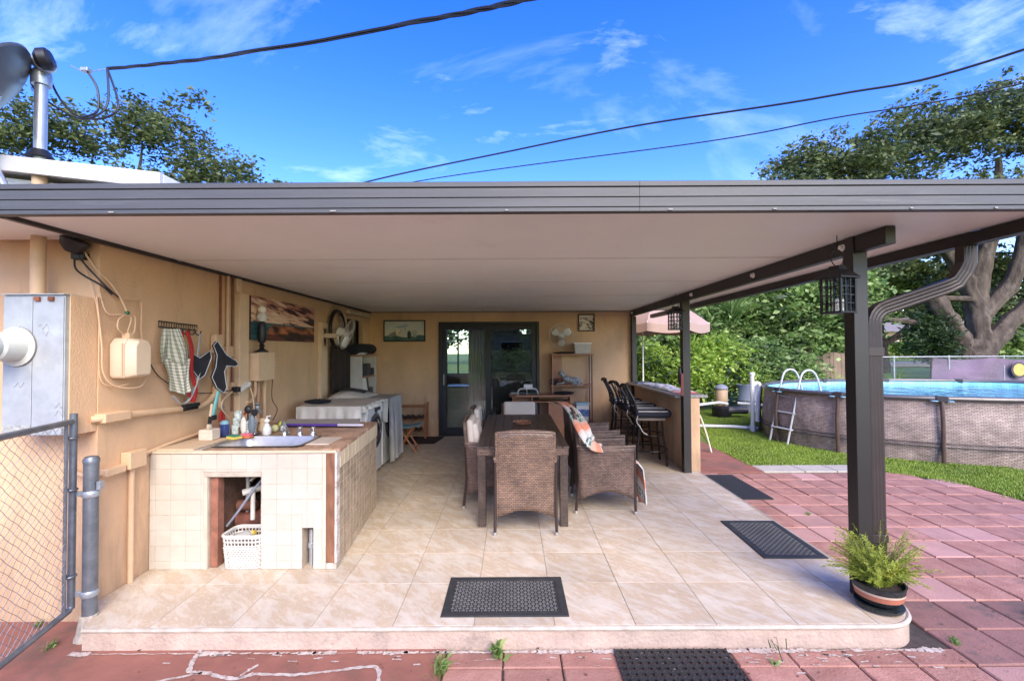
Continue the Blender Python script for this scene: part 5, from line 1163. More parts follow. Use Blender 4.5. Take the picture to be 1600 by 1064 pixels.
def cover(name, label, x0, x1, y0, y1, z, drops, m, seed, flare=.02):
    """cloth over a box: drops = dict(side -> depth)"""
    t_ = TH(name, label, 'cover', ((x0 + x1) / 2, (y0 + y1) / 2, z))
    inv = t_.matrix_basis.inverted()
    def pt(x, y, zz): return tuple(inv @ Vector((x, y, zz)))
    b = MB(); nn = 26
    b.grid(lambda u, v: pt(x0 + (x1 - x0) * u, y0 + (y1 - y0) * v, z + .022 * fbm(u * 5, v * 6, seed) - .006 * (abs(u - .5) > .47 or abs(v - .5) > .47)), nn, nn)
    def side(P0, P1, nx, ny, dep):
        L = math.hypot(P1[0] - P0[0], P1[1] - P0[1])
        def f_(u, v):
            f1 = math.sin(u * L * 34 + seed) * .5 + math.sin(u * L * 61 + seed * 2) * .3 + fbm(u * 6, v * 3, seed) * .8 - .4
            o_ = .004 + flare * v + .042 * v ** .7 * f1
            dd = dep(u) if callable(dep) else dep
            return pt(P0[0] + (P1[0] - P0[0]) * u + nx * o_, P0[1] + (P1[1] - P0[1]) * u + ny * o_, z + .004 * (1 - v) - dd * v)
        b.grid(f_, 44, 16)
    if 'f' in drops: side((x1, y0), (x1, y1), 1, 0, drops['f'])
    if 'n' in drops: side((x0, y0), (x1, y0), 0, -1, drops['n'])
    if 'r' in drops: side((x1, y1), (x0, y1), 0, 1, drops['r'])
    o = b.build('sheet', m, t_, smooth=True, ang=60); return t_
CLG = mat('silver_cover_fabric', (.36, .36, .33), .5, var=.2, vs_=5, bump=.7, bs=22, spec=.6)
CLW = mat('white_cover_fabric', (.60, .57, .50), .5, var=.12, vs_=6, bump=.7, bs=16, spec=.6)
cover('appliance_cover', 'silver grey fabric cover over the far washing machine hanging to the floor', -2.405, -1.655, 6.125, 6.81, .905, {'f': .86, 'n': .3, 'r': .8}, CLG, 2, .015)
cover('appliance_cover', 'crinkled white plastic cover draped over the near washing machine', -2.46, -1.715, 5.22, 6.11, .915, {'n': lambda u: .30 + .04 * math.sin(u * 7), 'f': lambda u: .02 + .05 * (1 - u)}, CLW, 5, .03)
t_ = TH('folded_cover', 'folded grey cover heaped on the far machine in front of the shelf', 'cover', (-2.2, 6.4, .915))
def heap(u, v):
    x, y = -.26 + .52 * u, -.30 + .60 * v; h = max(0, math.sin(PI * u)) ** .5 * max(0, math.sin(PI * v)) ** .5
    return (x, y, .004 + h * (.11 - .07 * u + .03 * fbm(u * 4, v * 4, 3)))
b = MB(); b.grid(heap, 24, 24); b.build('fabric', CLW, t_, smooth=True)
b = MB(); b.grid(lambda u, v: (-.16 + .34 * u, -.16 + .30 * v, .018 + heap((-.16 + .34 * u + .26) / .52, (-.16 + .30 * v + .3) / .6)[2]), 14, 14); b.build('dark_panel', mat('charcoal_fabric', (.06, .06, .065), .7), t_, smooth=True)
t_ = TH('black_pouch', 'flat black pouch lying on the near machine cover', 'bag', (-2.33, 5.50, .925))
b = MB(); b.ball((0, 0, .025), .16, 18, 9, sx=1.0, sy=.75, sz=.16); b.build('pouch_body', BLACKC, t_, smooth=True)
# shelf unit behind the machines
t_ = TH('shelf_unit', 'white sided shelf unit with wood top behind the covered machines', 'shelf', (-2.47, 7.58, 0))
SW = mat('shelf_white_panel', (.60, .54, .48), .5)
for y in (7.2, 7.93):
    b = MB(); b.box(-2.575, -2.36, y, y + .025, .001, 1.46); b.build('side_panel', SW, t_, world=True, bevel=.002)
b = MB(); b.box(-2.59, -2.34, 7.14, 8.0, 1.461, 1.487); b.build('top_board', WOODL, t_, world=True, bevel=.003)
for z in (.35, .75, 1.12):
    b = MB(); b.box(-2.575, -2.365, 7.226, 7.929, z, z + .02); b.build('shelf_board', WOODL, t_, world=True)
b = MB(); b.box(-2.58, -2.575, 7.226, 7.929, .05, 1.46); b.build('back_panel', DARKI, t_, world=True)
for i, (y, z, h, w_, c) in enumerate(((7.30, 1.141, .16, .20, (.03, .035, .05)), (7.56, 1.141, .20, .16, (.05, .05, .06)), (7.75, 1.141, .12, .15, (.02, .02, .025)), (7.32, .771, .22, .24, (.03, .03, .035)), (7.62, .771, .17, .22, (.06, .055, .05)))):
    b = MB(); b.box(-2.54, -2.38, y, y + w_, z, z + h)
    tag(b.build('storage_box', mat('dark_box%d' % i, c, .6, var=.3), None, bevel=.012), ['dark blue box on the left of the upper shelf behind the machines', 'tall charcoal box in the middle of the upper shelf', 'low black box on the right of the upper shelf', 'black crate on the left of the lower shelf', 'grey brown box on the right of the lower shelf'][i], 'box')
t_ = TH('holdall_bag', 'long black fabric bag lying on top of the white sided shelf', 'bag', (-2.46, 7.5, 1.488))
b = MB(); b.M = Matrix.Translation((0, 0, .09)); b.lathe([(.0001, -.50), (.06, -.49), (.085, -.40), (.09, .1), (.088, .44), (.06, .50), (.0001, .51)], 16, axis='Y', sx=1.25); b.build('bag_body', BLACKC, t_, smooth=True)
b = MB(); b.tube(smoothpath([(.10, -.25, .10), (.13, -.2, .02), (.13, -.05, .015), (.10, 0, .10)]), .010, 6); b.build('bag_strap', BLACK, t_, smooth=True)
t_ = TH('white_package', 'small white package at the front edge of the wood shelf top', 'package', (-2.40, 7.10, 1.488))
b = MB(); b.box(-.04, .07, .05, .28, 0, .035); b.build('package_body', mat('white_wrap', (.6, .6, .6), .5, var=.3, vs_=30), t_, bevel=.01)
t_ = TH('dark_sheet', 'dark wavy sheet on the wall below the bicycle wheel', 'cloth', (XL + .06, 6.7, .95))
b = MB(); b.grid(lambda u, v: (.02 + .018 * math.sin(u * 22) , -.30 + .72 * u, .68 * (1 - v)), 40, 6); b.build('cloth_sheet', mat('dark_brown_sheet', (.030, .020, .016), .95), t_, smooth=True, solid=.004)  # thin dark brown wavy sheet set against the wall
t_ = TH('white_board', 'white and black folded panel propped behind the covered machine', 'panel', (-2.2, 7.3, .9))
b = MB(); b.M = Matrix.Translation((-2.27, 7.35, .0)) @ Matrix.Rotation(R(-8), 4, 'Y'); b.box(-.012, .0, 0, .34, .001, 1.16); b.build('black_side', BLACK, t_, world=True, bevel=.004)
b = MB(); b.M = Matrix.Translation((-2.25, 7.25, .0)) @ Matrix.Rotation(R(-8), 4, 'Y'); b.box(.0, .014, 0, .25, .001, 1.12); b.build('white_side', WHITEPL, t_, world=True, bevel=.004)

# folding stool
t_ = TH('folding_stool', 'folding stool with teal seat and orange wooden legs beside the grey covered machine', 'stool', (-1.60, 7.02, 0))
for y in (-.13, .13):
    for s_ in (-1, 1):
        b = MB(); b.tube([(s_ * .16, y, .012), (-s_ * .12, y + .012 * s_, .42)], .014, 8); b.build('leg', WOODO, t_, smooth=True)
b = MB()
for x in (-.155, .155): b.tube([(x * .8, -.13, .08), (x * .8, .13, .08)], .009, 6)
b.build('crossbar', WOODO, t_)
b = MB(); b.grid(lambda u, v: (-.19 + .38 * u, -.15 + .30 * v, .43 - .03 * math.sin(PI * u)), 14, 10); b.build('seat', mat('teal_canvas', (.12, .24, .25), .8, bump=.3), t_, smooth=True, solid=.02)
# shoe rack and shoes
t_ = TH('shoe_rack', 'dark orange wooden shoe rack against the back wall left of the door', 'shoe rack', (-1.83, 8.17, 0))
for x in (-.31, .28):
    for y in (-.11, .13):
        b = MB(); b.box(x, x + .035, y, y + .03, .001, .62 if y > 0 else .62); b.build('leg', WOODO, t_, bevel=.003)
for z in (.12, .34, .55):
    for k in range(3 if z < .5 else 1):
        b = MB(); y = -.10 + .085 * k if z < .5 else -.105; b.box(-.274, .279, y, y + .045 if z < .5 else y + .02, z, z + (.018 if z < .5 else .05)); b.build('slat', WOODO, t_, bevel=.002)
def shoe(label, x, z, m, n=2, s=1.0):
    t_ = TH('shoe', label, 'shoes', (x, 8.10, z), 'shoes on the rack')
    for k in range(n):
        b = MB(); b.M = Matrix.Translation((k * .09, 0, 0)); b.lathe([(.0001, -.12), (.03, -.11), (.038, -.04), (.03, .03), (.036, .09), (.025, .12), (.0001, .125)], 12, axis='Y', c=(0, 0, .03), sy=.75)
        b.build('shoe_body', m, t_, smooth=True)
shoe('black pair of shoes on the lower slats of the rack', -1.72, .139, BLACK)
shoe('dark brown pair at the left of the upper slats', -2.05, .359, mat('dark_leather', (.04, .022, .014), .5))
shoe('black pair in the middle of the upper slats', -1.86, .359, BLACK)
shoe('dark pair at the right of the upper slats', -1.67, .359, mat('dark_leather', None))
simple('door_mat', 'dark brown mat on the floor before the shoe rack', 'mat', lambda b: b.prism([(-1.95, 7.62), (-1.30, 7.62), (-1.22, 8.22), (-1.95, 8.25)], .0015, .012), mat('dark_brown_mat', (.035, .018, .014), .95, bump=.8, bs=120), bevel=.002)

# ================================================================== BACK WALL DESK AND SHELF
t_ = TH('cherry_desk', 'cherry laminate desk standing before the right door leaf', 'desk', (.5, 7.95, 0))
b = MB(); b.prism([(-.05, 8.26), (-.05, 7.86), (.05, 7.76), (.92, 7.76), (1.05, 7.86), (1.05, 8.26)], .755, .780); b.build('desk_top', WOODL, t_, world=True, bevel=.003)
b = MB(); b.box(.35, .98, 7.80, 8.15, .655, .672); b.build('keyboard_shelf', WOODL, t_, world=True, bevel=.002)
for x in (-.0, .33, .985):
    b = MB(); b.box(x, x + .018, 7.84, 8.22, .60 if x < .9 and x < .3 else .001, .754); b.build('side_panel', WOODL, t_, world=True, bevel=.002)
b = MB(); b.box(.62, .96, 7.86, 8.2, .001, .654); b.build('cupboard', WOODL, t_, world=True, bevel=.002)
b = MB(); b.box(-.0, .32, 8.19, 8.205, .60, .754); b.build('back_rail', WOODL, t_, world=True)
t_ = TH('cherry_shelf_tower', 'tall open cherry shelf tower under the fan holding the tiger figure', 'shelf', (1.05, 8.15, 0))
b = MB(); b.box(.70, .72, 8.02, 8.30, .781, 1.455); b.build('side_panel', WOODL, t_, world=True, bevel=.002)
b = MB(); b.box(.722, .90, 8.285, 8.30, .781, 1.455); b.build('back_panel', WOODL, t_, world=True)
for x in (1.385,):
    for y in (8.02,):
        b = MB(); b.box(x, x + .02, y, y + .02, .25, 1.455); b.build('upright', mat('purple_brown_metal', (.09, .05, .055), .5), t_, world=True)
        b = MB(); b.box(x, x + .02, 8.28, 8.30, .25, 1.455); b.build('upright', mat('purple_brown_metal', None), t_, world=True)
b = MB(); b.box(.69, 1.43, 8.0, 8.31, 1.456, 1.478); b.build('top_board', WOODL, t_, world=True, bevel=.003)
b = MB(); b.box(.665, 1.405, 7.99, 8.31, .915, .932); b.build('shelf_board', WOODL, t_, world=True, bevel=.003)
b = MB(); b.box(1.07, 1.45, 7.95, 8.31, .235, .255); b.build('shelf_board', WOODL, t_, world=True, bevel=.003)
b = MB(); b.box(1.42, 1.44, 7.96, 8.30, .001, .234); b.box(1.08, 1.10, 7.96, 8.30, .001, .234); b.build('base_panel', WOODL, t_, world=True, bevel=.002)
# items
t_ = TH('plastic_basket', 'translucent white basket on top of the cherry shelf', 'basket', (1.24, 8.14, 1.479))
b = MB(); b.prism([(-.13, -.09), (.13, -.09), (.13, .09), (-.13, .09)], .0, .19, top=[(-.15, -.11), (.15, -.11), (.15, .11), (-.15, .11)]); b.build('basket_body', mat('frosted_basket', (.50, .46, .40), .5, var=.12, vs_=40), t_, bevel=.01)
b = MB(); b.box(-.157, .157, -.117, -.105, .175, .195); b.box(-.157, .157, .105, .117, .175, .195); b.build('rim', WHITEPL, t_, bevel=.003)
t_ = TH('black_garment', 'dark fuzzy cloth bundle lying along the cherry shelf top', 'cloth', (.93, 8.12, 1.479))
b = MB(); b.ball((0, 0, .018), .2, 18, 8, sx=1.05, sy=.5, sz=.11); b.build('cloth_body', mat('fuzzy_brown', (.03, .018, .014), .98, bump=1.0, bs=150), t_, smooth=True)
# tiger figurine, lying, head up, facing left
TG_ = newmat('tiger_stripes'); m, t, bb = TG_
g_ = N(t, 'ShaderNodeTexCoord'); wv = N(t, 'ShaderNodeTexWave', i_Scale=16.0, i_Distortion=6.0, i_Detail=3.0); wv.inputs['Detail Scale'].default_value = 2.5
link(t, g_.outputs['Object'], wv.inputs[0]); rp = N(t, 'ShaderNodeValToRGB'); rp.color_ramp.elements[0].position = .42; rp.color_ramp.elements[0].color = (.012, .012, .015, 1); rp.color_ramp.elements[1].position = .55; rp.color_ramp.elements[1].color = (.55, .58, .56, 1)
link(t, wv.outputs[0], rp.inputs[0]); link(t, rp.outputs[0], bb.inputs[0]); bb.inputs['Roughness'].default_value = .3
t_ = TH('tiger_figurine', 'white tiger figurine lying with raised head on the middle cherry shelf', 'figurine', (1.02, 8.10, .933))
b = MB(); b.tube([(-.12, 0, .12), (-.06, 0, .10), (.02, 0, .075), (.10, 0, .078), (.17, 0, .06), (.19, 0, .05)], [.05, .062, .058, .062, .055, .02], 14); b.build('body', m, t_, smooth=True, ang=80)
b = MB(); b.tube([(-.10, 0, .13), (-.135, 0, .185)], [.045, .038], 12); b.ball((-.15, 0, .205), .045, 14, 10, sx=1.0, sy=.85); b.tube([(-.17, 0, .20), (-.205, 0, .188)], [.028, .016], 10); b.build('head', m, t_, smooth=True, ang=80)
for y in (-.025, .025):
    b = MB(); b.lathe([(.014, 0), (.008, .018), (.0001, .024)], 8, (-.138, y, .242)); b.build('ear', m, t_, smooth=True)
for y in (-.035, .035):
    b = MB(); b.tube([(-.10, y, .06), (-.15, y, .022), (-.24, y, .016)], [.026, .018, .014], 8); b.build('front_leg', m, t_, smooth=True)
    b = MB(); b.tube([(.14, y * 1.5, .05), (.08, y * 1.6, .03), (.03, y * 1.6, .014)], [.04, .022, .013], 8); b.build('hind_leg', m, t_, smooth=True)
b = MB(); b.tube(smoothpath([(.18, 0, .05), (.22, -.04, .018), (.16, -.09, .012), (.08, -.10, .012)]), .010, 8); b.build('tail', m, t_, smooth=True)
simple('black_mug', 'black mug at the left end of the tiger shelf', 'mug', lambda b: (b.lathe([(.035, 0), (.04, .01), (.046, .11), (.042, .11), (.036, .012), (.0001, .01)], 16), b.ring((-.055, 0, .055), .028, .006, axis='Y', n=14)), BLACK, (.735, 8.08, .933), smooth=True)
simple('wicker_pot', 'small red brown pot between the mug and the tiger', 'pot', lambda b: b.lathe([(.04, 0), (.055, .03), (.05, .10), (.045, .11), (.0001, .10)], 14), mat('red_brown_pot', (.16, .05, .03), .6), (.845, 8.15, .933), smooth=True)
t_ = TH('black_jacket', 'black jacket lying on the desk below the tiger shelf', 'cloth', (.9, 8.02, .781))
b = MB(); b.ball((0, 0, .02), .19, 16, 8, sx=1.0, sy=.55, sz=.14); b.build('cloth_body', BLACKC, t_, smooth=True)
t_ = TH('dish_rack', 'white wire rack with a white box on the desk', 'rack', (.27, 7.95, .781))
b = MB()
for y in (-.1, .1): b.tube(smoothpath([(-.18, y, .006), (-.16, y, .07), (-.10, y, .10), (.10, y, .10), (.16, y, .07), (.18, y, .006)]), .006, 6)
for x in (-.18, 0, .18): b.tube([(x, -.1, .008), (x, .1, .008)], .005, 6)
for x in (-.02,): b.tube([(x, -.1, .10), (x, -.1, .008)], .006, 6)
b.build('wire_frame', WHITEPL, t_, smooth=True)
b = MB(); b.box(-.07, .08, -.06, .06, .108, .175); b.build('white_box', WHITEPL, t_, bevel=.006)
b = MB(); b.box(-.15, .15, -.08, .08, .015, .03); b.build('tray', mat('dark_tray', (.05, .07, .06), .3), t_, bevel=.004)
simple('papers', 'flat stack of white papers on the left of the desk', 'papers', lambda b: b.box(-.12, .12, -.08, .08, 0, .018), mat('paper', (.6, .6, .57), .8, var=.1), (.1, 8.12, .781))
t_ = TH('storage_tub', 'clear tub with blue contents and a pale blue lid on the lowest cherry shelf', 'storage tub', (1.23, 8.12, .256))
b = MB(); b.prism([(-.10, -.09), (.10, -.09), (.10, .09), (-.10, .09)], 0, .33, top=[(-.115, -.10), (.115, -.10), (.115, .10), (-.115, .10)]); b.build('tub_body', mat('clear_tub', (.60, .62, .62), .2, coat=.4), t_, bevel=.01)
b = MB(); b.box(-.107, .107, -.1035, -.101, .13, .25); b.build('blue_contents', mat('blue_pods', (.03, .06, .45), .4, var=.6, vs_=22, col2=(.15, .3, .6)), t_)
b = MB(); b.box(-.122, .122, -.11, .11, .331, .365); b.build('tub_lid', mat('pale_blue_lid', (.30, .52, .62), .4), t_, bevel=.006)
# ================================================================== DINING SET
TT = .705
t_ = TH('dining_table', 'long brown slatted dining table with wicker apron in the middle of the patio', 'table', (.09, 5.04, 0))
TX0, TX1, TY0, TY1 = -.315, .495, 4.03, 6.03
SLAT = mat('dark_brown_slat', (.070, .047, .039), .36, var=.25, vs_=5, stretch=(6, 1, 1), bump=.15, bs=120, spec=.6)
nsl = 6; fwid = .115; sw_ = (TX1 - TX0 - 2 * fwid) / nsl
for x0, x1 in ((TX0, TX0 + fwid - .003), (TX1 - fwid + .003, TX1)):
    b = MB(); b.box(x0, (x0 + x1) / 2 - .0015, TY0, TY1, TT - .022, TT); b.build('edge_slat', SLAT, t_, world=True, bevel=.003)
    b = MB(); b.box((x0 + x1) / 2 + .0015, x1, TY0, TY1, TT - .022, TT); b.build('edge_slat', SLAT, t_, world=True, bevel=.003)
sl_ = tile_mesh('table_slat', sw_ - .006, TY1 - TY0 - .10, .02, .003, SLAT)
for i in range(nsl): piece('table_slat', sl_, t_, (TX0 + fwid + sw_ * (i + .5) - .09, 0, TT - .001))
for y in (TY0, TY1 - .048):
    b = MB(); b.box(TX0 + fwid, TX1 - fwid, y, y + .048, TT - .022, TT); b.build('end_slat', SLAT, t_, world=True, bevel=.003)
b = MB(); b.box(TX0 + .004, TX1 - .004, TY0 + .002, TY0 + .03, TT - .082, TT - .0225); b.box(TX0 + .004, TX1 - .004, TY1 - .03, TY1 - .002, TT - .082, TT - .0225)
b.box(TX0 + .004, TX0 + .03, TY0 + .03, TY1 - .03, TT - .082, TT - .0225); b.box(TX1 - .03, TX1 - .004, TY0 + .03, TY1 - .03, TT - .082, TT - .0225)
b.build('apron', WICKERD, t_, world=True, bevel=.004)
for x in (TX0 + .004, TX1 - .086):
    for y in (TY0 + .004, TY1 - .086):
        b = MB(); b.box(x + .006, x + .076, y + .006, y + .076, .001, TT - .083); b.build('leg', mosaic('leg_wicker', (.06, .042, .034), (.10, .068, .052), (.012, .01, .009), 10, h=.15, wdt=.30, mort=.017, axes='H', coord='Object', rough=.42), t_, world=True, bevel=.006)
t_ = TH('copper_bowl', 'round copper rimmed glass bowl in the centre of the dining table', 'bowl', (.115, 5.22, TT + .001))
b = MB(); b.lathe([(.06, 0), (.105, .012), (.115, .035), (.108, .035), (.095, .016), (.0001, .008)], 28); b.build('bowl_body', mat('copper_glass', (.34, .17, .11), .12, .5, var=.5, vs_=30), t_, smooth=True)

FOOT = mat('silver_foot', (.55, .55, .55), .3, .8)
def wicker_chair(label, loc, rz, cushion=None, mat_=WICKER, tall=.90, arms=True):
    """faces +Y locally; origin centre of seat on floor; half width .265, depth .52"""
    t_ = thing('wicker_chair', label, 'chair', loc, rz, 'wicker chairs round the dining table')
    w_ = .255
    # back panel, slightly raked with arched lower hem
    def back(u, v):
        x = -w_ + .012 + (2 * w_ - .024) * u; z0 = .135 + .065 * math.sin(PI * u); z = z0 + (tall - .012 * (1 - math.sin(PI * u)) * 1.2 - z0) * v
        return (x, -.25 - .085 * max(0, (z - .35)) ** 1.2 + .02 * math.sin(PI * u) * 0 - .012 * math.sin(PI * u), z)
    b = MB(); b.grid(back, 16, 16); b.build('backrest', mat_, t_, smooth=True, solid=.024)
    b = MB(); b.tube([back(0, v) for v in [i / 10 for i in range(11)]] + [back(u, 1) for u in [i / 10 for i in range(1, 11)]] + [back(1, v) for v in [1 - i / 10 for i in range(1, 11)]], .016, 8); b.build('back_rim', mat_, t_, smooth=True)
    b = MB(); b.box(-w_ + .02, w_ - .02, -.23, .26, .34, .385); b.build('seat', mat_, t_, bevel=.012)
    b = MB(); b.grid(lambda u, v: (-w_ + .02 + (2 * w_ - .04) * u, .262, .16 + .06 * math.sin(PI * u) + (.345 - .16 - .06 * math.sin(PI * u)) * v), 10, 6); b.build('front_apron', mat_, t_, smooth=True, solid=.02)
    for s_ in (-1, 1):
        if arms:
            def side(u, v):
                y = -.25 + .52 * u; z0 = .13 + .075 * math.sin(PI * u); zt = .635 - .012 * math.sin(PI * u)
                return (s_ * (w_ - .002 + .012 * math.sin(PI * u) * v), y - (.03 * (v) if u < .5 else 0) * (1 - 2 * u), z0 + (zt - z0) * v)
            b = MB(); b.grid(side, 12, 12); b.build('arm_panel', mat_, t_, smooth=True, solid=.022)
            b = MB(); b.tube([side(u, 1) for u in [i / 12 for i in range(13)]], .018, 8); b.build('arm_rest', mat_, t_, smooth=True)
        for y in (-.262, .262):
            b = MB(); yy = y; b.tube([(s_ * (w_ + .004), yy - (.03 if y < 0 else -.005), .02), (s_ * w_, yy, .30), (s_ * w_, yy - (.012 if y < 0 else 0), .60)], [.013, .014, .012], 8); lg = b.build('leg', mat('dark_frame', (.035, .02, .016), .4), t_, smooth=True)
            b = MB(); b.lathe([(.012, 0), (.016, .004), (.014, .026)], 10, (s_ * (w_ + .004), yy - (.03 if y < 0 else -.005), .001)); b.build('foot_cap', FOOT, lg, smooth=True)
    if cushion:
        b = MB(); b.box(-w_ + .035, w_ - .035, -.21, .25, .386, .45); b.build('seat_cushion', CREAM, t_, bevel=.025, seg=3)
        for k in (0, 1) if cushion == 2 else (0,):
            b = MB(); b.M = Matrix.Translation((0, -.225 + .055 * k, .66 if cushion == 2 or tall > .8 else .615)) @ Matrix.Rotation(R(4 + 5 * k), 4, 'X')
            b.box(-w_ + .03, w_ - .03, -.035, .035, -.22, .20 - .035 * k); b.build('back_cushion', CREAM, t_, bevel=.034, seg=5)
    return t_
wicker_chair('brown wicker chair at the near end of the table with its back to the viewer', (.108, 4.16, 0), 0, tall=.865)
wicker_chair('wicker chair with cream cushions on the left of the table, nearer of the two', (-.19, 4.78, 0), R(-90), 2, WICKERD, .85)
wicker_chair('wicker chair with cream cushions on the left of the table, farther of the two', (-.19, 5.62, 0), R(-90), 1, WICKERD, .86)
wicker_chair('wicker chair with one cream cushion at the far end of the table facing the viewer', (.10, 6.32, 0), R(180), 1, WICKERD, .79)
wicker_chair('nearest wicker armchair right of the table turned away from it with striped towel', (.905, 4.62, 0), R(-93), None, WICKERD, .95)
wicker_chair('second wicker armchair right of the table behind the one with the towel', (.93, 5.42, 0), R(-88), None, WICKERD, .93)
# striped towel
def stripe(u, v):
    s_ = (v * 3.2) % 1; i = int(v * 3.2)
    P = [((.0, .16), (.62, .58, .50)), ((.16, .30), (.07, .16, .16)), ((.30, .36), (.6, .55, .45)), ((.36, .46), (.10, .22, .20)), ((.46, .60), (.62, .36, .25)), ((.60, .82), (.66, .25, .14)), ((.82, .92), (.66, .48, .38)), ((.92, 1.0), (.62, .58, .50))]
    c = next((c for (a, e), c in P if a <= s_ < e), (.6, .55, .5))
    if .16 <= s_ < .46 and ((u * 9) % 1) < .35: c = (.6, .58, .48)
    return c
t_ = TH('striped_towel', 'orange white and green striped towel slung over the nearest right hand armchair', 'towel', (.7, 4.6, .9))
inv = t_.matrix_basis.inverted()
tp = smoothpath([(.50, 5.04, .955), (.54, 4.90, .965), (.60, 4.62, .93), (.635, 4.42, .86), (.675, 4.33, .78), (.72, 4.315, .70), (.77, 4.32, .655), (.84, 4.42, .62)], 8)
def tow(u, v):
    k = v * (len(tp) - 1); i = min(int(k), len(tp) - 2); p = tp[i].lerp(tp[i + 1], k - i); d_ = (tp[i + 1] - tp[i]).normalized()
    sd = d_.cross(Vector((.25, -.55, .8))).normalized(); wd = .035 + .028 * math.sin(PI * min(1, v * .8 + .1)) + .02 * v
    q = p + sd * (u - .5) * 2 * wd + Vector((0, -.35, .9)) * (.018 * math.sin(u * 8 + v * 3) + .02 * (1 - (2 * u - 1) ** 2))
    return tuple(inv @ q)
printed('towel_strip', lambda u, v: stripe(u, v * .9 + .06), tow, 20, 70, t_, CLOTHP, smooth=True, solid=.012)
t_ = TH('striped_towel', 'towel corner hanging from the seat front of the nearest right hand armchair', 'towel', (1.25, 4.6, .4))
inv = t_.matrix_basis.inverted()
def tow2(u, v):
    y = 4.42 + .36 * u; x = 1.02 + .20 * min(1, v * 2.2) + .05 * v + .015 * math.sin(u * 7 + v * 2); z = .46 - (0 if v < .35 else (v - .35) * .62) - .03 * u * v + .01 * math.sin(u * 9)
    return tuple(inv @ Vector((x, y, z)))
printed('towel_strip', lambda u, v: stripe(u, u * .35 + v * .75), tow2, 24, 40, t_, CLOTHP, smooth=True, solid=.010)

# ================================================================== BAR
t_ = TH('bar_counter', 'stuccoed half wall bar with a grey granite top on the right side of the patio', 'bar', (2.3, 7.1, 0))
b = MB(); b.box(2.20, 2.40, 5.875, 8.347, -.3, .925); b.build('bar_wall', STUCCO, t_, world=True, bevel=.006)
b = MB(); b.box(2.085, 2.50, 5.864, 8.345, .927, .962); b.build('granite_top', mat('grey_granite', (.28, .27, .24), .3, var=.5, vs_=70, col2=(.42, .41, .37)), t_, world=True, bevel=.006)
t_ = TH('table_cloth', 'crumpled white patterned cloth heaped along the bar top', 'cloth', (2.3, 6.9, .963))
def pc(u, v):
    a = fbm(u * 9, v * 14, 3); c = (.70, .70, .70) if a > .45 else (.42, .48, .58)
    if v < .12 or (u > .75 and a > .55): c = (.60, .14, .12) if (v * 60) % 1 < .4 else (.72, .70, .66)
    return c
printed('cloth_sheet', pc, lambda u, v: (-.14 + .30 * u, -.85 + 1.7 * v, .006 + .075 * fbm(u * 3, v * 8, 6) * max(0, math.sin(PI * u)) ** .4 * max(0, math.sin(PI * v)) ** .3), 30, 80, t_, CLOTHP, smooth=True)
simple('magazines', 'flat dark magazines on the far end of the bar', 'magazines', lambda b: (b.box(-.17, .12, -.18, .18, 0, .012), b.box(-.15, .1, -.16, .14, .0125, .022)), mat('magazine_cover', (.10, .12, .16), .4, var=.6, vs_=9), (2.30, 8.0, .963))
t_ = TH('wall_bottle_opener', 'dark red plaque hanging on the middle post above the bar', 'plaque', (2.13, 5.75, .97))
b = MB(); b.box(2.115, 2.150, 5.745, 5.762, .965, 1.245); b.build('red_plaque', mat('dark_red_plaque', (.15, .028, .025), .4, var=.3), t_, world=True, bevel=.003)
b = MB(); b.ball((2.125, 5.80, 1.21), .075, 16, 10, sx=.4, sy=.3, sz=1.6); b.build('black_fan', BLACK, t_, world=True, smooth=True)
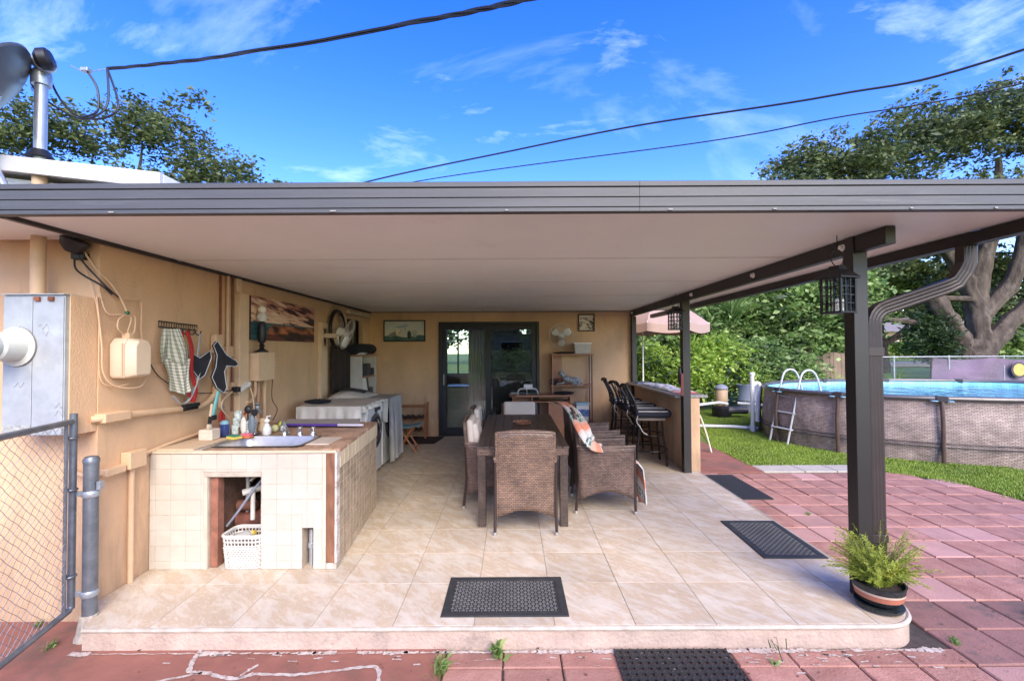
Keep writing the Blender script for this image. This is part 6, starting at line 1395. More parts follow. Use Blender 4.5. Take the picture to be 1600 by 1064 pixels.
# bar stools
def stool(label, y, rz):
    t_ = thing('bar_stool', label, 'bar stool', (1.86, y, 0), rz, 'black bar stools along the bar')
    IR = mat('black_wrought_iron', (.022, .018, .016), .38, .4, var=.3, vs_=20)
    for sx in (-1, 1):
        for sy in (-1, 1):
            b = MB(); b.tube([(sx * .20, sy * .19, .003), (sx * .165, sy * .16, .35), (sx * .15, sy * .15, .60)], .015, 8); b.build('leg', IR, t_, smooth=True)
    b = MB(); b.ring((0, 0, .20), .245, .009, n=28); b.build('foot_ring', IR, t_, smooth=True)
    b = MB(); b.ring((0, 0, .40), .20, .007, n=24); b.build('upper_ring', IR, t_, smooth=True)
    b = MB(); b.box(-.19, .19, -.19, .19, .60, .635); b.build('seat_frame', mat('seat_frame_brown', (.16, .12, .09), .5), t_, bevel=.006)
    b = MB(); b.box(-.215, .27, -.22, .22, .640, .745)
    cu = b.build('seat_cushion', NAVY, t_, bevel=.048, seg=4)
    b = MB()
    for s_ in (-.215, -.07, .07, .215): b.tube([(-.17, s_ * .94, .742 if abs(s_) < .2 else .722), (.215, s_ * .94, .742 if abs(s_) < .2 else .722)], .011, 6)
    for z in (.71, .67): b.tube([(.268, -.18, z), (.268, .18, z)], .007, 6)
    b.build('piping', mat('cream_piping', (.62, .58, .50), .8), cu, smooth=True)
    # back: two posts curving back, crest rail, inner scrolls
    for sy in (-1, 1):
        b = MB(); b.tube(smoothpath([(-.15, sy * .16, .60), (-.19, sy * .185, .72), (-.22, sy * .19, .86), (-.29, sy * .175, 1.0), (-.315, sy * .17, 1.045)]), .017, 8); b.build('back_post', IR, t_, smooth=True)
    b = MB(); b.tube(smoothpath([(-.33, -.20, 1.03), (-.32, -.15, 1.055), (-.30, 0, 1.06), (-.32, .15, 1.055), (-.33, .20, 1.03)]), .022, 8); b.build('crest_rail', IR, t_, smooth=True)
    for k, yo in enumerate((-.09, -.03, .03, .09)):
        s_ = 1 if k % 2 else -1
        b = MB(); b.tube(smoothpath([(-.18, yo * .6, .70), (-.205, yo + s_ * .035, .78), (-.215, yo - s_ * .03, .86), (-.25, yo + s_ * .03, .95), (-.29, yo * .8, 1.04)]), .0085, 6); b.build('scroll', IR, t_, smooth=True)
    b = MB(); b.tube([(-.185, -.18, .72), (-.185, .18, .72)], .010, 6); b.build('lower_rail', IR, t_, smooth=True)
    b = MB(); b.tube(smoothpath([(-.17, -.2, .68), (-.20, -.23, .60), (-.15, -.22, .52), (-.12, -.23, .46), (-.06, -.22, .42)]), .006, 6); b.build('cushion_tie', mat('cream_piping', None), t_, smooth=True)
    return t_
stool('black iron bar stool with a navy striped cushion, nearest to the middle post', 6.30, R(-4))
stool('black iron bar stool in the middle of the row along the bar', 6.98, R(5))
stool('black iron bar stool at the far end of the bar by the back wall', 7.66, R(-3))

# ================================================================== LANTERNS
def lantern(label, x, y, zb, rz):
    t_ = thing('lantern', label, 'lantern', (x, y, zb), rz, 'black lanterns hanging from the beam')
    LM = mat('lantern_black', (.015, .013, .013), .45, .3, var=.3)
    a = .060; h = .212
    b = MB(); b.box(-a - .008, a + .008, -a - .008, a + .008, 0, .012); b.build('base', LM, t_, bevel=.002)
    for sx in (-1, 1):
        for sy in (-1, 1):
            b = MB(); b.box(sx * a - .006, sx * a + .006, sy * a - .006, sy * a + .006, .012, h); b.build('corner_post', LM, t_)
    for k in range(4):
        q = Matrix.Rotation(PI / 2 * k, 4, 'Z'); b = MB(); b.M = q
        for i in range(1, 3): b.box(-a + 2 * a * i / 3 - .003, -a + 2 * a * i / 3 + .003, -a - .003, -a + .003, .012, h)
        for i in range(1, 4): b.box(-a + .006, a - .006, -a - .0025, -a + .0025, .012 + (h - .012) * i / 4 - .003, .012 + (h - .012) * i / 4 + .003)
        b.build('window_grille', LM, t_)
        b = MB(); b.M = q; b.box(-a + .006, a - .006, -a + .004, -a + .0055, .012, h); b.build('glass_pane', mat('lantern_glass', (.9, .9, .9), .05), t_)
    m_ = _M['lantern_glass']; m_.node_tree.nodes['Principled BSDF'].inputs['Transmission Weight'].default_value = 1.0; m_.node_tree.nodes['Principled BSDF'].inputs['IOR'].default_value = 1.1
    b = MB(); r4 = lambda r: [(-r, -r), (r, -r), (r, r), (-r, r)]
    b.box(-a - .022, a + .022, -a - .022, a + .022, h, h + .008); b.prism(r4(a + .022), h + .008, h + .055, top=r4(.045)); b.prism(r4(.035), h + .055, h + .08, top=r4(.03)); b.build('roof', LM, t_)
    b = MB(); b.ring((0, 0, h + .13), .052, .003, axis='Y', n=24, m=5); b.build('handle_ring', LM, t_)
    b = MB(); b.lathe([(.03, 0), (.03, .075), (.0001, .078)], 16, (0, 0, .013)); b.build('candle', mat('wax', (.75, .72, .62), .5), t_, smooth=True)
    b = MB(); b.tube([(0, 0, h + .18), (0, 0, 2.245 - zb)], .003, 5); b.build('hook_wire', LM, t_)
    return t_
lantern('black metal lantern with small panes hanging beside the front post', 2.00, 2.80, 1.762, R(18))
lantern('smaller looking black lantern hanging beyond it near the middle post above the bar', 2.04, 5.70, 1.79, R(12))

# ================================================================== MATS
def rubber_mat(label, x0, x1, y0, y1, z, rz=0):
    t_ = thing('rubber_mat', label, 'mat', ((x0 + x1) / 2, (y0 + y1) / 2, z), rz); w_, d_ = (x1 - x0) / 2, (y1 - y0) / 2
    b = MB(); b.box(-w_, w_, -d_, d_, .0005, .005); b.build('mat_base', RUBBER, t_, bevel=.002)
    b = MB(); e = .045; b.box(-w_ + .004, w_ - .004, -d_ + .004, -d_ + e, .005, .0085); b.box(-w_ + .004, w_ - .004, d_ - e, d_ - .004, .005, .0085)
    b.box(-w_ + .004, -w_ + e, -d_ + e, d_ - e, .005, .0085); b.box(w_ - e, w_ - .004, -d_ + e, d_ - e, .005, .0085); b.build('mat_border', RUBBER, t_)
    b = MB(); p_ = .022; nx, ny = int((2 * w_ - 2 * e - .01) / p_), int((2 * d_ - 2 * e - .01) / p_)
    for i in range(nx):
        for j in range(ny):
            cx, cy_ = -w_ + e + .005 + p_ * (i + .5), -d_ + e + .005 + p_ * (j + .5)
            lx, ly = (.0105, .0035) if (i + j) % 2 else (.0035, .0105)
            b.box(cx - lx, cx + lx, cy_ - ly, cy_ + ly, .005, .010)
    b.build('woven_tread', mat('worn_rubber', (.12, .118, .110), .6, var=.2, vs_=6), t_, kind='stuff')
rubber_mat('black rubber mat with woven tread centred at the front of the tiled floor', -.425, .325, 2.69, 3.15, .001)
rubber_mat('black rubber mat on the tiled floor by the front post', 1.86, 2.335, 3.41, 4.15, .001, R(-1))
def hole_mat(label, x0, x1, y0, y1, z, p_=.041):
    t_ = thing('drainage_mat', label, 'mat', ((x0 + x1) / 2, (y0 + y1) / 2, z)); w_, d_ = (x1 - x0) / 2, (y1 - y0) / 2
    b = MB(); hh = .012
    for cx0, cx1 in ((-w_, -.002), (.002, w_)):
        nx = int((cx1 - cx0) / p_); ny = int(2 * d_ / p_); px = (cx1 - cx0) / nx; py = 2 * d_ / ny
        for i in range(nx):
            for j in range(ny):
                cx, cy_ = cx0 + px * (i + .5), -d_ + py * (j + .5); r = min(px, py) * .31; vs = []
                for z_ in (hh, 0.002):
                    for k in range(8): a = PI / 4 * k + PI / 8; vs.append((cx + r * math.cos(a), cy_ + r * math.sin(a), z_))
                q = [(cx + px / 2, cy_ - 0), (cx + px / 2, cy_ + py / 2), (cx, cy_ + py / 2), (cx - px / 2, cy_ + py / 2), (cx - px / 2, cy_), (cx - px / 2, cy_ - py / 2), (cx, cy_ - py / 2), (cx + px / 2, cy_ - py / 2)]
                vs += [(a, c, hh) for a, c in q]
                fs = [(k, k + 8, (k + 1) % 8 + 8, (k + 1) % 8) for k in range(8)]
                fs += [(16 + (k) % 8, 16 + (k + 1) % 8, (k + 0) % 8, (k - 1) % 8) for k in range(8)]
                b.add(vs, fs)
                a_ = (i + j) % 2
        b.box(cx0, cx1, -d_ - .004, -d_, 0, hh); b.box(cx0, cx1, d_, d_ + .004, 0, hh); b.box(cx0 - .002, cx0, -d_, d_, 0, hh); b.box(cx1, cx1 + .002, -d_, d_, 0, hh)
    b.build('mat_grid', mat('black_rubber_clean', (.022, .022, .023), .55, var=.2, vs_=14), t_)
    b = MB()
    for cx0, cx1 in ((-w_, -.002), (.002, w_)):
        nx = int((cx1 - cx0) / p_); px = (cx1 - cx0) / nx
        ny = int(2 * d_ / p_); py = 2 * d_ / ny
        for i in range(nx + 1):
            for j in range(ny + 1): b.lathe([(.0065, 0), (.005, .004), (.0001, .005)], 6, (cx0 + px * i, -d_ + py * j, hh))
    b.build('stud', mat('black_rubber_clean', None), t_, kind='stuff')
hole_mat('black drainage mat with round holes on the pavers below the step', .555, 1.170, 1.62, 2.562, GZ + .004)
hole_mat('black drainage mat with holes on the pavers beside the bar end', 2.44, 2.88, 5.10, 6.06, GZ + .004, .036)

# ================================================================== POT PLANT
t_ = TH('potted_fern', 'feathery yellow green fern in a low striped bowl at the slab corner before the post', 'potted plant', (2.19, 2.775, .002))
t_.scale = (.84, .84, 1.0); t_.matrix_basis = Matrix.Translation((2.19, 2.775, .002)) @ Matrix.Diagonal((.84, .84, 1.0, 1))
b = MB(); b.lathe([(.105, 0), (.14, .012), (.148, .03), (.14, .032), (.0001, .012)], 28); b.build('saucer', mat('black_glazed', (.02, .025, .025), .25, var=.5, vs_=40), t_, smooth=True)
b = MB(); b.lathe([(.095, .032), (.125, .05), (.142, .075)], 28); b.build('bowl_lower', mat('black_glazed', None), t_, smooth=True)
b = MB(); b.lathe([(.142, .0751), (.150, .105)], 28); b.build('red_band', mat('terracotta_band', (.42, .15, .085), .5), t_, smooth=True)
b = MB(); b.lathe([(.150, .1051), (.153, .118)], 28); b.build('cream_band', mat('cream_band', (.55, .42, .30), .5), t_, smooth=True)
b = MB(); b.lathe([(.153, .1181), (.157, .15), (.162, .155), (.150, .155), (.142, .13), (.0001, .128)], 28); b.build('bowl_rim', mat('black_glazed', None), t_, smooth=True)
b = MB(); b.lathe([(.14, .129), (.08, .137), (.0001, .14)], 20); b.build('soil', mat('dark_soil', (.03, .02, .015), .98, bump=1), t_)
rf = random.Random(11); vs = []; fs = []
stem = MB()
for k in range(200):
    a = rf.uniform(0, 2 * PI); up = rf.random(); L = rf.uniform(.14, .33) * (1.32 if up > .62 else .95)
    tilt = rf.uniform(.1, .8) if up < .62 else rf.uniform(0, .3)
    if math.cos(a) > .3 and rf.random() < .3: tilt += .3
    p = Vector((math.cos(a) * .05, math.sin(a) * .04, .13)); d_ = Vector((math.cos(a) * tilt * 1.15, math.sin(a) * tilt * .6, 1)).normalized(); pts = [p.copy()]
    n_ = 9
    for i in range(n_):
        d_ = (d_ + Vector((math.cos(a) * .10, math.sin(a) * .06, -.13 * (tilt + .15)))).normalized(); p = p + d_ * L / n_; pts.append(p.copy())
        for j in range(9):
            q = p - d_ * rf.random() * L / n_; sd = Vector((rf.gauss(0, 1), rf.gauss(0, 1), rf.gauss(0, .6))).normalized(); ln = rf.uniform(.014, .034) * (1 - .4 * i / n_)
            e = q + sd * ln + d_ * ln * .5; wv_ = sd.cross(d_).normalized() * .0017
            o_ = len(vs); vs += [tuple(q - wv_), tuple(q + wv_), tuple(e + wv_ * 1.1), tuple(e - wv_ * .7)]; fs.append((o_, o_ + 1, o_ + 2, o_ + 3))
    stem.tube(pts[::2], .0011, 3, cap=False)
b = MB(); b.add(vs, fs); b.build('frond_leaf', L_FERN, t_, kind='stuff')
stem.build('stem', mat('fern_stem', (.14, .17, .05), .7), t_)

# ================================================================== GRASS / FOLIAGE HELPERS
def quads(name, P, D, W, Lh, m, parent=None, bend=None):
    """numpy leaf quads: centre P, direction D, width vec W, half length Lh (arrays)"""
    n = len(P); D = D * Lh[:, None]
    V = np.empty((n, 4, 3), dtype=np.float32)
    V[:, 0] = P - D; V[:, 1] = P + W; V[:, 2] = P + D; V[:, 3] = P - W
    if bend is not None: V[:, 1] += bend; V[:, 3] += bend
    me = bpy.data.meshes.new(name); me.vertices.add(n * 4); me.loops.add(n * 4); me.polygons.add(n)
    me.vertices.foreach_set('co', V.ravel()); me.loops.foreach_set('vertex_index', np.arange(n * 4, dtype=np.int32))
    me.polygons.foreach_set('loop_start', np.arange(0, n * 4, 4, dtype=np.int32)); me.polygons.foreach_set('loop_total', np.full(n, 4, dtype=np.int32))
    me.update(); me.validate(); me.materials.append(m)
    o = bpy.data.objects.new(name, me); S.collection.objects.link(o)
    if parent is not None: o.parent = parent
    return o
def unit(n, r=rng):
    v = r.normal(size=(n, 3)); return v / np.linalg.norm(v, axis=1)[:, None]
def leaves(name, blobs, nclump, per, size, m, parent=None, cr=.35, flat=.8, up=.4, shell=.55, asp=.42):
    """blobs: (x,y,z,rx,ry,rz). clumps near the shells, leaves round each clump"""
    vol = np.array([(b_[3] * b_[4] * b_[5]) ** .67 for b_ in blobs]); pick = rng.choice(len(blobs), nclump, p=vol / vol.sum())
    B = np.array(blobs)[pick]; u = unit(nclump); u[:, 2] = np.where(u[:, 2] < -.35, -u[:, 2] * .5, u[:, 2])
    rad = shell + (1 - shell) * rng.random(nclump) ** .6; rad *= 1 + .12 * rng.normal(size=nclump)
    C = B[:, :3] + u * B[:, 3:] * rad[:, None]
    cs = cr * rng.uniform(.5, 1.4, nclump)
    idx = np.repeat(np.arange(nclump), per); n = len(idx)
    off = rng.normal(size=(n, 3)) * .45; off[:, 2] *= flat
    P = C[idx] + off * cs[idx][:, None]
    D = unit(n); D[:, 2] *= .6; nz = unit(n); nz[:, 2] += up; W = np.cross(D, nz); W /= np.linalg.norm(W, axis=1)[:, None] + 1e-6
    L = size * np.clip(rng.lognormal(-.1, .42, n), .35, 2.1)
    return quads(name, P, D, W * (L * asp)[:, None], L, m, parent)
def branchy(name, base, tips, r0, m, parent, r1=.03, seed=0, wob=.12):
    rr_ = random.Random(seed); b = MB()
    for tip in tips:
        A = Vector(base if len(tip) == 3 else tip[3]); T_ = Vector(tip[:3]); n_ = 7; pts = []; L = (T_ - A).length
        for i in range(n_ + 1):
            k = i / n_; p = A.lerp(T_, k) + Vector((rr_.gauss(0, 1), rr_.gauss(0, 1), rr_.gauss(0, .6))) * wob * L * .12 * math.sin(PI * k); pts.append(p)
        ra = r0 if len(tip) < 5 else tip[4]
        P = smoothpath(pts, 3); b.tube(P, [ra * (1 - i / (len(P) - 1)) ** .8 + r1 for i in range(len(P))], 9)
    return b.build(name, m, parent, smooth=True, ang=80)
# ================================================================== POOL
PCX, PCY, PRX, PRY, PZ = 8.1, 8.45, 3.25, 2.15, .84
pool = TH('above_ground_pool', 'oval above ground pool with brown rattan print wall and grey rim on the lawn', 'pool', (PCX, PCY, GZ - .02))
def ell(a, k=0): return (PCX + (PRX + k) * math.cos(a), PCY + (PRY + k) * math.sin(a))
per_ = 2 * PI * math.sqrt((PRX ** 2 + PRY ** 2) / 2)
inv = pool.matrix_basis.inverted()
def pw(u, v):
    a = -2 * PI * u; z = GZ - .02 + (PZ - .05 - GZ + .02) * v; k = .045 * math.sin(PI * min(1, v * 1.15)) + .010 * math.sin(a * 60) * (1 - v) * math.exp(-((v - .25) / .12) ** 2) + .006 * math.sin(a * 23 + v * 6)
    x, y = ell(a, k); return tuple(inv @ Vector((x, y, z)))
b = MB(); b.grid(pw, 240, 18, uvs=(per_, .95)); b.build('pool_wall', POOLW, pool, smooth=True)
for o_, r_, z in ((.07, .009, .12), (.065, .007, .17)):
    b = MB(); b.tube([(*ell(2 * PI * i / 120, o_), z) for i in range(121)], r_, 5, cap=False); b.build('strap', mat('dark_strap', (.045, .035, .035), .6), pool, world=True)
RIM = mat('pool_rim_metal', (.11, .10, .098), .35, .3, var=.15)
npost = 14
offs = .15
pa = [2 * PI * (i + offs) / npost for i in range(npost)]
for i, a in enumerate(pa):
    a2 = pa[(i + 1) % npost] + (2 * PI if i == npost - 1 else 0)
    b = MB(); pts = [(*ell(a + .008 + (a2 - a - .016) * k / 8, .02), PZ - .028) for k in range(9)]
    b.tube(pts, .036, 8); b.build('rim_beam', RIM, pool, world=True, smooth=True)
    x, y = ell(a, .05); b = MB(); b.M = Matrix.Translation((x, y, 0)) @ Matrix.Rotation(a, 4, 'Z')
    b.tube([(.03, 0, GZ - .02), (.045, 0, .4), (.0, 0, PZ - .05)], .028, 10); b.build('support_leg', mat('pool_leg_brown', (.10, .065, .052), .35, .2, var=.2), pool, world=True, smooth=True)
    b = MB(); b.M = Matrix.Translation((x, y, 0)) @ Matrix.Rotation(a, 4, 'Z'); b.box(-.075, .03, -.07, .07, PZ - .075, PZ + .012); b.build('rim_joint', mat('joint_black', (.05, .045, .045), .4), pool, world=True, bevel=.012)
    for s_ in (-.03, .03):
        x, y = ell(a + s_, .07); b = MB(); b.ball((x, y, PZ - .062), .03, 10, 6, sx=1.6, sy=1.6, sz=.35); b.build('blue_strap', mat('blue_strap', (.25, .45, .55), .5), pool, world=True, smooth=True)
LIN = mosaic('pool_liner', (.24, .60, .74), (.30, .68, .80), (.16, .48, .64), 4, h=.5, wdt=.5, coord='UV', bump=0, rough=.4)
b = MB(); b.grid(lambda u, v: tuple(inv @ Vector((*ell(2 * PI * u, -.02), GZ + (PZ - .05 - GZ) * v))), 120, 4, uvs=(per_, 1)); b.build('liner', LIN, pool, smooth=True)
b = MB(); b.v = [(*ell(2 * PI * i / 100, -.02), GZ + .005) for i in range(100)]; b.f = [tuple(range(100))]; b.build('liner_floor', mat('liner_blue', (.22, .58, .72), .5), pool, world=True)
m, t, bb = newmat('pool_water'); bb.inputs['Base Color'].default_value = (.16, .50, .66, 1); bb.inputs['Roughness'].default_value = .04; bb.inputs['Transmission Weight'].default_value = .35; bb.inputs['IOR'].default_value = 1.33
g_ = N(t, 'ShaderNodeNewGeometry'); n_ = N(t, 'ShaderNodeTexNoise', i_Scale=3.0, i_Detail=3.0, i_Distortion=.6); link(t, g_.outputs['Position'], n_.inputs[0])
bp = N(t, 'ShaderNodeBump', i_Strength=.5, i_Distance=.05); link(t, n_.outputs[0], bp.inputs['Height']); link(t, bp.outputs[0], bb.inputs['Normal'])
b = MB(); b.v = [(*ell(2 * PI * i / 100, -.03), PZ - .115) for i in range(100)]; b.f = [tuple(range(100))]
o = b.build('pool_water', m); tag(o, 'rippling light blue water filling the oval pool', 'water', kind='structure')
# ladder
ld = TH('pool_ladder', 'white A frame pool ladder straddling the pool wall beside the grass', 'ladder', (5.0, 8.55, GZ))
LWH = mat('ladder_white', (.50, .51, .49), .4, var=.06)
dl = Vector((.09, -.38, 0))      # along the wall between the two side rails
o0 = Vector((4.90, 8.36, 0)); inn = Vector((1, 0, 0))
def lp(s_, q, z): p = o0 + dl * s_ + inn * q; return (p.x, p.y, z)
for s_ in (0, 1):
    b = MB(); b.tube(smoothpath([lp(s_, -.22, GZ), lp(s_, -.10, .45), lp(s_, .02, 1.0), lp(s_, .09, 1.14), lp(s_, .20, 1.17), lp(s_, .30, 1.08), lp(s_, .38, .80), lp(s_, .50, .2)], 6), .017, 10); b.build('side_rail', LWH, ld, world=True, smooth=True)
for q, z in ((-.155, .14), (-.09, .42), (-.03, .70), (.40, .55)):
    b = MB(); A, B = Vector(lp(-.06, q, z)), Vector(lp(1.06, q, z)); b.tube([A, B], .038, 8, flat=.45); b.build('tread', LWH, ld, world=True, bevel=.004)
# filter, pipes, barrel
t_ = TH('pool_filter_pump', 'black pool pump with a tan cartridge housing standing behind the bar', 'pump', (5.15, 11.3, GZ))
b = MB(); b.lathe([(.20, 0), (.22, .05), (.22, .24), (.17, .27), (.14, .28)], 20); b.build('pump_base', BLACK, t_, smooth=True)
b = MB(); b.lathe([(.14, .28), (.145, .30), (.145, .66), (.135, .68)], 20); b.build('housing', mat('tan_housing', (.42, .30, .18), .5), t_, smooth=True)
b = MB(); b.lathe([(.155, .68), (.16, .71), (.13, .76), (.05, .80), (.0001, .805)], 20); b.build('top_cap', GREYPL, t_, smooth=True)
b = MB(); b.tube([(-.1, -.1, .18), (.55, -.15, .18)], .09, 12); b.build('motor', mat('dark_grey_motor', (.06, .06, .065), .5), t_, smooth=True)
t_ = TH('pvc_pipework', 'white PVC pipes running over the grass from the pump to the pool', 'pipe', (4.6, 10.5, GZ))
PV = mat('white_pvc', (.66, .66, .62), .4, var=.08)
for pts in ([(3.3, 10.2, .30), (3.9, 10.3, .05), (4.05, 10.3, -.06)], [(4.0, 10.3, .28), (4.9, 10.9, .28), (5.2, 11.1, .22)], [(5.4, 11.0, .25), (6.0, 10.7, .22), (6.05, 10.2, .0)],
            [(3.6, 9.8, -.07), (4.6, 9.6, -.07), (5.0, 9.35, -.07)], [(3.2, 11.0, .45), (3.9, 10.8, .25), (4.4, 10.8, .25)]):
    b = MB(); b.tube(pts, .033, 10); b.build('pipe', PV, t_, world=True, smooth=True)
b = MB(); b.lathe([(.06, 0), (.07, .05), (.06, .12), (.03, .16)], 12, (4.86, 9.3, GZ)); b.build('valve', mat('blue_valve', (.30, .42, .50), .4), t_, world=True, smooth=True)
t_ = TH('white_standpipe', 'white standpipe with a curved outlet hooked over the left end of the pool', 'pipe', (4.84, 9.25, GZ))
b = MB(); b.tube([(4.84, 9.25, GZ), (4.84, 9.25, 1.02)], .04, 10); b.build('riser', PV, t_, world=True, smooth=True)
b = MB(); b.lathe([(.05, 0), (.055, .02), (.05, .05), (.0001, .06)], 12, (4.84, 9.25, 1.02)); b.build('cap', PV, t_, world=True, smooth=True)
b = MB(); b.tube(smoothpath([(4.84, 9.25, .80), (4.93, 9.24, .86), (4.98, 9.22, .80), (4.92, 9.18, .55), (4.88, 9.15, .1)]), .035, 8); b.build('outlet', PV, t_, world=True, smooth=True)
t_ = TH('grey_barrel', 'blue grey plastic barrel standing beyond the pool pump', 'barrel', (6.25, 12.2, GZ))
b = MB(); b.lathe([(.26, 0), (.275, .02), (.27, .3), (.28, .32), (.27, .34), (.275, .70), (.285, .72), (.27, .73), (.26, .1), (.0001, .1)], 26); b.build('barrel_body', mat('blue_grey_plastic', (.17, .20, .25), .6, var=.1), t_, smooth=True)
# lounge chair frame beyond bar
t_ = TH('garden_chair', 'cream framed folding garden chair standing on the path behind the bar', 'chair', (2.95, 7.6, GZ))
CF_ = mat('cream_frame', (.62, .57, .44), .5)
for y in (7.45, 7.95):
    b = MB(); b.tube(smoothpath([(3.22, y, GZ), (3.12, y, .25), (3.0, y, .52), (2.75, y, .56)]), .014, 8); b.build('leg', CF_, t_, world=True, smooth=True)
    b = MB(); b.tube([(2.72, y, GZ), (3.02, y, .50)], .014, 8); b.build('leg', CF_, t_, world=True, smooth=True)
for k in range(4):
    b = MB(); b.tube([(2.78 + .07 * k, 7.45, .28 - .03 * k), (2.78 + .07 * k, 7.95, .28 - .03 * k)], .016, 6, flat=.4); b.build('slat', mat('brown_slat', (.20, .13, .09), .6), t_, world=True)
b = MB(); b.tube(smoothpath([(2.75, 7.7, .56), (2.6, 7.7, .9)]), .013, 6); b.build('back_frame', CF_, t_, world=True)
# umbrella beyond
t_ = TH('salmon_umbrella', 'faded salmon pink garden umbrella on a white pole behind the bar', 'umbrella', (2.9, 10.2, GZ))
UM = mat('salmon_canvas', (.36, .25, .20), .8, var=.06, bump=.2)
um = MB(); c0 = Vector((3.25, 10.4, 2.72)); RRr = 1.15; n8 = 8
rimp = [c0 + Vector((RRr * math.cos(PI / 4 * i + .35), RRr * math.sin(PI / 4 * i + .35), -.62)) for i in range(n8)]
for i in range(n8):
    A, B = rimp[i], rimp[(i + 1) % n8]
    b = MB(); b.grid(lambda u, v: tuple((c0.lerp(A.lerp(B, u), v)) + Vector((0, 0, .10 * math.sin(PI * v) - .05 * math.sin(PI * u) * v * v))), 6, 8); b.build('canopy_panel', UM, t_, world=True, smooth=True)
    b = MB(); b.grid(lambda u, v: tuple(A.lerp(B, u) + Vector((0, 0, -.05 * math.sin(PI * u) - .17 * v))), 6, 2); b.build('valance', UM, t_, world=True, smooth=True)
    b = MB(); b.tube([c0 + Vector((0, 0, -.03)), A + Vector((0, 0, .0))], .012, 6); b.build('rib', PV, t_, world=True)
b = MB(); b.tube([(2.93, 10.25, GZ), (2.93, 10.25, 2.35), (3.3, 10.4, 2.70)], .016, 8); b.build('pole', PV, t_, world=True, smooth=True)

# ================================================================== FAR YARD
# lawn rising toward the street + road + fence + tarp
b = MB(); b.grid(lambda u, v: (8 + 60 * u, 20.5 + 40 * v, -.13 + .75 * min(1, v * 2.2) ** 1.2), 10, 20); o = b.build('far_lawn', mat('bright_lawn', (0.20, 0.36, 0.035), .95, var=.25, vs_=.6, col2=(.22, .36, .05))); tag(o, 'sunlit lawn sloping up beyond the chain link fence', 'lawn', kind='structure')
b = MB(); b.box(8, 70, 30.5, 33.0, .3, .56); o = b.build('street', mat('pale_street', (.40, .36, .32), .9, var=.1)); tag(o, 'pale street strip across the lawn beyond the fence', 'street', kind='structure')
ff = TH('chain_link_fence', 'galvanised chain link fence across the yard behind the pool', 'fence', (16, 20, GZ))
b = MB(); b.tube([(9.5, 20, 1.165), (34, 20, 1.165)], .022, 8); b.build('top_rail', GALV, ff, world=True)
for i in range(11):
    b = MB(); b.tube([(9.5 + 2.4 * i, 20.03, GZ - .02), (9.5 + 2.4 * i, 20.03, 1.22)], .03, 8); b.build('post', GALV, ff, world=True, smooth=True)
b = MB(); z0, z1 = -.1, 1.14
x = 9.5 - (z1 - z0)
while x < 34:
    for sg in (1, -1):
        xa, xb = (x, x + (z1 - z0)) if sg > 0 else (x + (z1 - z0), x)
        b.tube([(xa, 20, z0), (xb, 20, z1)], .0022, 3, cap=False)
    x += .085
b.build('wire_mesh', WIREM, ff, world=True, kind='stuff')
tp_ = TH('purple_tarp', 'faded purple tarp hung on the chain link fence behind the pool', 'tarp', (22, 19.93, 0))
b = MB(); b.grid(lambda u, v: (-3.6 + 12 * u, .05 * math.sin(u * 60 + 2 * v) + .09 * math.sin(u * 23 + v * 3) + .10 * fbm(u * 24, v * 5, 2), 1.13 - 1.22 * v - .11 * abs(math.sin(u * 15)) * (1 - v)), 160, 14)
b.build('tarp_sheet', mat('purple_tarp', (.175, .125, .185), .85, var=.16, vs_=1.8, bump=.5, bs=12), tp_, smooth=True)
b = MB(); b.M = Matrix.Translation((-.05, -.10, .58)) @ Matrix.Rotation(R(90), 4, 'X'); b.lathe([(.0001, .012), (.26, .012), (.27, 0)], 32); b.build('gold_disc', mat('gold_disc', (.55, .36, .10), .6, var=.15, vs_=5), tp_)
b = MB(); b.M = Matrix.Translation((-.05, -.085, .58)) @ Matrix.Rotation(R(90), 4, 'X'); b.lathe([(.27, 0), (.34, 0), (.34, .010), (.27, .010)], 32); b.build('dark_ring', mat('dark_emblem_ring', (.05, .045, .06), .7), tp_)
# wooden fence beyond bushes
wf = TH('wooden_fence', 'weathered brown wooden fence between the bushes and the lantern post', 'fence', (14, 18.6, GZ))
wb = MB(); wb.box(-.07, .07, -.012, .012, 0, 1.5); first = None
WFM = mat('weathered_board', (.22, .16, .12), .9, var=.2, vs_=3, rand=.15)
for i in range(26):
    if first is None: first = wb.build('board', WFM, wf); first.location = (-3.0, 0, 0)
    else: piece('board', first.data, wf, (-3.0 + .152 * i, pr.uniform(-.01, .01), pr.uniform(-.03, .02)))
b = MB(); b.box(-3.1, 1, .013, .05, .3, .38); b.box(-3.1, 1, .013, .05, 1.1, 1.18); b.build('rail', WFM, wf)
hz = TH('distant_house', 'pink beige house wall with a grey roof beyond the hedge', 'house', (30, 44, GZ))
b = MB(); b.box(20, 46, 44, 52, -.2, 3.1); b.build('wall', mat('pink_beige_wall', (.56, .40, .32), .9, var=.05, vs_=.5), hz, world=True)
b = MB(); b.prism([(43.3, 3.1), (48, 4.7), (52.7, 3.1)], 19.3, 46.7, axis='X'); b.build('roof', mat('grey_shingle', (.20, .18, .17), .9, var=.2), hz, world=True)
for x in (24, 30, 37):
    b = MB(); b.box(x, x + 1.6, 43.93, 43.995, 1.0, 2.2); fr_ = b.build('window', WHITEP, hz, world=True); b = MB(); b.box(x + .1, x + 1.5, 43.90, 43.925, 1.1, 2.1); b.build('pane', mat('dark_pane', None), fr_, world=True)
t_ = TH('lamp_post', 'thin dark pole standing in front of the clipped hedge', 'pole', (20.6, 31.0, .4))
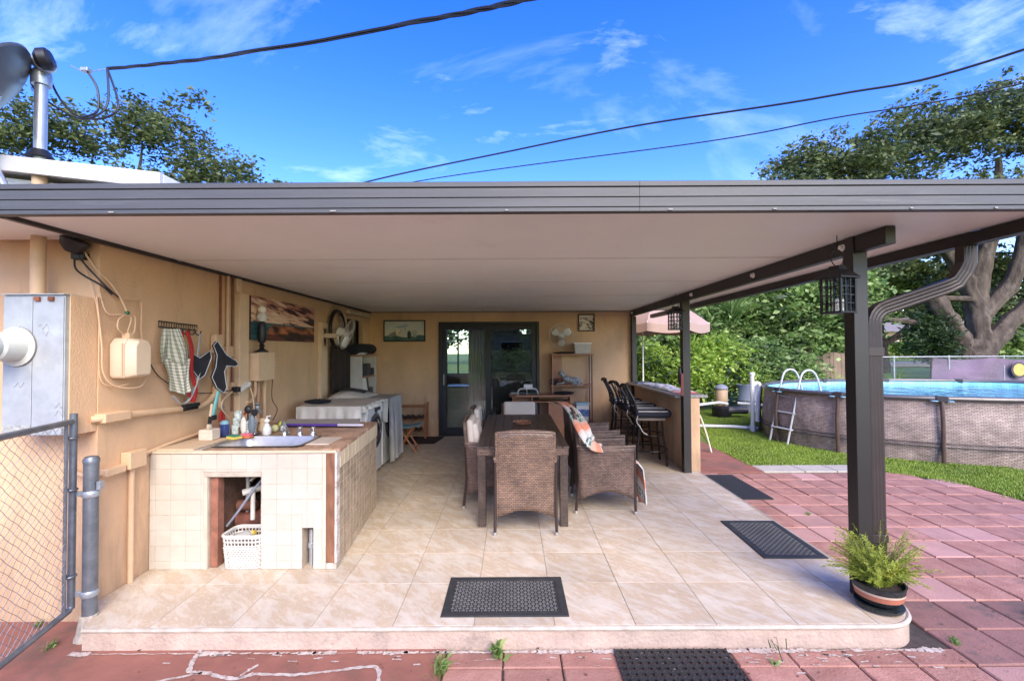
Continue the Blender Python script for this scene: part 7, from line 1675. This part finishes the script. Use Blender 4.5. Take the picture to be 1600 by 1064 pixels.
b = MB(); b.tube([(20.9, 29.5, .3), (20.9, 29.5, 3.4)], .05, 8); b.build('pole_shaft', mat('dark_pole', (.04, .04, .04), .6), t_, world=True); b = MB(); b.ball((20.9, 29.5, 3.45), .14); b.build('pole_head', GREYPL, t_, world=True, smooth=True)

# hedge and shrubs
def plant(name, label, cat, loc, blobs, ncl, per, size, m, tips=None, r0=.06, cr=.35, group=None, bark=BARK, crown='crown', stem='trunk', core=None, **k):
    t_ = TH(name, label, cat, loc, group)
    bl = [(a[0] - loc[0], a[1] - loc[1], a[2] - loc[2], *a[3:]) for a in blobs]
    leaves(crown, bl, ncl, per, size, m, t_, cr=cr, **k)
    if crown == 'foliage' and m is not L_DARK: leaves('shade_foliage', bl, int(ncl * .2), per, size * 1.15, L_DARK, t_, cr=cr * .9, **k)  # darker leaves mixed in, painting inner shade into the crown
    if tips: branchy(stem, (0, 0, 0), [tuple([q[0] - loc[0], q[1] - loc[1], q[2] - loc[2]] + ([tuple(np.array(q[3]) - np.array(loc))] if len(q) > 3 else []) + (list(q[4:]) if len(q) > 4 else [])) for q in tips], r0, bark, t_, r1=.012)
    return t_
plant('clipped_hedge', 'bright green clipped hedge beyond the street', 'hedge', (24, 35, .3), [(17 + 1.1 * i, 35, 1.1, .9, .8, 1.35) for i in range(36)], 3000, 16, .11, L_BRIGHT, cr=.45, crown='foliage')
# bush masses on the right
rb = random.Random(4)
bushes = [
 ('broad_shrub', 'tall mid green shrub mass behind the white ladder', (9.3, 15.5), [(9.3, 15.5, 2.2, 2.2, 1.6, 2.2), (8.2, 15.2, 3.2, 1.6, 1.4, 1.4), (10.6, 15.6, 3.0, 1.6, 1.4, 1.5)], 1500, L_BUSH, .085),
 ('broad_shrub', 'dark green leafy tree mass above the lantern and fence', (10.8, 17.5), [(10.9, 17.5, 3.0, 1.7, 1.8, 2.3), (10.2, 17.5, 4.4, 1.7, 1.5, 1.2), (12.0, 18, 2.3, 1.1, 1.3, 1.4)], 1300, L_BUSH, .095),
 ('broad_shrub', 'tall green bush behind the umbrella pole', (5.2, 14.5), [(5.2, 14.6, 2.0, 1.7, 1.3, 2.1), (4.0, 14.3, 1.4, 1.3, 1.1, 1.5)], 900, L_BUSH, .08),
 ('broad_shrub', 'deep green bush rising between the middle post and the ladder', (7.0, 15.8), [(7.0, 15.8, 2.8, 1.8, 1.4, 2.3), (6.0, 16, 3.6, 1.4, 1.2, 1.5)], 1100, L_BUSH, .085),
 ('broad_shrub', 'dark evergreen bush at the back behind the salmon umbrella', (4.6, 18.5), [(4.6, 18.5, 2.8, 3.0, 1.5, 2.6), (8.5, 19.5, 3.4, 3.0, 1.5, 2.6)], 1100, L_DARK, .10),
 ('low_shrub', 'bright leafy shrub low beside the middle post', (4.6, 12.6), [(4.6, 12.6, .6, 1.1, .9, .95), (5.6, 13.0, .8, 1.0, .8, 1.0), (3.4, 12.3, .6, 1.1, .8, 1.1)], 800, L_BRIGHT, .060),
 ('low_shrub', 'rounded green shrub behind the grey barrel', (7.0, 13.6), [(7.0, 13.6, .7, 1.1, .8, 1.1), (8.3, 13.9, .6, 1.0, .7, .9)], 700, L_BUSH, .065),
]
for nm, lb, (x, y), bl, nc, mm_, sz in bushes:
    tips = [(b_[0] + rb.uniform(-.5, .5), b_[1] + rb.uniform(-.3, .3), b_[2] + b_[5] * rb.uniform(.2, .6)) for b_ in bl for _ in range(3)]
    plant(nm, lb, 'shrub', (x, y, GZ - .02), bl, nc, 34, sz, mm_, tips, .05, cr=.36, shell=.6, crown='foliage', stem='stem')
# fern-like and spiky plants
def strap_plant(name, label, cat, loc, n, L, w_, m, spread=.9, droop=1.0, rise=1.0, pinn=False):
    t_ = TH(name, label, cat, loc); r_ = random.Random(hash(label) % 999 if False else len(label) * 7 + n); vs = []; fs = []
    for k in range(n):
        a = r_.uniform(0, 2 * PI); tl = r_.uniform(.05, spread); LL = L * r_.uniform(.6, 1.1); p = Vector((r_.gauss(0, .05), r_.gauss(0, .05), 0)); d_ = Vector((math.cos(a) * tl, math.sin(a) * tl, rise)).normalized()
        sd = d_.cross(Vector((0, 0, 1))).normalized(); nseg = 7 if not pinn else 12; prev = None
        for i in range(nseg + 1):
            ww = w_ * (1 - (i / nseg)) ** .6 + .002
            if pinn:
                for s_ in (-1, 1):
                    ln = w_ * 3.2 * math.sin(PI * (.12 + .86 * i / nseg)); e = p + sd * s_ * ln + d_ * ln * .5; q = d_ * w_ * .30; o_ = len(vs)
                    vs += [tuple(p - q), tuple(p + q), tuple(e + q * .3), tuple(e - q * .3)]; fs.append((o_, o_ + 1, o_ + 2, o_ + 3))
                ww = .006
            o_ = len(vs); vs += [tuple(p - sd * ww), tuple(p + sd * ww)]
            if prev is not None: fs.append((prev, prev + 1, o_ + 1, o_))
            prev = o_; p = p + d_ * LL / nseg; d_ = (d_ + Vector((math.cos(a) * .04, math.sin(a) * .04, -.13 * droop * (.3 + i / nseg)))).normalized()
    b = MB(); b.add(vs, fs); b.build('leaf', m, t_, kind='stuff'); return t_
strap_plant('spiky_yucca', 'spiky grassy leaved plant high in the green mass right of the middle post', 'yucca', (6.55, 13.6, 2.35), 160, 1.15, .022, L_BUSH, 1.2, 1.5)
strap_plant('spiky_yucca', 'yellow green spiky plant just right of the middle post', 'yucca', (4.9, 12.7, 1.15), 150, 1.0, .022, L_BRIGHT, 1.0, .9)
strap_plant('spiky_yucca', 'second yellow green spiky plant left of the tall bush', 'yucca', (5.9, 13.1, 1.25), 130, .95, .02, L_BRIGHT, 1.0, .9)
for i, (x, y, lb) in enumerate(((7.6, 12.9, 'bright fern behind the left rail of the pool ladder'), (8.5, 13.2, 'bright fern arching between the ladder and the lantern post'), (9.4, 13.0, 'large yellow green fern under the hanging lantern'), (10.2, 13.4, 'fern with broad fronds close to the left of the front post'), (6.9, 12.6, 'small fern beside the grey barrel'), (8.0, 12.4, 'low fern directly behind the far pool rim'))):
    strap_plant('fern', lb, 'fern', (x, y, .05 + .15 * (i % 2)), 34, 1.05, .045, L_BRIGHT, 1.5, 1.25, pinn=True)
strap_plant('fern', 'small bright palm seedling before the chain link fence', 'fern', (15.6, 18.6, -.1), 16, .95, .05, L_BRIGHT, 1.2, 1.0, pinn=True)
# oak on the right
oak = TH('oak_tree', 'huge spreading oak with grey forked trunk beyond the fence at right', 'tree', (22.5, 22.3, 0))
OB = (21.6, 22.3)
def W3(dx, dy, z): return Vector((dx, dy, z))
b = MB()
def limb(pts, rs, nm='limb'):
    b = MB(); P = smoothpath(pts, 5); k = len(P); R_ = [np.interp(i / (k - 1), np.linspace(0, 1, len(rs)), rs) for i in range(k)]
    for i, p in enumerate(P): P[i] = p + Vector((.03 * math.sin(i * 1.9), .03 * math.cos(i * 2.3), 0))
    b.tube(P, [r * (1 + .06 * math.sin(i * 2.1)) for i, r in enumerate(R_)], 26)
    for i in range(len(P)):
        for j in range(26):
            q = Vector(b.v[i * 26 + j]); rd = q - P[i]; n_ = fbm(j * .9, i * .35, 7, 3) * .26 + .10 * math.sin(j * 1.45 + .2 * i) - .12
            b.v[i * 26 + j] = tuple(P[i] + rd * (1 + n_))
    return b.build(nm, BARK, oak, smooth=True, ang=80)
limb([(0, 0, -.3), (.0, 0, .3), (.05, 0, 1.1), (.25, .1, 2.0)], [1.15, .85, .68, .5], 'trunk')
limb([(.2, 0, 1.0), (.35, .1, 2.4), (.35, .2, 3.9), (.8, .3, 5.6), (1.5, .3, 8.0), (1.8, .3, 11)], [.55, .45, .42, .38, .25, .1])
limb([(-.3, 0, .9), (-1.0, -.1, 2.3), (-1.9, -.2, 3.6), (-2.35, -.2, 4.3)], [.5, .42, .38, .36], 'cut_limb')
limb([(.3, 0, 1.2), (1.6, 0, 2.6), (3.2, .1, 3.9), (6, .3, 6.2), (9, .3, 8.5)], [.5, .36, .32, .25, .1])
limb([(.3, .1, 3.6), (-.3, .2, 5.2), (-1.6, .2, 7.2), (-4, .0, 9.4), (-7, 0, 10.5)], [.36, .32, .26, .18, .05])
limb([(.35, .1, 3.0), (1.8, -.2, 4.9), (2.4, -.4, 7.5), (4, -.5, 10)], [.36, .3, .22, .08])
limb([(-.9, 0, 2.2), (-3.4, .2, 2.9), (-6.2, .3, 2.8), (-9.5, .2, 1.9)], [.16, .12, .09, .03])
limb([(.2, 0, 3.9), (-2.4, .2, 4.0), (-5.5, .4, 3.6)], [.14, .1, .03])
ob = [(-5.5, 0, 9.8, 3.6, 3, 2.4), (-8.8, 0, 8.2, 2.8, 2.5, 2.2), (-10.6, 0, 7.0, 1.6, 1.5, 1.3), (-8.0, 0, 10.4, 1.8, 1.6, 1.3), (-2.0, 0, 11.3, 3.2, 3, 2.6), (1.5, 0, 12.4, 3.0, 3, 2.3), (4.5, 0, 12.0, 3.0, 3, 2.6), (8, 0, 10.5, 3.5, 3, 3.2), (-3.5, 0, 7.0, 3.2, 2.6, 1.5), (0, -.5, 8.5, 3.0, 2.5, 1.6), (5, -.5, 8.0, 3.2, 2.5, 1.8),
      (-6.0, 1, 5.2, 3.4, 1.8, 1.0), (-2.0, 1.5, 5.4, 3.0, 1.6, 1.1), (3.0, 1.5, 5.8, 2.6, 1.6, 1.1), (9.5, 0, 6.4, 3.0, 2.4, 1.5), (-8.5, 1, 4.1, 1.8, 1.4, .8), (12, 0, 9.0, 3, 3, 2.5), (-4.5, 3, 6.3, 3.2, 2, 1.3), (-.5, 3, 6.6, 3, 2, 1.3), (4, 3, 5.2, 3, 1.6, 1.4), (7.5, 2, 6.0, 3, 2, 1.4), (1.5, 3.5, 4.2, 1.6, 1.2, .8), (-.5, 1.5, 3.3, 1.2, 1.0, .5), (6.5, 1, 4.0, 2.0, 1.2, .8)]
leaves('crown', ob, 4700, 30, .105, L_OAK, oak, cr=.50, shell=.2, flat=.55)
sp_t = [(-9.6, 7.0), (-10.8, 6.1), (-7.5, 10.2), (-8.8, 9.3), (-1.8, 14.0), (-.4, 15.0)]
# small tree left of oak
st_ = TH('street_tree', 'small spreading tree standing before the clipped hedge', 'tree', (22.0, 27.2, .2))
branchy('trunk', (0, 0, -.3), [(0.15, 0, 1.9)], .24, BARK, st_, r1=.14)
branchy('limb', (.1, 0, 1.6), [(-2.0, 0, 3.2), (2.4, 0, 3.4), (.4, .3, 4.0), (-3.4, 0, 3.0), (3.6, 0, 3.0)], .11, BARK, st_, r1=.02, seed=3)
leaves('crown', [(-1.6, 0, 4.0, 2.2, 1.6, 1.0), (1.6, 0, 4.2, 2.2, 1.6, 1.0), (0, 0, 5.0, 2.4, 1.6, 1.0), (-3.4, 0, 3.3, 1.3, 1.1, .6), (3.6, 0, 3.4, 1.4, 1.1, .6)], 800, 26, .12, L_BUSH, st_, cr=.5, shell=.3)
plant('evergreen_shrub', 'dark drooping evergreen shrub to the left of the oak trunk', 'shrub', (20.5, 22.4, GZ), [(20.5, 22.4, 1.9, .9, .8, 1.4), (21.2, 22.6, 1.3, .7, .6, 1.0)], 420, 26, .13, L_DARK, [(20.5, 22.4, 3.0)], .08, cr=.4, crown='foliage', stem='stem', asp=.25)
plant('evergreen_shrub', 'green shrub to the right of the oak trunk', 'shrub', (25.5, 24, GZ), [(25.5, 24, 1.4, 2.0, 1.0, 1.4), (29, 24, 1.6, 2.0, 1.0, 1.6)], 520, 26, .13, L_BUSH, [(25.5, 24, 2.2)], .08, cr=.4, crown='foliage', stem='stem')
for lb, x, y, h in (('tall background tree behind the pink beige house at left', 34, 56, 8.5), ('broad background tree above the hedge left of the oak', 42, 58, 9.5), ('background tree seen through the forks of the oak', 51, 57, 9.0), ('background tree at the right edge beyond the oak', 60, 58, 10.0), ('background tree above the wooden fence', 26, 54, 7.0)):
    plant('background_tree', lb, 'tree', (x, y, 0), [(x, y, h, 4.6, 3, 3.0), (x - 3, y, h - 2.2, 3, 2.4, 2.6), (x + 3, y, h - 2.5, 3, 2.4, 2.6), (x, y - 1, h - 4.5, 4, 2, 2.6)], 420, 24, .26, L_OAK, [(x, y, h - 1), (x - 2.5, y, h - 2.5), (x + 2.5, y, h - 2.5)], .35, cr=.9)
# far belt of trees so the lawn ends in foliage everywhere
belt = [(-60 + 6.0 * i + rb.uniform(-1, 1), 58 + rb.uniform(-3, 3), 3.4, 4.2, 3, 4.2 + rb.uniform(-1, 1)) for i in range(30)]
o = leaves('distant_trees', belt, 2600, 14, .42, L_DARK, None, cr=1.6); tag(o, 'far belt of dark trees closing the view beyond the gardens', 'trees', kind='stuff')
# left tree over the roof
lt = TH('oak_tree', 'dark leafy tree showing over the house roof at top left', 'tree', (-12.5, 15, GZ))
branchy('trunk', (0, 0, 0), [(0.2, 0, 5.2)], .35, BARK, lt, r1=.2)
branchy('limb', (.1, 0, 4.6), [(-4, 0, 8), (1.6, 0, 8.2), (.3, 0, 8.8), (5.0, .3, 6.4), (-2.6, 0, 7), (3.0, 0, 7.2)], .10, BARK, lt, r1=.012, seed=5, wob=.2)
leaves('crown', [(-5.0, 0, 8.6, 1.9, 1.6, 1.3), (-2.4, 0, 8.7, 1.7, 1.6, 1.2), (.9, 0, 8.6, 1.6, 1.5, 1.3), (2.9, 0, 7.3, 1.5, 1.4, 1.1), (-8, 0, 8, 2.6, 2, 2.0), (.3, 0, 9.5, .9, .9, .6), (-3.8, 0, 6.9, 2.4, 1.8, 1.1), (1.2, 0, 6.7, 2.6, 1.8, 1.1)], 1250, 30, .075, L_OAK, lt, cr=.40, shell=.25)
leaves('outer_leaves', [(4.9, .2, 7.0, .5, .4, .45), (5.2, .2, 6.3, .5, .4, .4), (2.0, 0, 9.9, .6, .4, .35)], 26, 22, .075, L_OAK, lt, cr=.28)['kind'] = 'stuff'
o = leaves('rear_hedge', [(-30 + 4.0 * i, -13 + rb.uniform(-1, 1), .5, 2.8, 1.2, 1.4 + rb.uniform(-.3, .5)) for i in range(16)], 900, 16, .16, L_BUSH, None, cr=.8)
tag(o, 'hedge of the yard behind the viewer mirrored in the sliding door', 'hedge', kind='stuff')
nh = TH('neighbour_house', 'low tan house behind the viewer mirrored in the sliding door', 'house', (-3, -22, GZ))
b = MB(); b.box(-14, 4, -28, -22, -.2, 3.2); b.build('wall', mat('tan_wall', (.52, .42, .30), .9), nh, world=True)
b = MB(); b.prism([(-28.6, 3.2), (-25, 4.8), (-21.4, 3.2)], -14.6, 4.6, axis='X'); b.build('roof', mat('grey_shingle', None), nh, world=True)
for x in (-11, -6.5, -1):
    b = MB(); b.box(x, x + 2.0, -21.995, -21.93, 1.0, 2.3); fr_ = b.build('window', WHITEP, nh, world=True); b = MB(); b.box(x + .1, x + 1.9, -21.925, -21.90, 1.1, 2.2); b.build('pane', mat('dark_pane', None), fr_, world=True)
# ================================================================== GRASS
def grass_patch(name, label, n, area, h, m=L_GRASS, z=GZ - .02):
    P = area(n); n = len(P); P3 = np.column_stack([P, np.full(n, z)])
    D = rng.normal(size=(n, 3)) * .35; D[:, 2] = 1; D /= np.linalg.norm(D, axis=1)[:, None]; L = h * rng.uniform(.6, 1.2, n)
    W = np.cross(D, unit(n)); W /= np.linalg.norm(W, axis=1)[:, None]
    o = quads(name, P3 + D * L[:, None], D, W * (.0045 + .004 * rng.random(n) * (h / .03))[:, None], L, m); tag(o, label, 'grass', kind='stuff')
def area1(n):
    n0 = n
    x = rng.uniform(3.3, 6.9, n * 2); y = rng.uniform(4.2, 12.5, n * 2)
    le = np.array([lawn_edge(v) if v < 6.27 else 0 for v in y]) + rng.normal(size=len(y)) * .035 * (1 + np.sin(y * 9))
    ok = ((y < 6.27) & (x > le - .04) & (x < le + 1.9)) | ((y > 6.59) & (x > 3.40 + .0 + np.maximum(0, (y - 7.8)) * .28)) | ((y >= 6.27) & (y <= 6.6) & (x > 4.97))
    inp = ((x - PCX) / (PRX + .02)) ** 2 + ((y - PCY) / (PRY + .02)) ** 2 > 1
    k = ok & inp; return np.column_stack([x, y])[k][:n]
grass_patch('lawn_grass', 'thick mown grass between the pavers and the oval pool', 150000, area1, .022)
rg = random.Random(8)
def tuft(label, x, y, n, h, m=L_BUSH, z=GZ + .001, w_=.004):
    b = MB(); vs = []; fs = []
    for k in range(n):
        a = rg.uniform(0, 2 * PI); tl = rg.uniform(.1, .9); L = h * rg.uniform(.5, 1.1); p = Vector((rg.gauss(0, h * .18), rg.gauss(0, h * .3), 0)); d_ = Vector((math.cos(a) * tl, math.sin(a) * tl, 1)).normalized(); sd = d_.cross(Vector((rg.random(), rg.random(), .3))).normalized() * w_
        q = p + d_ * L * .6; e = q + (d_ + Vector((math.cos(a) * .6, math.sin(a) * .6, -.4))).normalized() * L * .4; o_ = len(vs)
        vs += [tuple(p - sd), tuple(p + sd), tuple(q + sd), tuple(q - sd), tuple(e)]; fs += [(o_, o_ + 1, o_ + 2, o_ + 3), (o_ + 3, o_ + 2, o_ + 4)]
    b.add(vs, fs); o = b.build('weed', m); o.location = (x, y, z); tag(o, label, 'weed'); return o
tuft('long grassy weed growing in the paver joint left of the front mat', -.385, 2.42, 60, .10)
tuft('broad leaved weed sprouting at the foot of the step below the front mat', -.085, 2.55, 26, .10, L_BUSH, GZ, .010)
tuft('thin tall weed at the step just right of the drainage mat', 1.47, 2.575, 8, .16, L_DARK, GZ, .0025)
tuft('small weed in the joint beside the drainage mat', 1.38, 2.46, 16, .035)
tuft('small weed growing in a paver joint below the slab corner', 2.50, 2.62, 22, .05)
tuft('weed clump in a paver joint at the right edge of the terrace', 3.24, 2.90, 20, .05)
tuft('small weed in the joint halfway along the terrace', 2.97, 4.64, 14, .045)
tuft('dark weed in the joint right of the potted fern', 2.70, 3.35, 16, .035, L_DARK)
tuft('grassy weed at the foot of the peach wall under the gate', -2.62, 2.62, 24, .06)
tuft('small weed beside the gate post footing', -2.38, 2.66, 18, .045)
tuft('short weeds at the foot of the front wall by the gate', -2.9, 2.83, 26, .05)
# fallen leaves / grit on pavers
b = MB()
for i in range(420):
    x, y = rg.uniform(-2.4, 5), rg.uniform(2.1, 2.6) if rg.random() < .4 else rg.uniform(2.2, 6)
    if y > 2.6 and x < 2.45: continue
    s_ = rg.uniform(.003, .011); a = rg.uniform(0, 6); z = GZ + .006
    b.add([(x + s_ * math.cos(a + q) * (1 if k % 2 else .5), y + s_ * math.sin(a + q), z + .002 * (k % 2)) for k, q in enumerate((0, 1.57, 3.14, 4.71))], [(0, 1, 2, 3)])
tag(b.build('leaf_litter', mat('dry_leaf', (.12, .075, .04), .9, var=.5, vs_=30)), 'dry leaf bits and grit scattered over the pavers', 'leaf litter', kind='stuff')
